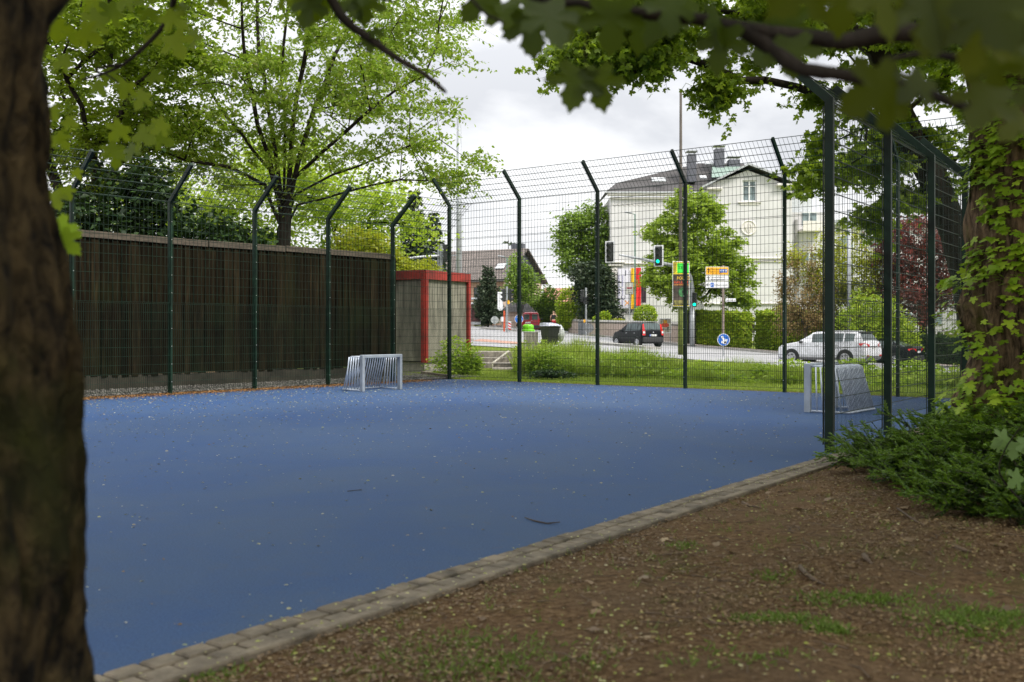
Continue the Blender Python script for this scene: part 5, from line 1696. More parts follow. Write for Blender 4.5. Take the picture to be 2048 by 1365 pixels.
# gutter and downpipe
M = MB(); M.tube([(xa, ye - .05, zE - .03), (vx(1404), ye - .05, zE - .03)], .07, n=8); M.tube([(vx(1411), yf + .1, zE), (vx(1411), yl - .1, vz(600))], .05, n=6); M.build('gutter', zinc, v)

# banners on the villa wall
def flat(name, px0, px1, py0, py1, y, mt, parent, th_=.03):
    M = MB(); M.box(((vx(px0, y) + vx(px1, y)) / 2, y, (vz(py0, y) + vz(py1, y)) / 2), (vx(px1, y) - vx(px0, y), th_, vz(py0, y) - vz(py1, y))); return M.build(name, mt, parent)
bn = thing('banner', 'tall white banner with small vertical lettering on the villa wall', 'banner', (vx(1250), yl - .2, vz(615)))
flat('cloth', 1236, 1265, 538, 617, yl - .2, mat('white banner cloth', (0.68, 0.67, 0.76), .8, var=.04), bn)
ink = mat('violet ink', (.16, .14, .42), .8)
for pxx, sz_ in ((1240.5, .16), (1247.5, .16)):
    text_mesh('lettering', 'MUSEUM  GALERIE  SAMMLUNG', sz_, ink, bn, (vx(pxx), yl - .225, vz(612)), (0, 0, 1), up=(-1, 0, 0), sx=1.15)
text_mesh('lettering', 'J', .55, mat('dark ink', (.05, .05, .1), .8), bn, (vx(1251), yl - .225, vz(549)), (1, 0, 0))
text_mesh('lettering', 'C', .55, mat('dark ink', (.05, .05, .1), .8), bn, (vx(1252), yl - .225, vz(600)), (0, 0, 1), up=(-1, 0, 0))
M = MB()
for s_ in (-1, 1): M.box((vx(1256), yl - .222 - .004 * s_, vz(606)), (.62, .006, .09), M=Matrix.Rotation(s_ * PI / 4, 3, 'Y'))
M.build('cross_mark', mat('orange ink', (.75, .33, .12), .8), bn)
for (a_1, a_2, t1, b1, col_, lb_) in ((1262, 1270, 537, 618, (.80, .48, .01), 'narrow yellow hanging flag beside the white banner'),
                                       (1272, 1282, 536, 612, (.70, .02, .02), 'narrow red hanging flag beside the green lamp post'),
                                       (1282.5, 1292, 560, 606, (.035, .02, .03), 'narrow dark hanging flag right of the red one')):
    M = MB(); n = 8; y_ = yl - .35
    xa_, xb_ = vx(a_1, y_), vx(a_2, y_)
    for j in range(13):
        for i in range(n + 1):
            u = i / n
            M.v.append((xa_ + (xb_ - xa_) * u, y_ + .05 * math.sin(u * 9 + j * .4), vz(t1, y_) + (vz(b1, y_) - vz(t1, y_)) * j / 12))
    for j in range(12):
        for i in range(n):
            q = j * (n + 1) + i; M.f.append((q, q + 1, q + n + 2, q + n + 1)); M.mi.append(0)
    o_ = M.build('flag', mat('flag cloth ' + lb_.split()[1], col_, .75, var=.08), smooth=True, loc=(xa_, y_, vz(b1)))
    tag(o_, lb_, 'flag', 'flags hanging on the villa')
text_mesh('lettering', 'cafat', .55, mat('dark ink', (.05, .05, .1), .8), v, (vx(1252), yl - .08, vz(627)), (1, 0, 0))

# steps with railings
st = thing('entrance_stairs', 'stone stairs with dark handrails at the left foot of the villa', 'stairs', (vx(1238, 86), 86, .6))
M = MB()
for k in range(8):
    M.box((vx(1222, 86) + .32 * k + .3, 86.6, .6 + .085 * (k + 1)), (.32, 1.8, .17 * (k + 1)))
M.build('steps', trim, st)
M = MB()
for yy in (85.6, 86.2):
    M.tube([(vx(1220, 86), yy, 1.7), (vx(1245, 86), yy, 2.95), (vx(1252, 86), yy, 2.95)], .035, n=5)
    for k in range(7):
        u = k / 6; M.tube([(vx(1220, 86) + 1.1 * u, yy, 1.7 + 1.27 * u), (vx(1220, 86) + 1.1 * u, yy, .7 + 1.27 * u)], .018, n=4)
M.build('handrail', mat('dark railing', (.03, .03, .035), .5), st)

# right annex with balconies
an = thing('balcony_building', 'pale building with stacked balconies at the right side of the villa', 'building', (vx(1612), 93, .4))
ya = 93.0
M = MB(); M.box(((vx(1580, ya) + vx(1650, ya)) / 2, ya + 5, (gz0 + vz(425, ya)) / 2), (vx(1650, ya) - vx(1580, ya), 10, vz(425, ya) - gz0)); M.build('wall', plaster, an)
M = MB(); M.box(((vx(1583, ya) + vx(1643, ya)) / 2, ya + 5.5, vz(402, ya)), (vx(1636, ya) - vx(1590, ya), 7, vz(385, ya) - vz(425, ya))); M.build('penthouse', mat('light grey render', (.50, .53, .54), .8), an)
for py_ in (455, 535, 612):
    M = MB(); M.box(((vx(1596, ya) + vx(1640, ya)) / 2, ya - .8, vz(py_ + 8, ya)), (vx(1640, ya) - vx(1596, ya), 1.6, .2)); M.box(((vx(1596, ya) + vx(1640, ya)) / 2, ya - 1.57, vz(py_, ya)), (vx(1640, ya) - vx(1596, ya) - .02, .06, .85))
    M.build('balcony', trim, an)
    M = MB(); M.box(((vx(1600, ya) + vx(1638, ya)) / 2, ya - .02, vz(py_ - 16, ya)), (vx(1632, ya) - vx(1602, ya), .06, 1.35)); wi = M.build('window', wframe, an)
    M = MB()
    for q in (-.5, .5): M.box(((vx(1600, ya) + vx(1638, ya)) / 2 + q * .72 - .03, ya - .06, vz(py_ - 16, ya)), (.60, .03, 1.15))
    M.build('glass', wglass, wi)
M = MB(); M.box((vx(1592, ya), ya - .1, vz(540, ya)), (.22, .2, vz(440, ya) - vz(640, ya))); M.build('pilaster', mat('grey drain', (.3, .3, .29), .8), an)
M = MB()
for q in range(9): M.box((vx(1588, ya) + q * .3, ya + .1, vz(414, ya) + .3), (.03, .03, .9))
M.box((vx(1588, ya) + 1.2, ya + .1, vz(414, ya) + .76), (2.6, .04, .05)); M.build('roof_railing', wframe, an)

# far apartment block behind the copper beech
ab_ = thing('apartment_building', 'pale apartment block with red plinth behind the copper beech', 'building', (41, 105, 0))
M = MB(); M.box((43, 110, 5.8), (26, 10, 13.4)); M.build('wall', mat('pale render', (.55, .55, .56), .9, var=.05), ab_)
M = MB(); M.box((43, 104.96, .15), (26.1, .2, 1.6)); M.build('plinth', mat('red brick plinth', (.36, .12, .08), .9, var=.2), ab_)
M = MB(); M.box((43, 109.9, 12.7), (27, 11, .5)); M.build('roof', mat('flat roof edge', (.4, .42, .45), .7), ab_)
for r_ in range(4):
    for c_ in range(8):
        cx_, cz_ = 32 + c_ * 3.1, 2.6 + r_ * 2.7
        M = MB(); M.box((cx_, 104.97, cz_), (1.5, .12, 1.35)); wi = M.build('window', wframe, ab_)
        M = MB(); M.box((cx_, 104.90, cz_), (1.3, .04, 1.15)); M.build('glass', wglass, wi)

# brown roofed house
hs = thing('gabled_house', 'peach rendered house with brown tiled roof and slate hung gable on the left', 'building', (-.8, 100, 2.0))
K = Vector((-.8, 100)); gd = Vector((4.0, 8.0)).normalized(); ld = Vector((-gd.y, gd.x)); WG = 8.9; LG = 15
if ld.x > 0: ld = -ld
base_z, eave, ridge = 1.9, 6.5, 9.7
def q3(a, b_, z): p = K + gd * a + ld * b_; return (p.x, p.y, z)
peach = mat('peach render', (.50, .33, .24), .9, var=.07); peach2 = mat('pale peach render', (.60, .47, .39), .9, var=.06)
M = MB(); M.add([q3(0, 0, base_z), q3(0, LG, base_z), q3(0, LG, eave), q3(0, 0, eave)], [(0, 1, 2, 3)]); M.build('front_wall', peach, hs, fix=False)
M = MB(); M.add([q3(0, 0, base_z), q3(WG, 0, base_z), q3(WG, 0, eave), q3(0, 0, eave)], [(0, 1, 2, 3)]); M.build('gable_wall', peach2, hs, fix=False)
M = MB(); M.poly([q3(0, -.04, eave), q3(WG, -.04, eave), q3(WG / 2, -.04, ridge)], .05, (-ld.x, -ld.y, 0)); M.build('slate_gable', mat('slate cladding', (.075, .08, .095), .7, var=.15), hs)
m, t, b, o = nt('brown roof tiles')
tx = t.nodes.new('ShaderNodeTexCoord'); bk = t.nodes.new('ShaderNodeTexBrick')
mpp = t.nodes.new('ShaderNodeMapping'); mpp.inputs['Rotation'].default_value = (0, 0, math.atan2(ld.y, ld.x)); mpp.vector_type = 'POINT'
t.links.new(tx.outputs['UV'], bk.inputs['Vector'])
bk.inputs['Scale'].default_value = 1.0; bk.inputs['Color1'].default_value = (.14, .115, .10, 1); bk.inputs['Color2'].default_value = (.20, .165, .145, 1); bk.inputs['Mortar'].default_value = (.035, .03, .028, 1)
bk.inputs['Mortar Size'].default_value = .05; bk.inputs['Brick Width'].default_value = .30; bk.inputs['Row Height'].default_value = .36
t.links.new(bk.outputs[0], b.inputs['Base Color']); b.inputs['Roughness'].default_value = .7; tiles = m
def roof_slab(name, corners, mt, parent, w_, h_, th_=.16):
    """corners: eave-left, eave-right, ridge-right, ridge-left"""
    c = [Vector(p) for p in corners]; n = (c[1] - c[0]).cross(c[3] - c[0]).normalized()
    if n.z < 0: n = -n
    M = MB(); M.poly(c, th_, n); o_ = M.build(name, mt, parent)
    me = o_.data; uv = me.uv_layers.new(name='uv'); og = org(parent)
    ex = (c[1] - c[0]).normalized(); ey = n.cross(ex)
    for lp in me.loops:
        p = me.vertices[lp.vertex_index].co + og - c[0]
        uv.data[lp.index].uv = (p.dot(ex), p.dot(ey))
    return o_
ov = .55
r1 = roof_slab('roof', [q3(-ov, -ov, eave - .15), q3(-ov, LG, eave - .15), q3(WG / 2, LG, ridge + .05), q3(WG / 2, -ov, ridge + .05)], tiles, hs, 1, 1)
roof_slab('back_roof', [q3(WG + ov, -ov, eave - .15), q3(WG + ov, LG, eave - .15), q3(WG / 2, LG, ridge + .05), q3(WG / 2, -ov, ridge + .05)], tiles, hs, 1, 1)
M = MB(); M.box(q3(WG / 2 + .4, .8, ridge + .3), (1.3, .7, .9), rz=math.atan2(ld.y, ld.x)); M.build('chimney', chim, r1)
M = MB(); M.tube([q3(-ov - .06, -ov, eave - .2), q3(-ov - .06, LG, eave - .2)], .10, n=6); M.build('gutter', mat('dark gutter', (.05, .045, .04), .5), hs)
for (b_, z_, ws, hs_) in ((2.9, 5.0, 1.0, 1.45), (2.9, 2.75, 1.0, 1.3), (6.2, 5.0, 1.0, 1.3), (5.0, 2.75, 1.2, 1.3)):
    p = K + ld * b_ - gd * .03; an_ = math.atan2(ld.y, ld.x)
    M = MB(); M.box((p.x, p.y, z_), (ws, .12, hs_), rz=an_); wi = M.build('window', mat('dark window frame', (.05, .045, .045), .5), hs)
    p = K + ld * b_ - gd * .10; M = MB(); M.box((p.x, p.y, z_), (ws * .84, .03, hs_ * .86), rz=an_); M.build('glass', glassmat('dark pane', (.04, .05, .06)), wi)
p = K + gd * (WG * .14) + ld * 1.0
M = MB(); sl = math.atan2(ridge - eave, WG / 2)
M.box((p.x, p.y, eave + (ridge - eave) * .36 + .25), (.95, .9, .10), M=Matrix.Rotation(math.atan2(ld.y, ld.x), 3, 'Z') @ Matrix.Rotation(-sl if ld.x < 0 else sl, 3, 'X')); M.build('skylight', mat('bright skylight glass', (.5, .52, .54), .1), r1)
# white barge board on the front corner
M = MB(); M.tube([q3(-ov - .05, -ov - .05, eave - .25), q3(WG * .12, -ov - .05, eave + .62)], .08, n=4); M.build('barge_board', trim, r1)

# low garage with dark roof right of the signal, red tiled house further back
gh = thing('garage', 'small garden garage with dark tiled roof beside the red van', 'building', (.2, 96, 2))
M = MB(); M.box((.5, 97, 2.5), (3.0, 3, 1.5)); M.build('wall', peach2, gh)
M = MB(); M.add([(-1.3, 95.2, 3.15), (2.3, 95.2, 3.15), (1.2, 97, 4.3), (.2, 97, 4.3), (-1.3, 98.8, 3.15), (2.3, 98.8, 3.15)], [(0, 1, 2, 3), (0, 3, 4), (1, 5, 2), (4, 3, 2, 5)]); M.build('roof', slate, gh)
rh = thing('red_roofed_house', 'distant house with orange red tiled roof between garden trees', 'building', (5.6, 130, 2.2))
M = MB(); M.box((6.3, 134, 3.2), (6, 7, 3.4)); M.build('wall', peach2, rh)
m, t, b, o = nt('orange roof tiles'); tx = t.nodes.new('ShaderNodeTexCoord'); bk = t.nodes.new('ShaderNodeTexBrick'); t.links.new(tx.outputs['UV'], bk.inputs['Vector'])
bk.inputs['Scale'].default_value = 1; bk.inputs['Color1'].default_value = (.40, .16, .10, 1); bk.inputs['Color2'].default_value = (.50, .22, .14, 1); bk.inputs['Mortar'].default_value = (.12, .05, .04, 1)
bk.inputs['Mortar Size'].default_value = .05; bk.inputs['Brick Width'].default_value = .36; bk.inputs['Row Height'].default_value = .45
t.links.new(bk.outputs[0], b.inputs['Base Color'])
roof_slab('roof', [(3.6, 130.0, 4.6), (10.0, 130.0, 4.6), (10.0, 134, 6.9), (4.4, 134, 6.9)], m, rh, 1, 1)
roof_slab('back_roof', [(3.6, 138.0, 4.6), (10.0, 138.0, 4.6), (10.0, 134, 6.9), (4.4, 134, 6.9)], m, rh, 1, 1)

# garden wall in front of the villa, curving
wl2 = thing('garden_wall', 'low pale pinkish garden wall along the far pavement', 'wall', (6.5, 84, 1))
M = MB(); gw = [(5.2, 90), (6.6, 84.5), (8.9, 79.5), (10.8, 76.5), (12.4, 73.5)]
for i in range(len(gw) - 1):
    a = Vector(gw[i]); b_ = Vector(gw[i + 1]); z0 = th(*a) ; z1 = th(*b_)
    n = (b_ - a).normalized(); n = Vector((-n.y, n.x)) * .15
    h0 = 2.25 if i == 0 else 2.1 - .1 * i; h1 = 2.1 - .1 * (i + 1)
    M.add([(*(a - n), z0), (*(b_ - n), z1), (*(b_ - n), h1), (*(a - n), h0), (*(a + n), z0), (*(b_ + n), z1), (*(b_ + n), h1), (*(a + n), h0)],
          [(0, 1, 2, 3), (7, 6, 5, 4), (3, 2, 6, 7)])
M.build('wall_body', mat('pinkish wall render', (.44, .36, .31), .9, var=.12), wl2)
M = MB(); M.tube([(5.2, 90, 2.3), (6.6, 84.5, 2.15), (8.9, 79.5, 2.05), (10.8, 76.5, 1.95), (12.4, 73.5, 1.85)], .14, n=4); M.build('coping', kerbm, wl2)

# hedges
def hedge(name, label, A, B, h, wd_, n, lm, seed, ls=.15, group='clipped hedges along the far pavement'):
    rng = np.random.default_rng(seed)
    A = np.array(A, float); B = np.array(B, float); L = np.linalg.norm(B - A); u = (B - A) / L; nn = np.array([-u[1], u[0]])
    zA, zB = th(*A), th(*B)
    root = thing(name, label, 'hedge', ((A + B)[0] / 2, (A + B)[1] / 2, (zA + zB) / 2), group)
    s_ = rng.random(n) * L; face = rng.random(n)
    off = np.where(face < .42, -wd_ / 2, np.where(face < .58, wd_ / 2, rng.uniform(-wd_ / 2, wd_ / 2, n)))
    zz = np.where(face < .58, rng.random(n) * h, h)
    e_ = rng.random(n) < .10
    s_ = np.where(e_, np.where(rng.random(n) < .5, 0, L), s_); off = np.where(e_, rng.uniform(-wd_ / 2, wd_ / 2, n), off); zz = np.where(e_, rng.random(n) * h, zz)
    P_ = A[None] + u[None] * s_[:, None] + nn[None] * off[:, None]
    z0 = zA + (zB - zA) * s_ / L
    b_ = np.array([noise.noise(Vector((p[0] * 1.4, p[1] * 1.4, z_ * 1.6))) for p, z_ in zip(P_, zz)])
    P_ = P_ + nn[None] * (-(np.sign(off) * -1) * b_ * .12)[:, None] + rng.normal(0, .035, (n, 2))
    zz = zz + np.where(face >= .58, b_ * .16 + rng.normal(0, .04, n) + .1 * (rng.random(n) ** 6), 0)
    C = np.concatenate([P_, (z0 + np.maximum(.03, zz))[:, None]], 1)
    d = np.stack([rng.normal(0, .6, n) - nn[0] * .4, rng.normal(0, .6, n) - nn[1] * .4, rng.normal(-.1, .6, n)], 1)
    leaves('foliage', C, ls, lm, root, tpl=T_OVAL, dirs=d, normals=np.stack([-nn[0] + rng.normal(0, .5, n), -nn[1] + rng.normal(0, .5, n), .9 + rng.normal(0, .4, n)], 1), rng=rng)
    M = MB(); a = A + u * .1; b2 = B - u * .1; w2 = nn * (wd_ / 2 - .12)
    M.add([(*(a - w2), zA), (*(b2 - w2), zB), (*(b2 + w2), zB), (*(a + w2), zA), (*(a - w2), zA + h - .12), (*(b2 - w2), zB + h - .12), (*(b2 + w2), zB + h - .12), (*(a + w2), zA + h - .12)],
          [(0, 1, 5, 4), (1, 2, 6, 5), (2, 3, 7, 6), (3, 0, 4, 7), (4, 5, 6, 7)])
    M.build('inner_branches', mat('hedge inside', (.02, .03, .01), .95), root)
    return root
hedge('hedge', 'leafy hedge with yellow top behind the blue arrow sign', (12.6, 70.0), (15.6, 66.5), 2.3, 1.1, 13000, L_hedge, 201, .22)
hedge('hedge', 'long clipped hedge behind the white car', (16.9, 67.6), (23.5, 60.6), 2.55, 1.3, 22000, L_hedge, 202, .22)
hedge('hedge', 'darker hedge on the far right behind the dark car', (23.6, 59.8), (33, 50), 1.7, 1.2, 13000, L_dark, 203, .18)
hedge('hedge', 'small hedge behind the person beside the red van', (3.0, 99.5), (6.0, 99.5), 1.7, 1.0, 4000, L_hedge, 204, .2)
bush('clipped_bush', 'round clipped bush in front of the villa above the small dark car', (10.9, 81.5, 1.0), [(10.85, 81.5, 2.55, .95, .85, .95)], 3500, .16, L_hedge, 211, noise_amt=.06, shell=.8, group='shrubs before the villa')
bush('garden_bush', 'spiky yellow green bush behind the garden wall', (7.6, 84, 1.2), [(7.55, 84, 2.3, .75, .6, .75)], 1800, .2, L_hedge, 212, group='shrubs before the villa')
bush('garden_bush', 'low mounded light bush at the foot of the villa stairs', (8.9, 84, 1.2), [(8.9, 84, 1.95, .9, .6, .35)], 1800, .2, L_yellow, 213, group='shrubs before the villa')
bush('yellow_topped_shrub', 'bright yellow shrub rising above the long clipped hedge', (18.4, 66.5, .5), [(18.3, 66.8, 2.2, 1.7, .8, .9)], 2200, .2, L_yellow, 214)
bush('station_shrub', 'leafy shrub inside the bus stop left of the signals', (-2.6, 97, 2), [(-2.5, 97.5, 2.6, 1.3, .6, .8)], 1500, .22, L_hedge, 215)

# ------------------------------------------------------------------ STREET FURNITURE
galv = mat('galvanised mast', (.34, .36, .38), .45, metal=.35, var=.12)
blk = mat('black plastic', (.018, .020, .020), .5, var=.15)
whp = mat('white enamel', (.72, .73, .75), .4, var=.04)
grn = mat('green lamp post paint', (.06, .14, .10), .5, var=.15)
greenlit = emat('green signal light', (0.0, 0.75, 0.42), 2.2)
lens = mat('dark lens', (.03, .035, .03), .25)


def signal_head(root, c, facing, h=.95, wd_=.30, plate=True, lit=False, side=False):
    """three lamp traffic signal; facing = unit vector (xy) the lamps look towards"""
    f = Vector((facing[0], facing[1], 0)).normalized(); rz = math.atan2(f.y, f.x) + PI / 2
    c = Vector(c)
    M = MB(); M.box(c, (wd_, .22, h), rz=rz, bev=.03); hd = M.build('signal_head', blk, root)
    if plate:
        bc = c - f * .09
        M = MB(); M.box(bc, (wd_ + .28, .02, h + .26), rz=rz, bev=.02); M.build('backing_board', whp, hd)
        M = MB(); M.box(bc + f * .014, (wd_ + .12, .02, h + .12), rz=rz); M.build('board_face', blk, hd)
    for k, dz in enumerate((h / 3, 0, -h / 3)):
        cc = c + Vector((0, 0, dz)) + f * .112
        M = MB(); M.disc(cc, f, .10, .015, n=18); M.build('lens', greenlit if (lit and k == 2) else lens, hd)
        M = MB(); s_ = Vector((-f.y, f.x, 0)); n = 10
        vs = []
        for q in range(n + 1):
            a = PI * (-.1 + 1.2 * q / n); L = .20 if .2 < q / n < .8 else .12
            vs += [cc + s_ * math.cos(a) * .118 + Vector((0, 0, math.sin(a) * .118)), cc + s_ * math.cos(a) * .118 + Vector((0, 0, math.sin(a) * .118)) + f * L]
        M.add(vs, [(2 * q, 2 * q + 1, 2 * q + 3, 2 * q + 2) for q in range(n)]); M.build('visor', blk, hd, fix=False)
    return hd


# big mast with arm over the road
base = (11.9, 66.0)
mt = thing('traffic_signal_mast', 'grey signal mast with long curved arm carrying two traffic lights over the road', 'traffic signal', (*base, th(*base)))
M = MB(); zt2 = 5.6
M.tube([(*base, th(*base)), (*base, 3.2)], .17, n=12); M.tube([(*base, 3.2), (*base, 4.2), (11.75, 65.8, 4.9), (11.4, 65.3, 5.35), (10.9, 64.6, 5.5)], [.14, .13, .12, .12, .11], n=12)
M.build('mast', galv, mt, smooth=True)
M = MB(); M.tube([(10.9, 64.6, 5.5), (9.2, 62.2, 5.62), (7.4, 59.5, 5.72), (6.2, 57.6, 5.76)], [.115, .10, .07, .05], n=10); M.build('arm', galv, mt, smooth=True)
signal_head(mt, P(1219, 504, 57.2), (-.50, -1), h=.98, wd_=.30)
signal_head(mt, P(1316.5, 512, 61.5), (-.42, -1), h=1.05, wd_=.32, lit=True)
signal_head(mt, P(1389, 600, 65.6), (-.3, -1), h=.95, wd_=.28, plate=False, lit=True)

# timber lamp post with poster board
lp = P(1361.5, 700, 48.0); lb = (lp.x, lp.y)
lm_ = thing('tall_lamp_post', 'tallest slender brown lamp post standing in front of the villa', 'street lamp', (*lb, th(*lb)))
M = MB(); M.tube([(*lb, th(*lb)), (*lb, 13.0)], [.11, .06], n=12); M.build('pole', mat('brown timber pole', (.085, .073, .062), .85, var=.3, scale=3, mscale=(1, 1, .3)), lm_, smooth=True)
M = MB(); M.tube([(*lb, th(*lb) + .0), (*lb, 3.05)], [.13, .125], n=12); M.build('mossy_foot', mat('green algae on pole', (.11, .14, .02), .9, var=.3), lm_, smooth=True)
M = MB(); M.tube([(*lb, 12.9), (lb[0] + .25, lb[1], 13.3), (lb[0] + .6, lb[1], 13.15)], .03, n=6); M.build('bracket', galv, lm_)
M = MB(); M.box((lb[0] + .85, lb[1] - .05, 13.05), (.62, .26, .14), M=Matrix.Rotation(math.radians(14), 3, 'Y'), bev=.04); lh = M.build('lamp_head', galv, lm_)
M = MB(); M.box((lb[0] + .84, lb[1] - .05, 12.965), (.42, .20, .03), M=Matrix.Rotation(math.radians(14), 3, 'Y')); M.build('lamp_glass', mat('lamp glass', (.5, .5, .48), .2), lh)
pb = thing('poster_board', 'hanging event poster with yellow black striped border and green sticker on the tall post', 'poster', (lb[0], lb[1] - .2, 3.1))
yb = lb[1] - .18; bx0_, bx1_ = yb * (1345 - 1024) / 2000, yb * (1379 - 1024) / 2000
bz0, bz1 = CAMZ + yb * (660 - 614) / 2000, CAMZ + yb * (660 - 523) / 2000; bw, bh = bx1_ - bx0_, bz1 - bz0
def pf(name, u0, u1, v0, v1, mt_, dep): 
    M = MB(); M.box((bx0_ + bw * (u0 + u1) / 2, yb - dep, bz0 + bh * (v0 + v1) / 2), (bw * (u1 - u0), .008, bh * (v1 - v0))); return M.build(name, mt_, pb)
pf('board', 0, 1, 0, 1, whp, 0.0)
pf('border', .035, .965, .015, .985, mat('poster yellow', (.75, .60, .03), .6), .010)
M = MB()
for k in range(9):
    z_ = bz0 + bh * (.74 + .026 * k); M.poly([(bx0_ + bw * .04, yb - .016, z_), (bx0_ + bw * .22, yb - .016, z_ + .10), (bx0_ + bw * .22, yb - .016, z_ + .125), (bx0_ + bw * .04, yb - .016, z_ + .025)], .003, (0, -1, 0))
for k in range(8):
    x_ = bx0_ + bw * (.22 + .1 * k); M.poly([(x_, yb - .016, bz0 + bh * .955), (x_ + .03, yb - .016, bz0 + bh * .955), (x_ + .06, yb - .016, bz0 + bh * .984), (x_ + .03, yb - .016, bz0 + bh * .984)], .003, (0, -1, 0))
    M.poly([(x_ - .1, yb - .016, bz0 + bh * .016), (x_ - .07, yb - .016, bz0 + bh * .016), (x_ - .04, yb - .016, bz0 + bh * .03), (x_ - .07, yb - .016, bz0 + bh * .03)], .003, (0, -1, 0))
M.build('striped_border', mat('poster black', (.02, .02, .018), .6), pb)
pf('sticker', .28, .955, .74, .955, mat('neon green paper', (.04, .72, .06), .6), .018)
text_mesh('sticker_lettering', 'ZELT', .2, mat('poster black', (.02, .02, .018)), pb, (bx0_ + bw * .33, yb - .026, bz0 + bh * .83), (1, 0, 0), sx=.95)
pf('picture_ground', .035, .965, .03, .715, mat('dark poster print', (.06, .045, .035), .6, var=.4, scale=3), .014)
text_mesh('title', 'RODEO', .20, mat('poster yellow ink', (.80, .50, .03)), pb, (bx0_ + bw * .25, yb - .022, bz0 + bh * .60), (1, 0, 0), sx=.85)
text_mesh('title', 'HALLEN', .20, mat('poster red ink', (.70, .07, .02)), pb, (bx0_ + bw * .07, yb - .022, bz0 + bh * .51), (1, 0, 0), sx=.9)
pf('orange_line', .06, .94, .475, .487, mat('poster orange', (.7, .25, .03)), .020)
M = MB(); M.disc((bx0_ + bw * .62, yb - .019, bz0 + bh * .32), (0, -1, 0), .23, .004, n=28); M.build('green_disc', mat('poster green', (.05, .20, .07), .6, var=.4, scale=5), pb)
M = MB(); M.disc((bx0_ + bw * .66, yb - .024, bz0 + bh * .33), (0, -1, 0), .09, .004, n=20); M.build('dark_disc', mat('poster black', (.02, .02, .018)), pb)
pf('bottom_print', .08, .92, .05, .14, mat('muddy poster print', (.22, .20, .06), .6, var=.5, scale=6), .019)

# direction sign
sgz = 63.5
ds = thing('direction_sign', 'direction sign stack, yellow panel over two white ones, in front of the street tree', 'sign', (P(1447, 640, sgz).x, sgz, .6))
M = MB(); xs_ = P(1447, 640, sgz).x; M.tube([(xs_, sgz + .1, .5), (xs_, sgz + .1, CAMZ + sgz * (660 - 531) / 2000)], .085, n=10); M.build('post', mat('rusty grey post', (.24, .19, .16), .7, var=.25), ds)
def sgn(px0, px1, py0, py1, y, root, mt_, edge, rz=0.0, name='panel'):
    x0_, x1_ = y * (px0 - 1024) / 2000, y * (px1 - 1024) / 2000; z0_, z1_ = CAMZ + y * (660 - py1) / 2000, CAMZ + y * (660 - py0) / 2000
    M = MB(); M.box(((x0_ + x1_) / 2, y, (z0_ + z1_) / 2), (x1_ - x0_, .03, z1_ - z0_), bev=.01); o1 = M.build(name, edge, root)
    M = MB(); M.box(((x0_ + x1_) / 2, y - .018, (z0_ + z1_) / 2), (x1_ - x0_ - .07, .012, z1_ - z0_ - .07)); M.build('face', mt_, o1)
    return x0_, x1_, z0_, z1_, o1
yel = mat('traffic yellow', (.88, .42, .01), .5, var=.04); inkb = mat('sign black', (.012, .012, .012), .6); blu = mat('traffic blue', (.01, .12, .50), .45, var=.05)
a0, a1, c0_, c1_, o1 = sgn(1411, 1457.5, 534, 550.5, sgz, ds, yel, mat('sign rim', (.6, .6, .58), .5), name='yellow_panel')
text_mesh('lettering', 'Plettenberg', .185, inkb, o1, (a0 + .30, sgz - .028, c0_ + .30), (1, 0, 0), ext=.001, sx=.95)
text_mesh('lettering', 'Herscheid', .185, inkb, o1, (a0 + .30, sgz - .028, c0_ + .08), (1, 0, 0), ext=.001, sx=.95)
def arrow(x, z, s_, ang, y, mt_, root, nm='arrow', w_=.16):
    M = MB(); R2 = Matrix.Rotation(ang, 3, 'Y')
    for a, b_ in (((0, -.5), (0, .46)), ((0, .5), (-.34, .14)), ((0, .5), (.34, .14))):
        p = R2 @ Vector((a[0] * s_, 0, a[1] * s_)); q = R2 @ Vector((b_[0] * s_, 0, b_[1] * s_)); d = (q - p).normalized(); n = Vector((-d.z, 0, d.x)) * s_ * w_ / 2
        c = Vector((x, y, z)); M.poly([c + p - n - d * .01, c + q - n + d * .02, c + q + n + d * .02, c + p + n - d * .01], .003, (0, -1, 0))
    return M.build(nm, mt_, root)
arrow(a0 + .18, (c0_ + c1_) / 2, .28, 0, sgz - .026, inkb, o1)
for k, (s1, ) in enumerate((('A',), ('B',), ('C',))):
    M = MB(); M.box((a1 - .52 + .17 * k, sgz - .03, (c0_ + c1_) / 2), (.16, .01, .22), bev=.004); M.build('symbol', blu, o1)
    M = MB(); M.box((a1 - .52 + .17 * k, sgz - .038, (c0_ + c1_) / 2), (.05, .004, .12)); M.box((a1 - .52 + .17 * k, sgz - .038, (c0_ + c1_) / 2 + .02), (.11, .003, .03)); M.build('symbol_mark', whp, o1)
a0, a1, c0_, c1_, o1 = sgn(1411, 1457.5, 551.5, 562.5, sgz, ds, whp, mat('sign rim', (.6, .6, .58), .5), name='upper_white_panel')
text_mesh('lettering', 'Versetalsperre', .155, inkb, o1, (a0 + .30, sgz - .028, c0_ + .20), (1, 0, 0), ext=.001, sx=.95)
text_mesh('lettering', 'Brüninghausen', .145, inkb, o1, (a0 + .34, sgz - .028, c0_ + .05), (1, 0, 0), ext=.001, sx=.95)
arrow(a0 + .17, (c0_ + c1_) / 2, .22, 0, sgz - .026, inkb, o1)
a0, a1, c0_, c1_, o1 = sgn(1411, 1457.5, 563.5, 577, sgz, ds, whp, mat('sign rim', (.6, .6, .58), .5), name='lower_white_panel')
text_mesh('lettering', 'Oberstadt', .19, inkb, o1, (a0 + .56, sgz - .028, c0_ + .14), (1, 0, 0), ext=.001)
arrow(a0 + .17, (c0_ + c1_) / 2, .22, -PI / 2, sgz - .026, inkb, o1)
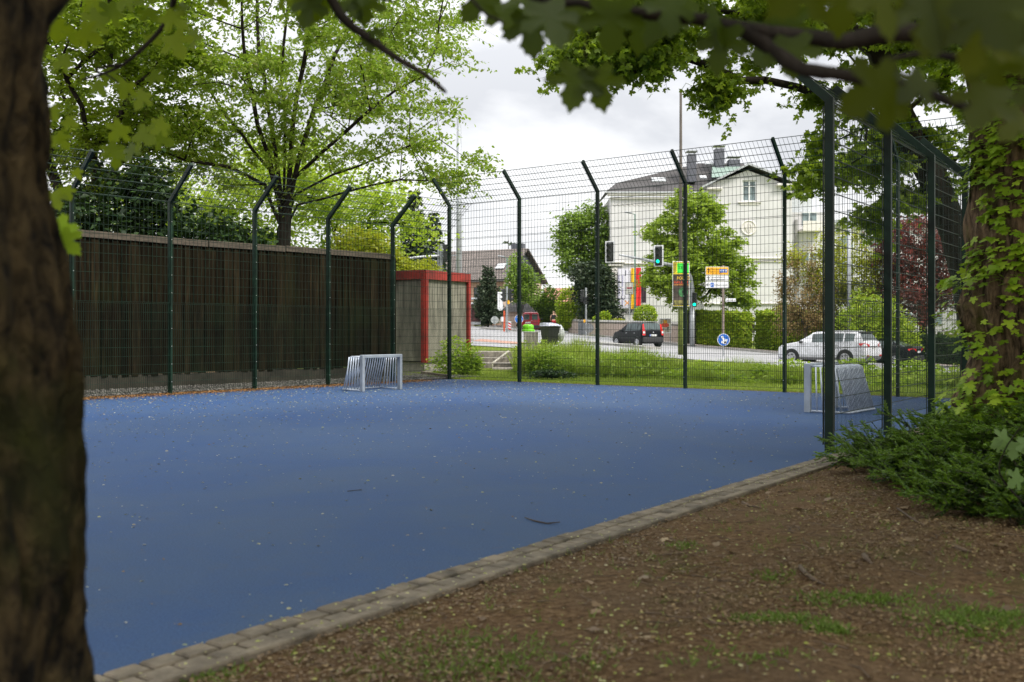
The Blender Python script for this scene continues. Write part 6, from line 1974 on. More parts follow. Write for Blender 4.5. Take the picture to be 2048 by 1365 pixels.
M = MB(); M.box((a0 + .42, sgz - .03, (c0_ + c1_) / 2), (.20, .01, .27), bev=.004); M.build('parking_symbol', blu, o1); text_mesh('lettering', 'P', .22, whp, o1, (a0 + .36, sgz - .04, (c0_ + c1_) / 2 - .08), (1, 0, 0))
a0, a1, c0_, c1_, o1 = sgn(1451, 1471.5, 597.5, 604, sgz - .15, ds, whp, whp, name='street_name_plate')
text_mesh('lettering', 'Sauerfelder Str.', .105, inkb, o1, (a0 + .06, sgz - .18, c0_ + .07), (1, 0, 0), ext=.001, sx=.85)

# grey information sign on the wall side and green lamp posts
isg = thing('info_sign', 'grey information plate with a dark red bar in front of the white banner', 'sign', (vx(1259, 80), 80, 1))
a0, a1, c0_, c1_, o1 = sgn(1251, 1267, 565, 589.5, 80, isg, mat('grey sign face', (.42, .42, .40), .6), blk)
M = MB(); M.box(((a0 + a1) / 2, 79.96, c0_ + .52), (.44, .012, .10)); M.build('red_bar', mat('dark red', (.28, .01, .04)), isg)
text_mesh('lettering', 'Info', .2, inkb, isg, (a0 + .2, 79.965, c0_ + .10), (1, 0, 0), ext=.001)
M = MB(); M.tube([((a0 + a1) / 2, 80.05, 1), ((a0 + a1) / 2, 80.05, c0_ + .3)], .04, n=6); M.build('post', galv, isg)


def lamp_post(label, px, py_top, py_base, d, side, mt_, n='street_lamp'):
    p = P(px, py_base, d); zt = CAMZ + d * (660 - py_top) / 2000; zb0 = th(p.x, p.y)
    r_ = thing(n, label, 'street lamp', (p.x, p.y, zb0), 'street lamps by the road')
    M = MB(); M.tube([(p.x, p.y, zb0), (p.x, p.y, zb0 + 1.2), (p.x, p.y, zt)], [.11, .085, .055], n=10); M.build('pole', mt_, r_, smooth=True)
    M = MB(); M.tube([(p.x, p.y, zt - .02), (p.x + side * .35, p.y, zt + .08)], .03, n=6); M.build('bracket', mt_, r_)
    M = MB(); M.box((p.x + side * .55, p.y, zt + .13), (.62, .26, .12), M=Matrix.Rotation(side * math.radians(-8), 3, 'Y'), bev=.04); M.build('lamp_head', galv, r_)
    return r_
lamp_post('green lamp post in front of the villa beside the red and yellow flags', 1270, 429, 645, 82, -1, grn)
lamp_post('slender green lamp post against the round headed tree', 1156, 475, 660, 95, -1, grn)
lamp_post('thin green lamp post in front of the brown tiled roof', 1014, 516, 650, 92, -1, grn)
p = P(1698, 640, 60)
rp = thing('sign_pole', 'plain grey pole among the yellow leaves right of the nearest fence post', 'pole', (p.x, p.y, th(p.x, p.y)))
M = MB(); M.tube([(p.x, p.y, th(p.x, p.y)), (p.x, p.y, 8.6)], .12, n=10); M.build('pole', galv, rp, smooth=True)
M = MB(); M.disc((p.x, p.y, 8.6), (0, 0, 1), .13, .05, n=10); M.build('cap', galv, rp)
p = P(918, 640, 52)
sm_ = thing('steel_mast', 'thick plain steel mast rising behind the red framed box', 'pole', (p.x, p.y, th(p.x, p.y)))
M = MB(); M.tube([(p.x, p.y, th(p.x, p.y)), (p.x, p.y, 12.5)], [.17, .12], n=12); M.build('pole', galv, sm_, smooth=True)
M = MB(); M.tube([(p.x, p.y, 12.4), (p.x - .5, p.y, 12.8), (p.x - 1.1, p.y, 12.9)], .05, n=6); M.box((p.x - 1.4, p.y, 12.9), (.7, .3, .12), bev=.03); M.build('lamp_head', galv, sm_)

# signal mast beyond the red box
p = P(882, 640, 56); z0 = th(p.x, p.y)
s2 = thing('traffic_signal_mast', 'signal mast with rear facing black head, partly hidden by the red framed box', 'traffic signal', (p.x, p.y, z0))
M = MB(); M.tube([(p.x, p.y, z0), (p.x, p.y, 6.25)], .10, n=10); M.tube([(p.x - .15, p.y, 5.0), (p.x - .15, p.y, 6.2)], .05, n=8); M.build('mast', galv, s2)
M = MB(); M.tube([(p.x, p.y, 5.6), (p.x - 1.0, p.y - .6, 5.5), (p.x - 2.2, p.y - 1.5, 5.3)], [.07, .06, .05], n=8)
for k in range(6): M.tube([(p.x - .1, p.y - .1, 4.6 + .22 * k), (p.x - .45, p.y - .25, 4.7 + .22 * k)], .02, n=5)
M.tube([(p.x, p.y, 5.55), (p.x + .85, p.y - .2, 5.6)], .04, n=6); M.build('arm', galv, s2)
signal_head(s2, P(893.5, 506.5, 55.6), (.35, 1), h=.95, wd_=.34, plate=False)

# pedestrian signals left middle
p = P(1014, 664, 74)
s3 = thing('pedestrian_signal', 'light grey signal post with two dark side facing heads left of the blue arrow sign', 'traffic signal', (p.x, p.y, th(p.x, p.y)))
M = MB(); M.tube([(p.x, p.y, th(p.x, p.y)), (p.x, p.y, CAMZ + 74 * (660 - 573) / 2000)], .085, n=10); M.build('post', galv, s3)
gsh = mat('dark green signal case', (.015, .05, .04), .5)
MATS['black plastic'] = blk
for sx_ in (-1, 1):
    hd = signal_head(s3, (p.x + sx_ * .22, p.y, CAMZ + 74 * (660 - 591) / 2000), (sx_, -.15), h=.95, wd_=.28, plate=False)
M = MB(); M.box((p.x + .10, p.y - .12, CAMZ + 74 * (660 - 605) / 2000), (.16, .12, .28), bev=.02); M.build('push_button_box', mat('signal yellow', (.85, .42, .01), .5), s3)
p = P(1172, 664, 80)
s4 = thing('pedestrian_signal', 'signal post with one head beside the tall clipped bush', 'traffic signal', (p.x, p.y, th(p.x, p.y)))
M = MB(); M.tube([(p.x, p.y, th(p.x, p.y)), (p.x, p.y, CAMZ + 80 * (660 - 576) / 2000)], .07, n=10); M.build('post', galv, s4)
signal_head(s4, (p.x - .28, p.y - .05, CAMZ + 80 * (660 - 592) / 2000), (-.9, -.6), h=.95, wd_=.28, plate=False)
signal_head(s4, (p.x - .05, p.y - .2, CAMZ + 80 * (660 - 602) / 2000), (.6, -.8), h=.6, wd_=.26, plate=False)
M = MB(); M.box((p.x - .14, p.y - .12, CAMZ + 80 * (660 - 643) / 2000), (.14, .12, .26), bev=.02); M.build('push_button_box', mat('signal yellow', (.85, .42, .01), .5), s4)
p = P(1166, 660, 80.5)
cb = thing('signal_cabinet', 'dark grey street cabinet beside the garden wall', 'cabinet', (p.x, p.y, th(p.x, p.y)))
M = MB(); M.box((p.x, p.y, th(p.x, p.y) + .62), (.75, .4, 1.05), bev=.02); M.build('cabinet_body', mat('cabinet grey', (.13, .14, .15), .6), cb); M = MB(); M.box((p.x, p.y, th(p.x, p.y) + 1.17), (.82, .46, .05), bev=.01); M.build('lid', mat('cabinet grey', (.13, .14, .15)), cb)
M = MB(); M.box((p.x, p.y, th(p.x, p.y) + .05), (.7, .36, .12)); M.build('plinth', kerbm, cb)


def round_sign(label, px, py, d, dia, mt_, arrow_=None, rimm=None, tilt=0.0, nm='round_sign', base=True):
    c = P(px, py, d); z0 = th(c.x, c.y)
    r_ = thing(nm, label, 'sign', (c.x, c.y, z0), 'round signs on thin posts')
    f = Vector((math.sin(tilt), -math.cos(tilt), 0))
    M = MB(); M.tube([(c.x, c.y + .06, z0 - .1), (c.x, c.y + .06, c.z + dia * (.5 if arrow_ is None else .3))], .03, n=8); M.build('post', galv, r_)
    M = MB(); M.disc(c, f, dia / 2, .02, n=32); pl = M.build('disc', rimm or mt_, r_)
    if arrow_ is not None:
        M = MB(); M.disc(c + f * .021, f, dia / 2 - .025, .003, n=32); M.build('face', mt_, pl)
        o_ = arrow(c.x, c.z, dia * .62, arrow_, c.y - .034, whp, pl, w_=.26)
    else:
        M = MB(); M.box(c + f * .03, (dia * .8, .02, .03)); M.box(c + f * .045, (.045, .03, dia)); M.build('clamp', galv, pl)
    return r_
round_sign('blue round arrow sign standing above the weeds in front of the hedge', 1447, 680, 50, .62, blu, math.radians(153), whp)
round_sign('blue round arrow sign partly hidden by fence post near red van', 1038, 638.5, 71, .62, blu, math.radians(142), whp)
greyb = mat('sign back grey', (.16, .165, .17), .6)
round_sign('dark grey round sign back on the traffic island left of the small black hatchback', 1178, 656.5, 64, .60, greyb)
round_sign('pale grey back of a round sign left of the signal post', 989.5, 640.5, 78, .60, mat('pale sign back', (.42, .45, .44), .5))
# red and white marker, red post, bus shelter
p = P(1019, 650, 76)
mk = thing('hazard_marker', 'small red and white striped marker board beside the signal post', 'sign', (p.x, p.y, th(p.x, p.y)))
M = MB(); M.box((p.x, p.y, p.z), (.26, .03, .52)); M.build('board', whp, mk)
M = MB()
for k in range(3): M.poly([(p.x - .125, p.y - .02, p.z + .20 - .2 * k), (p.x + .125, p.y - .02, p.z + .04 - .2 * k + .03), (p.x + .125, p.y - .02, p.z - .04 - .2 * k + .03), (p.x - .125, p.y - .02, p.z + .10 - .2 * k)], .004, (0, -1, 0))
build_split(M, 'stripe', mat('traffic red', (.62, .015, .02), .5), mk); M = MB(); M.tube([(p.x, p.y + .05, th(p.x, p.y)), (p.x, p.y + .05, p.z)], .03, n=6); M.build('post', galv, mk)
p = P(1008.5, 655, 77)
mk = thing('stop_post', 'slim orange red bus stop post with white plates', 'post', (p.x, p.y, th(p.x, p.y)))
M = MB(); M.tube([(p.x, p.y, th(p.x, p.y)), (p.x, p.y, CAMZ + 77 * (660 - 622) / 2000)], .06, n=8); M.build('post', mat('orange red paint', (.72, .10, .03), .5), mk)
M = MB(); M.box((p.x - .15, p.y - .08, CAMZ + 77 * .0105), (.22, .03, .36)); M.disc((p.x - .3, p.y, CAMZ + 77 * (660 - 616) / 2000), (0, -1, 0), .22, .03, n=20); M.box((p.x - .3, p.y, CAMZ + 77 * (660 - 600) / 2000), (.42, .03, 1.2), bev=.01); M.build('plates', whp, mk)
bs = thing('bus_shelter', 'glazed bus shelter with rounded roof in front of the peach house', 'shelter', (-2.9, 93, th(-2.9, 93)))
zs = th(-2.9, 93) + .15; M = MB()
M.poly([(-4.2, 92.4, zs + 2.35), (-.8, 92.4, zs + 2.35), (-.8, 93.2, zs + 2.5), (-.8, 94.0, zs + 2.4), (-4.2, 94.0, zs + 2.4), (-4.2, 93.2, zs + 2.5)], .07); M.build('roof', galv, bs)
M = MB()
for x_ in (-4.1, -2.5, -.9):
    for y_ in (92.5, 93.9): M.tube([(x_, y_, zs), (x_, y_, zs + 2.38)], .035, n=6)
M.build('frame', galv, bs)
gm, t, b, o = nt('shelter glass'); b.inputs['Base Color'].default_value = (.85, .9, .9, 1); b.inputs['Transmission Weight'].default_value = .9; b.inputs['Roughness'].default_value = .05; b.inputs['IOR'].default_value = 1.05
M = MB(); M.box((-2.5, 93.9, zs + 1.2), (3.0, .015, 1.9)); M.build('back_glass', gm, bs)
ad = thing('advert_case', 'upright lit style advertising case with dark poster beside the bus shelter', 'advert', (-3.3, 90.5, zs))
M = MB(); M.box((-3.35, 90.8, zs + 1.05), (1.15, .14, 2.0), bev=.03); M.build('case', mat('white case', (.62, .64, .66), .4), ad)
M = MB(); M.box((-3.29, 90.72, zs + 1.1), (.86, .02, 1.6)); M.build('poster', mat('dark red poster', (.10, .03, .03), .4, var=.6, scale=4), ad)
M = MB(); M.box((-3.88, 90.75, zs + 1.0), (.2, .2, 2.0), bev=.03); M.build('white_post', whp, ad)

# picture boards at the hedge
for px_, lb_ in ((1330, 'small framed picture board with red and orange figures behind the small dark car'), (1497, 'small framed picture board with red and orange figures between the two hedges')):
    d = 69 if px_ < 1400 else 67.5; p = P(px_, 652, d)
    r_ = thing('picture_board', lb_, 'board', (p.x, p.y, th(p.x, p.y)), 'picture boards at the kerb side')
    M = MB(); M.box((p.x, p.y, p.z), (.80, .03, .98)); M.build('panel', mat('board print ground', (.45, .42, .33), .7, var=.5, scale=4), r_)
    M = MB()
    for a, b_, c, d_ in ((0, .48, .84, .05), (0, -.48, .84, .05)): M.box((p.x + a, p.y - .02, p.z + b_), (c, .03, d_))
    for a in (-.4, .4): M.box((p.x + a, p.y - .022, p.z), (.05, .03, .92))
    M.build('frame', wframe, r_)
    M = MB(); M.disc((p.x, p.y - .02, p.z + .05), (0, -1, 0), .27, .006, n=16, sy=.6); M.build('red_shape', mat('print red', (.62, .09, .04), .7, var=.3, scale=8), r_)
    M = MB(); M.disc((p.x, p.y - .027, p.z + .28), (0, -1, 0), .14, .006, n=12, sy=.9); M.build('orange_shape', mat('print orange', (.75, .38, .04), .7, var=.3, scale=8), r_)
    M = MB()
    for a in (-.36, .36): M.tube([(p.x + a, p.y + .04, th(p.x, p.y)), (p.x + a, p.y + .04, p.z)], .025, n=6)
    M.build('legs', galv, r_)

# iron fence behind the small car
p0, p1 = Vector((9.0, 79.0)), Vector((12.6, 72.6))
# ------------------------------------------------------------------ STEPS, PILLAR, BIN
stp = thing('concrete_steps', 'low concrete steps with sloping rail between red box and pillar', 'stairs', (-.6, 36, .3))
cst = mat('weathered step concrete', (.27, .245, .21), .9, var=.25, bmp=.3)
for k, (d, w0, w1, py) in enumerate(((35.0, 985, 1046, 737), (36.2, 960, 1046, 727), (37.4, 945, 1046, 716), (38.6, 935, 1046, 704))):
    z_ = CAMZ - d * (py - 660) / 2000; x0_, x1_ = d * (w0 - 1024) / 2000, d * (w1 - 1024) / 2000
    M = MB(); M.box(((x0_ + x1_) / 2, d + .75, z_ - .13), (x1_ - x0_, 1.5, .26), bev=.015); M.build('step', cst, stp)
M = MB(); M.tube([P(985, 727, 35.0), P(1017, 703, 37.5)], .035, n=6); M.tube([P(985, 727, 35.0), P(985, 738, 35.0)], .03, n=6); M.build('handrail', mat('pale rail', (.45, .42, .36), .6), stp)
p = P(1062, 720, 35.6)
pil = thing('concrete_pillar', 'square weathered concrete pillar right of the steps', 'pillar', (p.x, p.y, th(p.x, p.y)))
M = MB(); M.box((p.x, p.y, (CAMZ - .06 + th(p.x, p.y)) / 2), (.50, .5, CAMZ - .10 - th(p.x, p.y)), bev=.02); M.build('shaft', mat('vertically streaked concrete', (.30, .28, .24), .9, var=.3, scale=7, mscale=(2, 2, .2), bmp=.3), pil)
M = MB(); M.box((p.x, p.y, CAMZ - .085), (.52, .52, .05), bev=.01); M.build('cap', kerbm, pil)
tb = thing('green_sledge_tub', 'two bright green plastic shells stacked on top of the concrete pillar', 'plastic shell', (p.x - .08, p.y, CAMZ - .06))
lime = mat('bright lime plastic', (.18, .62, .01), .35, var=.06)
def shell(z, r_, h_):
    V = []; F = []; n = 20; prof = [(0.98, 0), (1.0, .25), (.96, .6), (.80, .9), (.5, 1.0), (0.0, 1.0)]
    for a, b_ in prof:
        for k in range(n): V.append((p.x - .10 + math.cos(2 * PI * k / n) * r_ * a, p.y + math.sin(2 * PI * k / n) * r_ * a * .8, z + h_ * b_))
    for i in range(len(prof) - 1):
        for k in range(n): F.append((i * n + k, i * n + (k + 1) % n, (i + 1) * n + (k + 1) % n, (i + 1) * n + k))
    M = MB(); M.add(V, F); return M
shell(CAMZ - .058, .235, .11).build('lower_shell', lime, tb, smooth=True)
shell(CAMZ + .055, .205, .14).build('upper_shell', lime, tb, smooth=True)

bn_p = P(1100, 700, 43.0); bzz = th(bn_p.x, bn_p.y)
wb = thing('wheelie_bin', 'dark grey wheelie bin with pale lid beside the pillar', 'bin', (bn_p.x, bn_p.y, bzz))
S = Matrix.Translation((bn_p.x, bn_p.y, CAMZ - 43 * 33 / 2000)) @ Matrix.Rotation(math.radians(28), 4, 'Z')
M = MB(); zz_ = .86
M.add([(-.21, -.26, .06), (.21, -.26, .06), (.21, .26, .06), (-.21, .26, .06), (-.29, -.36, zz_), (.29, -.36, zz_), (.29, .36, zz_), (-.29, .36, zz_)], [(3, 2, 1, 0), (4, 5, 6, 7), (0, 1, 5, 4), (1, 2, 6, 5), (2, 3, 7, 6), (3, 0, 4, 7)])
M.box((0, 0, zz_ - .03), (.63, .77, .06), bev=.02); M.xf(S).build('bin_body', mat('charcoal plastic', (.012, .013, .014), .5, var=.2), wb)
M = MB(); M.add([(-.31, -.38, zz_ + .01), (.31, -.38, zz_ + .01), (.31, .40, zz_ + .01), (-.31, .40, zz_ + .01), (-.24, -.26, zz_ + .10), (.24, -.26, zz_ + .10), (.27, .38, zz_ + .16), (-.27, .38, zz_ + .16)], [(3, 2, 1, 0), (4, 5, 6, 7), (0, 1, 5, 4), (1, 2, 6, 5), (2, 3, 7, 6), (3, 0, 4, 7)])
M.box((0, -.40, zz_ + .02), (.4, .05, .04), bev=.01); M.xf(S).build('lid', mat('pale bluish lid', (.46, .48, .58), .25, var=.1), wb)
for sx_ in (-1, 1):
    M = MB(); M.disc((sx_ * .24, .32, .11), (1, 0, 0), .11, .05, n=18); M.xf(S).build('wheel', blk, wb)
M = MB(); M.tube([(-.25, .42, zz_ + .06), (.25, .42, zz_ + .06)], .018, n=8); M.xf(S).build('handle', blk, wb)
bg = thing('rubbish_bag', 'translucent pale rubbish sack hanging at the right of the wheelie bin', 'bag', (bn_p.x + .45, bn_p.y, bzz))
V = []; n = 16; m_ = 10
for j in range(m_ + 1):
    u = j / m_; r_ = .02 + .17 * math.sin(PI * min(1, u * 1.05)) ** .6
    for k in range(n):
        a = 2 * PI * k / n; q = r_ * (1 + .25 * noise.noise(Vector((math.cos(a) * 2, math.sin(a) * 2, u * 6))))
        V.append((bn_p.x + .45 + math.cos(a) * q, bn_p.y + math.sin(a) * q, CAMZ - 43 * 33 / 2000 + .18 + .75 * u))
M = MB(); M.add(V, [(j * n + k, j * n + (k + 1) % n, (j + 1) * n + (k + 1) % n, (j + 1) * n + k) for j in range(m_) for k in range(n)]); M.build('sack', mat('pale sack film', (.42, .44, .44), .25, var=.25, scale=12), bg, smooth=True)
# ------------------------------------------------------------------ VEHICLES
tyre = mat('tyre rubber', (.015, .015, .016), .8)
rimm = mat('alloy rim', (.50, .51, .53), .3, metal=.6)
cglass = glassmat('car glass', (.06, .08, .08), .10)
redl = mat('red lamp plastic', (.60, .012, .012), .2, var=.1, coat=.5)
plate_w = mat('number plate white', (.70, .71, .70), .5, var=.03)
EU = mat('plate blue strip', (.01, .10, .45), .5)


def car(name, label, pos, ang, st, paint, glass_rows, wheels, wr, extras, scale=1.0, plate='MK IO 51', lamp='vertical', cat='car', twt=.0):
    """st: stations from front (x+) to rear: (x, zb, zbelt, zroof, wlow, wbelt, wroof, flag)
       flag on the segment to the next station: '' body, 'w' windscreen, 's' side windows, 'r' rear window, 'sp' pillar"""
    z0 = pos[2]
    root = thing(name, label, cat, pos)
    X = Matrix.Translation(pos) @ Matrix.Rotation(ang, 4, 'Z') @ Matrix.Scale(scale, 4)
    rings = []
    for (x, zb, zl, zr, wl, wb_, wr_, fl_) in st:
        zm = zb + (zl - zb) * .55
        half = [(0, zb), (wl * .86, zb), (wl, zb + .10), (wl * 1.015, zm), (wb_ * 1.0, zl - .05), (wb_ * .975, zl)]
        if zr > zl + .05: half += [(wr_ * 1.0 + (wb_ - wr_) * .08, zl + (zr - zl) * .86), (wr_ * .86, zr), (wr_ * .45, zr + .02), (0, zr + .028)]
        else: half += [(wb_ * .93, zl + .015), (wb_ * .85, zr + .02), (wb_ * .45, zr + .035), (0, zr + .04)]
        rings.append([(x, y, z) for y, z in half] + [(x, -y, z) for y, z in half[-2:0:-1]])
    n = len(rings[0]); V = [p for r in rings for p in r]
    body = MB(); gl = {'windscreen': MB(), 'side_window': MB(), 'rear_window': MB()}
    body.v = list(V)
    def glq(mb, quad, push):
        c = [Vector(p) for p in quad]; mb.add([p for p in c], [tuple(range(len(c)))])
    for i in range(len(rings) - 1):
        fl_ = st[i][7]
        for k in range(n):
            k2 = (k + 1) % n; f = (i * n + k, i * n + k2, (i + 1) * n + k2, (i + 1) * n + k)
            side = k in (5, n - 6)
            top = 6 <= k < n - 6
            tgt = None
            if fl_ == 'w' and top: tgt = 'windscreen'
            if fl_ == 'w' and side: tgt = None
            if fl_ == 's' and side: tgt = 'side_window'
            if fl_ == 'r' and top: tgt = 'rear_window'
            if tgt is None: body.f.append(f); body.mi.append(0)
            else: gl[tgt].add([V[q] for q in f], [(0, 1, 2, 3)])
    body.f.append(tuple(range(n - 1, -1, -1))); body.mi.append(0)
    m0 = (len(rings) - 1) * n; body.f.append(tuple(m0 + k for k in range(n))); body.mi.append(0)
    body.xf(X); bo = body.build('body', paint, root, smooth=True)
    try:
        bo.data.set_sharp_from_angle(angle=math.radians(38))
    except Exception: pass
    for k_, mb in gl.items():
        if mb.v: build_split(mb.xf(X), k_, cglass, root)
    for (wx, wy) in wheels:
        for s_ in (-1, 1):
            A = MB(); A.disc((wx, s_ * (wy - .02), wr), (0, s_, 0), wr * 1.17, .035, n=28); A.xf(X).build('wheel_arch', blk, root)
            T = MB(); T.disc((wx, s_ * (wy - .17), wr), (0, s_, 0), wr, .20, n=28); to = T.xf(X).build('wheel', tyre, root)
            R = MB(); R.disc((wx, s_ * (wy + .028), wr), (0, s_, 0), wr * .66, .012, n=24)
            R2 = MB()
            for q in range(5):
                a = q * 2 * PI / 5; R2.box((wx + math.cos(a + .6) * wr * .42, s_ * (wy + .045), wr + math.sin(a + .6) * wr * .42), (wr * .17, .006, wr * .17), M=Matrix.Rotation(-(a + .6), 3, 'Y'))
            R.xf(X).build('rim', rimm, to); R2.xf(X).build('rim_openings', tyre, to)
    for (nm, mt_, shape) in extras:
        M = MB(); shape(M); build_split(M.xf(X), nm, mt_, root)
    xr = st[-1][0]
    return root, X


black_plastic = blk
# ---- small dark hatchback (tall, upright tail lamps)
L = 3.54
st = [(1.77, .28, .62, .62, .62, .60, .5, ''), (1.68, .22, .74, .74, .74, .70, .5, ''), (1.45, .20, .90, .90, .78, .76, .5, ''), (1.0, .20, .99, .99, .79, .765, .5, ''), (.82, .20, 1.02, 1.03, .79, .765, .6, 'w'),
      (.28, .20, 1.00, 1.46, .79, .765, .60, 'sp'), (.20, .20, 1.00, 1.48, .79, .765, .60, 's'), (-.35, .20, 1.00, 1.53, .79, .765, .61, 'sp'), (-.42, .20, 1.0, 1.53, .79, .765, .61, 's'), (-1.05, .20, 1.02, 1.52, .79, .765, .60, 'sp'), (-1.12, .20, 1.02, 1.52, .79, .765, .60, 's'),
      (-1.42, .20, 1.04, 1.50, .79, .765, .60, ''), (-1.58, .20, 1.02, 1.46, .79, .76, .58, 'r'), (-1.70, .20, 1.00, 1.01, .785, .75, .57, ''), (-1.74, .24, .94, .94, .77, .74, .55, '')]
def pl(M): M.box((-1.765, 0, .80), (.01, .42, .10))
ex = [('bumper', mat('dark bumper', (.025, .025, .027), .6), lambda M: M.box((-1.73, 0, .44), (.16, 1.54, .34), bev=.06)),
      ('tail_lamp', redl, lambda M: M.poly([(-1.60, .60, 1.44), (-1.60, .70, 1.38), (-1.74, .785, .72), (-1.77, .60, .72), (-1.72, .58, 1.0)], .025, (-1, 0.2, 0))),
      ('tail_lamp', redl, lambda M: M.poly([(-1.60, -.60, 1.44), (-1.60, -.70, 1.38), (-1.74, -.785, .72), (-1.77, -.60, .72), (-1.72, -.58, 1.0)], .025, (-1, -0.2, 0))),
      ('lamp_patch', plate_w, lambda M: (M.box((-1.782, .69, .90), (.012, .13, .12)), M.box((-1.782, -.69, .90), (.012, .13, .12)))),
      ('number_plate', plate_w, lambda M: M.box((-1.765, 0, .72), (.014, .52, .11))),
      ('plate_strip', EU, lambda M: M.box((-1.774, .235, .72), (.008, .05, .105))),
      ('badge', rimm, lambda M: M.disc((-1.765, 0, .90), (-1, 0, 0), .045, .01, n=14)),
      ('side_mirror', blk, lambda M: (M.box((.62, .84, 1.02), (.14, .14, .11), bev=.03), M.box((.62, -.84, 1.02), (.14, .14, .11), bev=.03))),
      ('door_handle', rimm, lambda M: (M.box((.02, .795, .86), (.14, .03, .03)), M.box((-.86, .795, .86), (.14, .03, .03)))),
      ('side_moulding', mat('dark bumper', (.025, .025, .027)), lambda M: (M.box((-.1, .800, .55), (1.9, .02, .06)), M.box((-.1, -.800, .55), (1.9, .02, .06)))),
      ('roof_rail', rimm, lambda M: (M.tube([(.2, .60, 1.54), (-1.3, .60, 1.57)], .018, n=6), M.tube([(.2, -.60, 1.54), (-1.3, -.60, 1.57)], .018, n=6))),
      ('rear_wiper', blk, lambda M: M.tube([(-1.72, 0, 1.04), (-1.64, .25, 1.20)], .012, n=4)),
      ('headlamp', plate_w, lambda M: (M.box((1.66, .58, .70), (.16, .2, .16), bev=.04), M.box((1.66, -.58, .70), (.16, .2, .16), bev=.04)))]
pc = P(1284, 690, 60.5)
pz = CAMZ - 60.5 * (694 - 660) / 2000
dk = mat('black car paint', (.003, .0034, .006), .3, var=.1, coat=.12, spec=.15)
hcar, Xh = car('hatchback', 'small upright black hatchback driving away, red vertical tail lamps', (pc.x - .20, pc.y + .8, pz), math.radians(90 + 27), st, dk, None, [(1.12, .795), (-1.20, .795)], .30, ex, scale=.97)
text_mesh('plate_lettering', 'MK IO 51', .085, inkb, hcar, Xh @ Vector((-1.775, .20, .69)), Xh.to_3x3() @ Vector((0, -1, 0)), ext=.001)

# ---- white crossover
st = [(2.40, .36, .70, .70, .72, .66, .5, ''), (2.30, .28, .86, .86, .88, .82, .5, ''), (2.05, .25, 1.00, 1.00, .93, .88, .5, ''), (1.6, .25, 1.07, 1.07, .945, .90, .5, ''), (1.28, .25, 1.10, 1.12, .945, .91, .72, 'w'),
      (.52, .25, 1.10, 1.60, .945, .91, .70, 'sp'), (.44, .25, 1.10, 1.62, .945, .91, .70, 's'), (-.25, .25, 1.12, 1.66, .945, .91, .71, 's'), (-.32, .25, 1.12, 1.665, .945, .91, .71, 'sp'), (-.40, .25, 1.12, 1.67, .945, .91, .71, 's'), (-1.22, .25, 1.15, 1.66, .945, .91, .70, 'sp'), (-1.30, .25, 1.15, 1.66, .945, .91, .70, 's'),
      (-1.80, .25, 1.19, 1.63, .945, .91, .68, ''), (-2.05, .25, 1.20, 1.60, .94, .90, .66, 'r'), (-2.26, .26, 1.19, 1.20, .935, .89, .64, ''), (-2.38, .34, 1.04, 1.04, .92, .87, .6, ''), (-2.42, .42, .84, .84, .88, .85, .6, '')]
ex = [('rear_bumper', mat('white car lower trim', (.10, .10, .105), .5), lambda M: M.box((-2.36, 0, .40), (.14, 1.66, .22), bev=.05)),
      ('tail_lamp', redl, lambda M: (M.poly([(-2.05, .925, 1.10), (-2.33, .86, 1.12), (-2.41, .52, 1.05), (-2.42, .52, .92), (-2.39, .88, .90), (-2.15, .94, .98)], .02, (-1, .5, 0)))),
      ('tail_lamp', redl, lambda M: (M.poly([(-2.05, -.925, 1.10), (-2.33, -.86, 1.12), (-2.41, -.52, 1.05), (-2.42, -.52, .92), (-2.39, -.88, .90), (-2.15, -.94, .98)], .02, (-1, -.5, 0)))),
      ('brake_lamp', redl, lambda M: M.box((-2.06, 0, 1.63), (.03, .30, .035))),
      ('reflector', redl, lambda M: (M.box((-2.435, .70, .50), (.02, .20, .06)), M.box((-2.435, -.70, .50), (.02, .20, .06)))),
      ('roof_spoiler', blk, lambda M: M.box((-2.02, 0, 1.635), (.24, 1.26, .04), bev=.01)),
      ('number_plate', plate_w, lambda M: M.box((-2.415, 0, .86), (.02, .52, .11))),
      ('plate_recess', mat('grey recess', (.3, .3, .32), .5), lambda M: M.box((-2.405, 0, .86), (.02, .64, .20))),
      ('badge', rimm, lambda M: M.disc((-2.36, 0, 1.08), (-1, 0, .2), .05, .02, n=16, sy=.5)),
      ('side_mirror', blk, lambda M: (M.box((.95, 1.02, 1.14), (.16, .20, .14), bev=.04), M.box((.95, -1.02, 1.14), (.16, .20, .14), bev=.04))),
      ('door_handle', rimm, lambda M: (M.box((.12, .945, .98), (.20, .03, .03)), M.box((-.90, .945, 1.0), (.20, .03, .03)))),
      ('window_trim', rimm, lambda M: (M.tube([(1.1, .915, 1.11), (-.3, .915, 1.13), (-1.8, .905, 1.2)], .012, n=4), M.tube([(1.1, -.915, 1.11), (-.3, -.915, 1.13), (-1.8, -.905, 1.2)], .012, n=4))),
      ('side_cladding', mat('white car lower trim', (.10, .10, .105)), lambda M: (M.box((0, .925, .33), (3.2, .06, .12), bev=.02), M.box((0, -.925, .33), (3.2, .06, .12), bev=.02))),
      ('sill_chrome', rimm, lambda M: M.box((0, .96, .42), (2.2, .015, .035))),
      ('roof_rail', rimm, lambda M: (M.tube([(.3, .68, 1.64), (-.6, .70, 1.71), (-1.7, .66, 1.69)], .02, n=6), M.tube([(.3, -.68, 1.64), (-.6, -.70, 1.71), (-1.7, -.66, 1.69)], .02, n=6))),
      ('aerial', mat('white car paint', (.62, .63, .66)), lambda M: M.box((-1.75, 0, 1.69), (.16, .04, .06), bev=.015)),
      ('headlamp', cglass, lambda M: (M.box((2.18, .74, .80), (.26, .18, .12), bev=.04), M.box((2.18, -.74, .80), (.26, .18, .12), bev=.04)))]
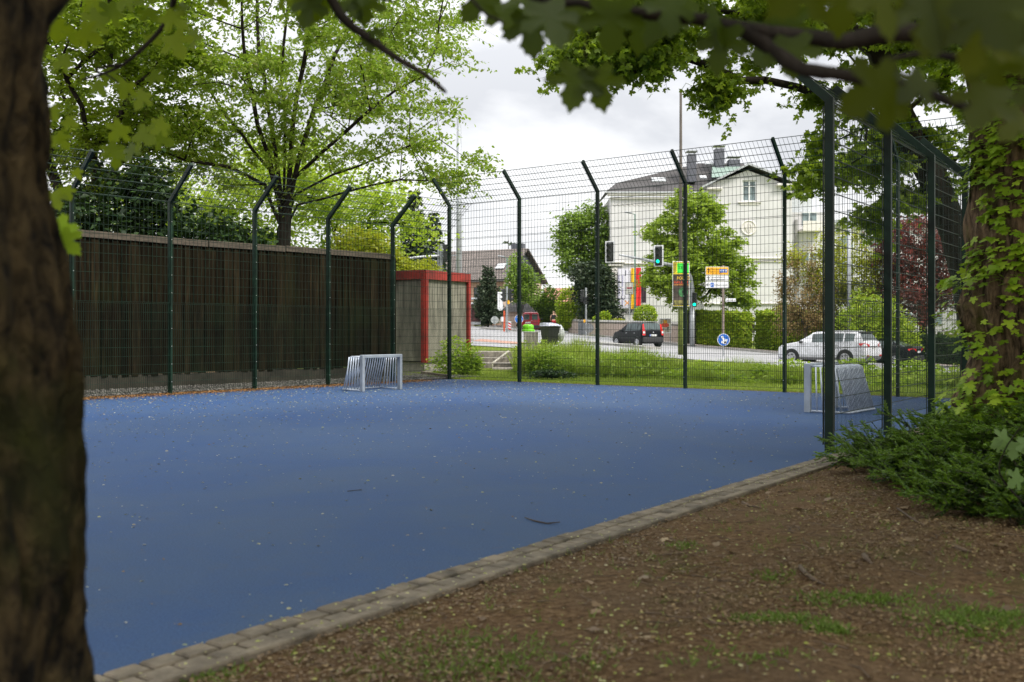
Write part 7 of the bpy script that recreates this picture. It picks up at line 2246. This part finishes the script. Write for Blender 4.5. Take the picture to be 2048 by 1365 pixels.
pk = P(1655, 724, 49.5)
wcar, Xw = car('crossover_car', 'white crossover car behind the heavy fence posts, rear three quarter view', (pk.x + .2, pk.y + .6, CAMZ - 1.74), math.radians(180 - 44), st,
               mat('white car paint', (.66, .67, .70), .22, var=.01, coat=1.0), None, [(1.50, .955), (-1.38, .955)], .37, ex, scale=.985)
text_mesh('plate_lettering', 'MK E 715', .085, inkb, wcar, Xw @ Vector((-2.43, .20, .83)), Xw.to_3x3() @ Vector((0, -1, 0)), ext=.001)

# ---- dark saloon further right
st = [(2.3, .3, .62, .62, .72, .66, .5, ''), (2.15, .22, .76, .76, .86, .82, .5, ''), (1.4, .20, .92, .92, .90, .87, .5, ''), (.95, .2, .95, .96, .90, .87, .68, 'w'), (.20, .2, .95, 1.40, .9, .87, .60, 'sp'), (.12, .2, .95, 1.41, .9, .87, .60, 's'),
      (-.75, .2, .96, 1.41, .9, .87, .60, 'sp'), (-.82, .2, .96, 1.40, .9, .87, .60, 's'), (-1.15, .2, .98, 1.36, .9, .87, .58, 'r'), (-1.82, .2, 1.02, 1.05, .9, .86, .60, ''), (-2.25, .24, 1.03, 1.04, .88, .84, .6, ''), (-2.34, .34, .86, .86, .86, .82, .6, '')]
ex = [('tail_lamp', redl, lambda M: M.poly([(-2.02, .885, .93), (-2.30, .82, .95), (-2.33, .45, .93), (-2.34, .45, .80), (-2.31, .84, .78), (-2.05, .90, .84)], .02, (-1, .5, 0))),
      ('tail_lamp', redl, lambda M: M.poly([(-2.02, -.885, .93), (-2.30, -.82, .95), (-2.33, -.45, .93), (-2.34, -.45, .80), (-2.31, -.84, .78), (-2.05, -.90, .84)], .02, (-1, -.5, 0))),
      ('rear_bumper', mat('dark bumper', (.025, .025, .027)), lambda M: M.box((-2.30, 0, .42), (.16, 1.66, .28), bev=.05)),
      ('number_plate', plate_w, lambda M: M.box((-2.345, 0, .76), (.02, .52, .11))),
      ('side_mirror', blk, lambda M: (M.box((.8, .98, .98), (.14, .18, .12), bev=.03), M.box((.8, -.98, .98), (.14, .18, .12), bev=.03))),
      ('chrome_strip', rimm, lambda M: M.box((-2.33, 0, .97), (.02, .8, .02)))]
car('saloon_car', 'dark saloon car, bright red tail lamp, right of the white crossover', (20.5, 56.3, -.52), math.radians(180 - 40), st, dk, None, [(1.40, .91), (-1.35, .91)], .33, ex)

# ---- red panel van
st = [(2.05, .3, .75, .75, .7, .66, .5, ''), (1.9, .22, .95, .95, .82, .78, .5, ''), (1.35, .20, 1.12, 1.12, .86, .82, .5, ''), (1.15, .20, 1.14, 1.18, .86, .83, .70, 'w'), (.55, .20, 1.14, 1.74, .86, .83, .68, 's'), (-.2, .20, 1.14, 1.80, .86, .83, .70, ''),
      (-1.85, .20, 1.14, 1.80, .86, .83, .70, ''), (-2.00, .20, 1.12, 1.76, .86, .82, .68, ''), (-2.05, .28, 1.0, 1.70, .85, .81, .67, '')]
ex = [('rear_bumper', mat('dark bumper', (.025, .025, .027)), lambda M: M.box((-2.05, 0, .42), (.16, 1.66, .30), bev=.05)),
      ('rear_window', cglass, lambda M: (M.box((-2.065, .37, 1.36), (.03, .52, .50), bev=.01), M.box((-2.065, -.37, 1.36), (.03, .52, .50), bev=.01))),
      ('tail_lamp', redl, lambda M: (M.box((-2.05, .79, .95), (.06, .10, .40), bev=.02), M.box((-2.05, -.79, .95), (.06, .10, .40), bev=.02))),
      ('number_plate', plate_w, lambda M: M.box((-2.07, .25, .82), (.02, .52, .13))),
      ('door_seam', blk, lambda M: M.box((-2.066, 0, 1.05), (.008, .015, 1.3))),
      ('door_handle', rimm, lambda M: (M.box((-2.07, -.1, 1.02), (.02, .12, .03)), M.box((-2.07, .5, 1.07), (.012, .5, .02)))),
      ('side_mirror', blk, lambda M: (M.box((1.0, .95, 1.2), (.12, .18, .2), bev=.03), M.box((1.0, -.95, 1.2), (.12, .18, .2), bev=.03)))]
pv = P(1064.5, 662, 93)
car('panel_van', 'dark red van seen from behind, parked in the side street', (pv.x, pv.y + 2, CAMZ - 93 * (663 - 660) / 2000), math.radians(90 - 4), st, mat('wine red paint', (.33, .012, .03), .25, var=.08, coat=.8), None, [(1.3, .87), (-1.3, .87)], .31, ex, cat='van', scale=.98)

# ------------------------------------------------------------------ PERSON
def skin_body(name, verts, edges, mat_, parent, root_i=0, sub=2):
    og = org(parent)
    me = bpy.data.meshes.new(name)
    me.from_pydata([(v_[0] - og.x, v_[1] - og.y, v_[2] - og.z) for v_ in verts], edges, [])
    o_ = link_mesh(me, name, mat_, parent)
    sk = o_.modifiers.new('skin', 'SKIN')
    if not me.skin_vertices: me.skin_vertices.new()
    for i, v_ in enumerate(verts):
        r_ = v_[3]; me.skin_vertices[0].data[i].radius = (r_, v_[4] if len(v_) > 4 else r_)
    me.skin_vertices[0].data[root_i].use_root = True
    sb_ = o_.modifiers.new('sub', 'SUBSURF'); sb_.levels = sub; sb_.render_levels = sub
    # freeze to a plain mesh
    dg = bpy.context.evaluated_depsgraph_get(); m2 = bpy.data.meshes.new_from_object(o_.evaluated_get(dg))
    o_.modifiers.clear(); o_.data = m2
    m2.polygons.foreach_set('use_smooth', [True] * len(m2.polygons))
    return o_


pp = P(1107, 660, 86); X0, Y0, Z0 = pp.x, pp.y, th(pp.x, pp.y) + .0
Z0 = CAMZ + 86 * (660 - 622) / 2000 - 1.78
pe = thing('person', 'person seen from behind in dark sleeveless top and red trousers, hand raised to the head', 'person', (X0, Y0, Z0))
skinm = mat('skin', (.50, .30, .22), .6, var=.06)
B = [(0, 0, .95, .13, .10), (0, 0, 1.12, .125, .09), (0, 0, 1.30, .155, .10), (0, 0, 1.42, .12, .085), (0, 0, 1.50, .055), (0, -.01, 1.57, .06), (0, -.01, 1.66, .092, .10), (0, -.01, 1.735, .075, .085),
     (-.17, 0, 1.42, .055), (-.24, .02, 1.28, .045), (-.27, -.02, 1.13, .038), (-.25, -.12, .98, .030), (-.24, -.18, .90, .026),
     (.17, 0, 1.42, .055), (.27, -.04, 1.30, .045), (.30, -.12, 1.22, .038), (.20, -.10, 1.45, .032), (.13, -.08, 1.60, .028),
     (-.09, 0, .88, .10), (-.11, .01, .50, .065), (-.12, .02, .10, .042), (-.12, -.10, .04, .04), (-.12, .02, .05, .04), (.09, 0, .88, .10), (.11, .01, .50, .065), (.12, .02, .10, .042), (.12, -.10, .04, .04), (.12, .02, .05, .04)]
Ed = [(0, 1), (1, 2), (2, 3), (3, 4), (4, 5), (5, 6), (6, 7), (3, 8), (8, 9), (9, 10), (10, 11), (11, 12), (3, 13), (13, 14), (14, 15), (15, 16), (16, 17), (0, 18), (18, 19), (19, 20), (20, 22), (22, 21), (0, 23), (23, 24), (24, 25), (25, 27), (27, 26)]
skin_body('body', [(X0 + a[0], Y0 - a[1] * 1.0, Z0 + a[2], *a[3:]) for a in B], Ed, skinm, pe)
top = [(0, 0, 1.0, .155, .12), (0, 0, 1.15, .15, .11), (0, 0, 1.30, .18, .12), (0, 0, 1.41, .15, .10), (-.15, 0, 1.43, .065), (.15, 0, 1.43, .065)]
skin_body('sleeveless_top', [(X0 + a[0], Y0, Z0 + a[2], *a[3:]) for a in top], [(0, 1), (1, 2), (2, 3), (3, 4), (3, 5)], mat('black top', (.015, .017, .02), .8), pe)
tr = [(0, 0, .97, .15, .12), (-.09, 0, .88, .115), (-.11, .01, .50, .085), (-.12, .02, .14, .068), (.09, 0, .88, .115), (.11, .01, .50, .085), (.12, .02, .14, .068)]
skin_body('trousers', [(X0 + a[0], Y0, Z0 + a[2], *a[3:]) for a in tr], [(0, 1), (1, 2), (2, 3), (0, 4), (4, 5), (5, 6)], mat('red trousers', (.42, .02, .03), .8), pe)
hr = [(0, .015, 1.62, .085, .075), (0, .02, 1.69, .10, .10), (0, .01, 1.755, .082, .085)]
skin_body('hair', [(X0 + a[0], Y0 + .03 - a[1], Z0 + a[2], *a[3:]) for a in hr], [(0, 1), (1, 2)], mat('light brown hair', (.30, .20, .12), .7), pe)
M = MB()
for sx_ in (-1, 1): M.box((X0 + sx_ * .12, Y0 + .04, Z0 + .045), (.10, .26, .09), bev=.03)
build_split(M, 'shoe', blk, pe)
print('objects', len(bpy.data.objects), 'tris', sum(len(o.data.polygons) for o in bpy.data.objects if o.type == 'MESH'))
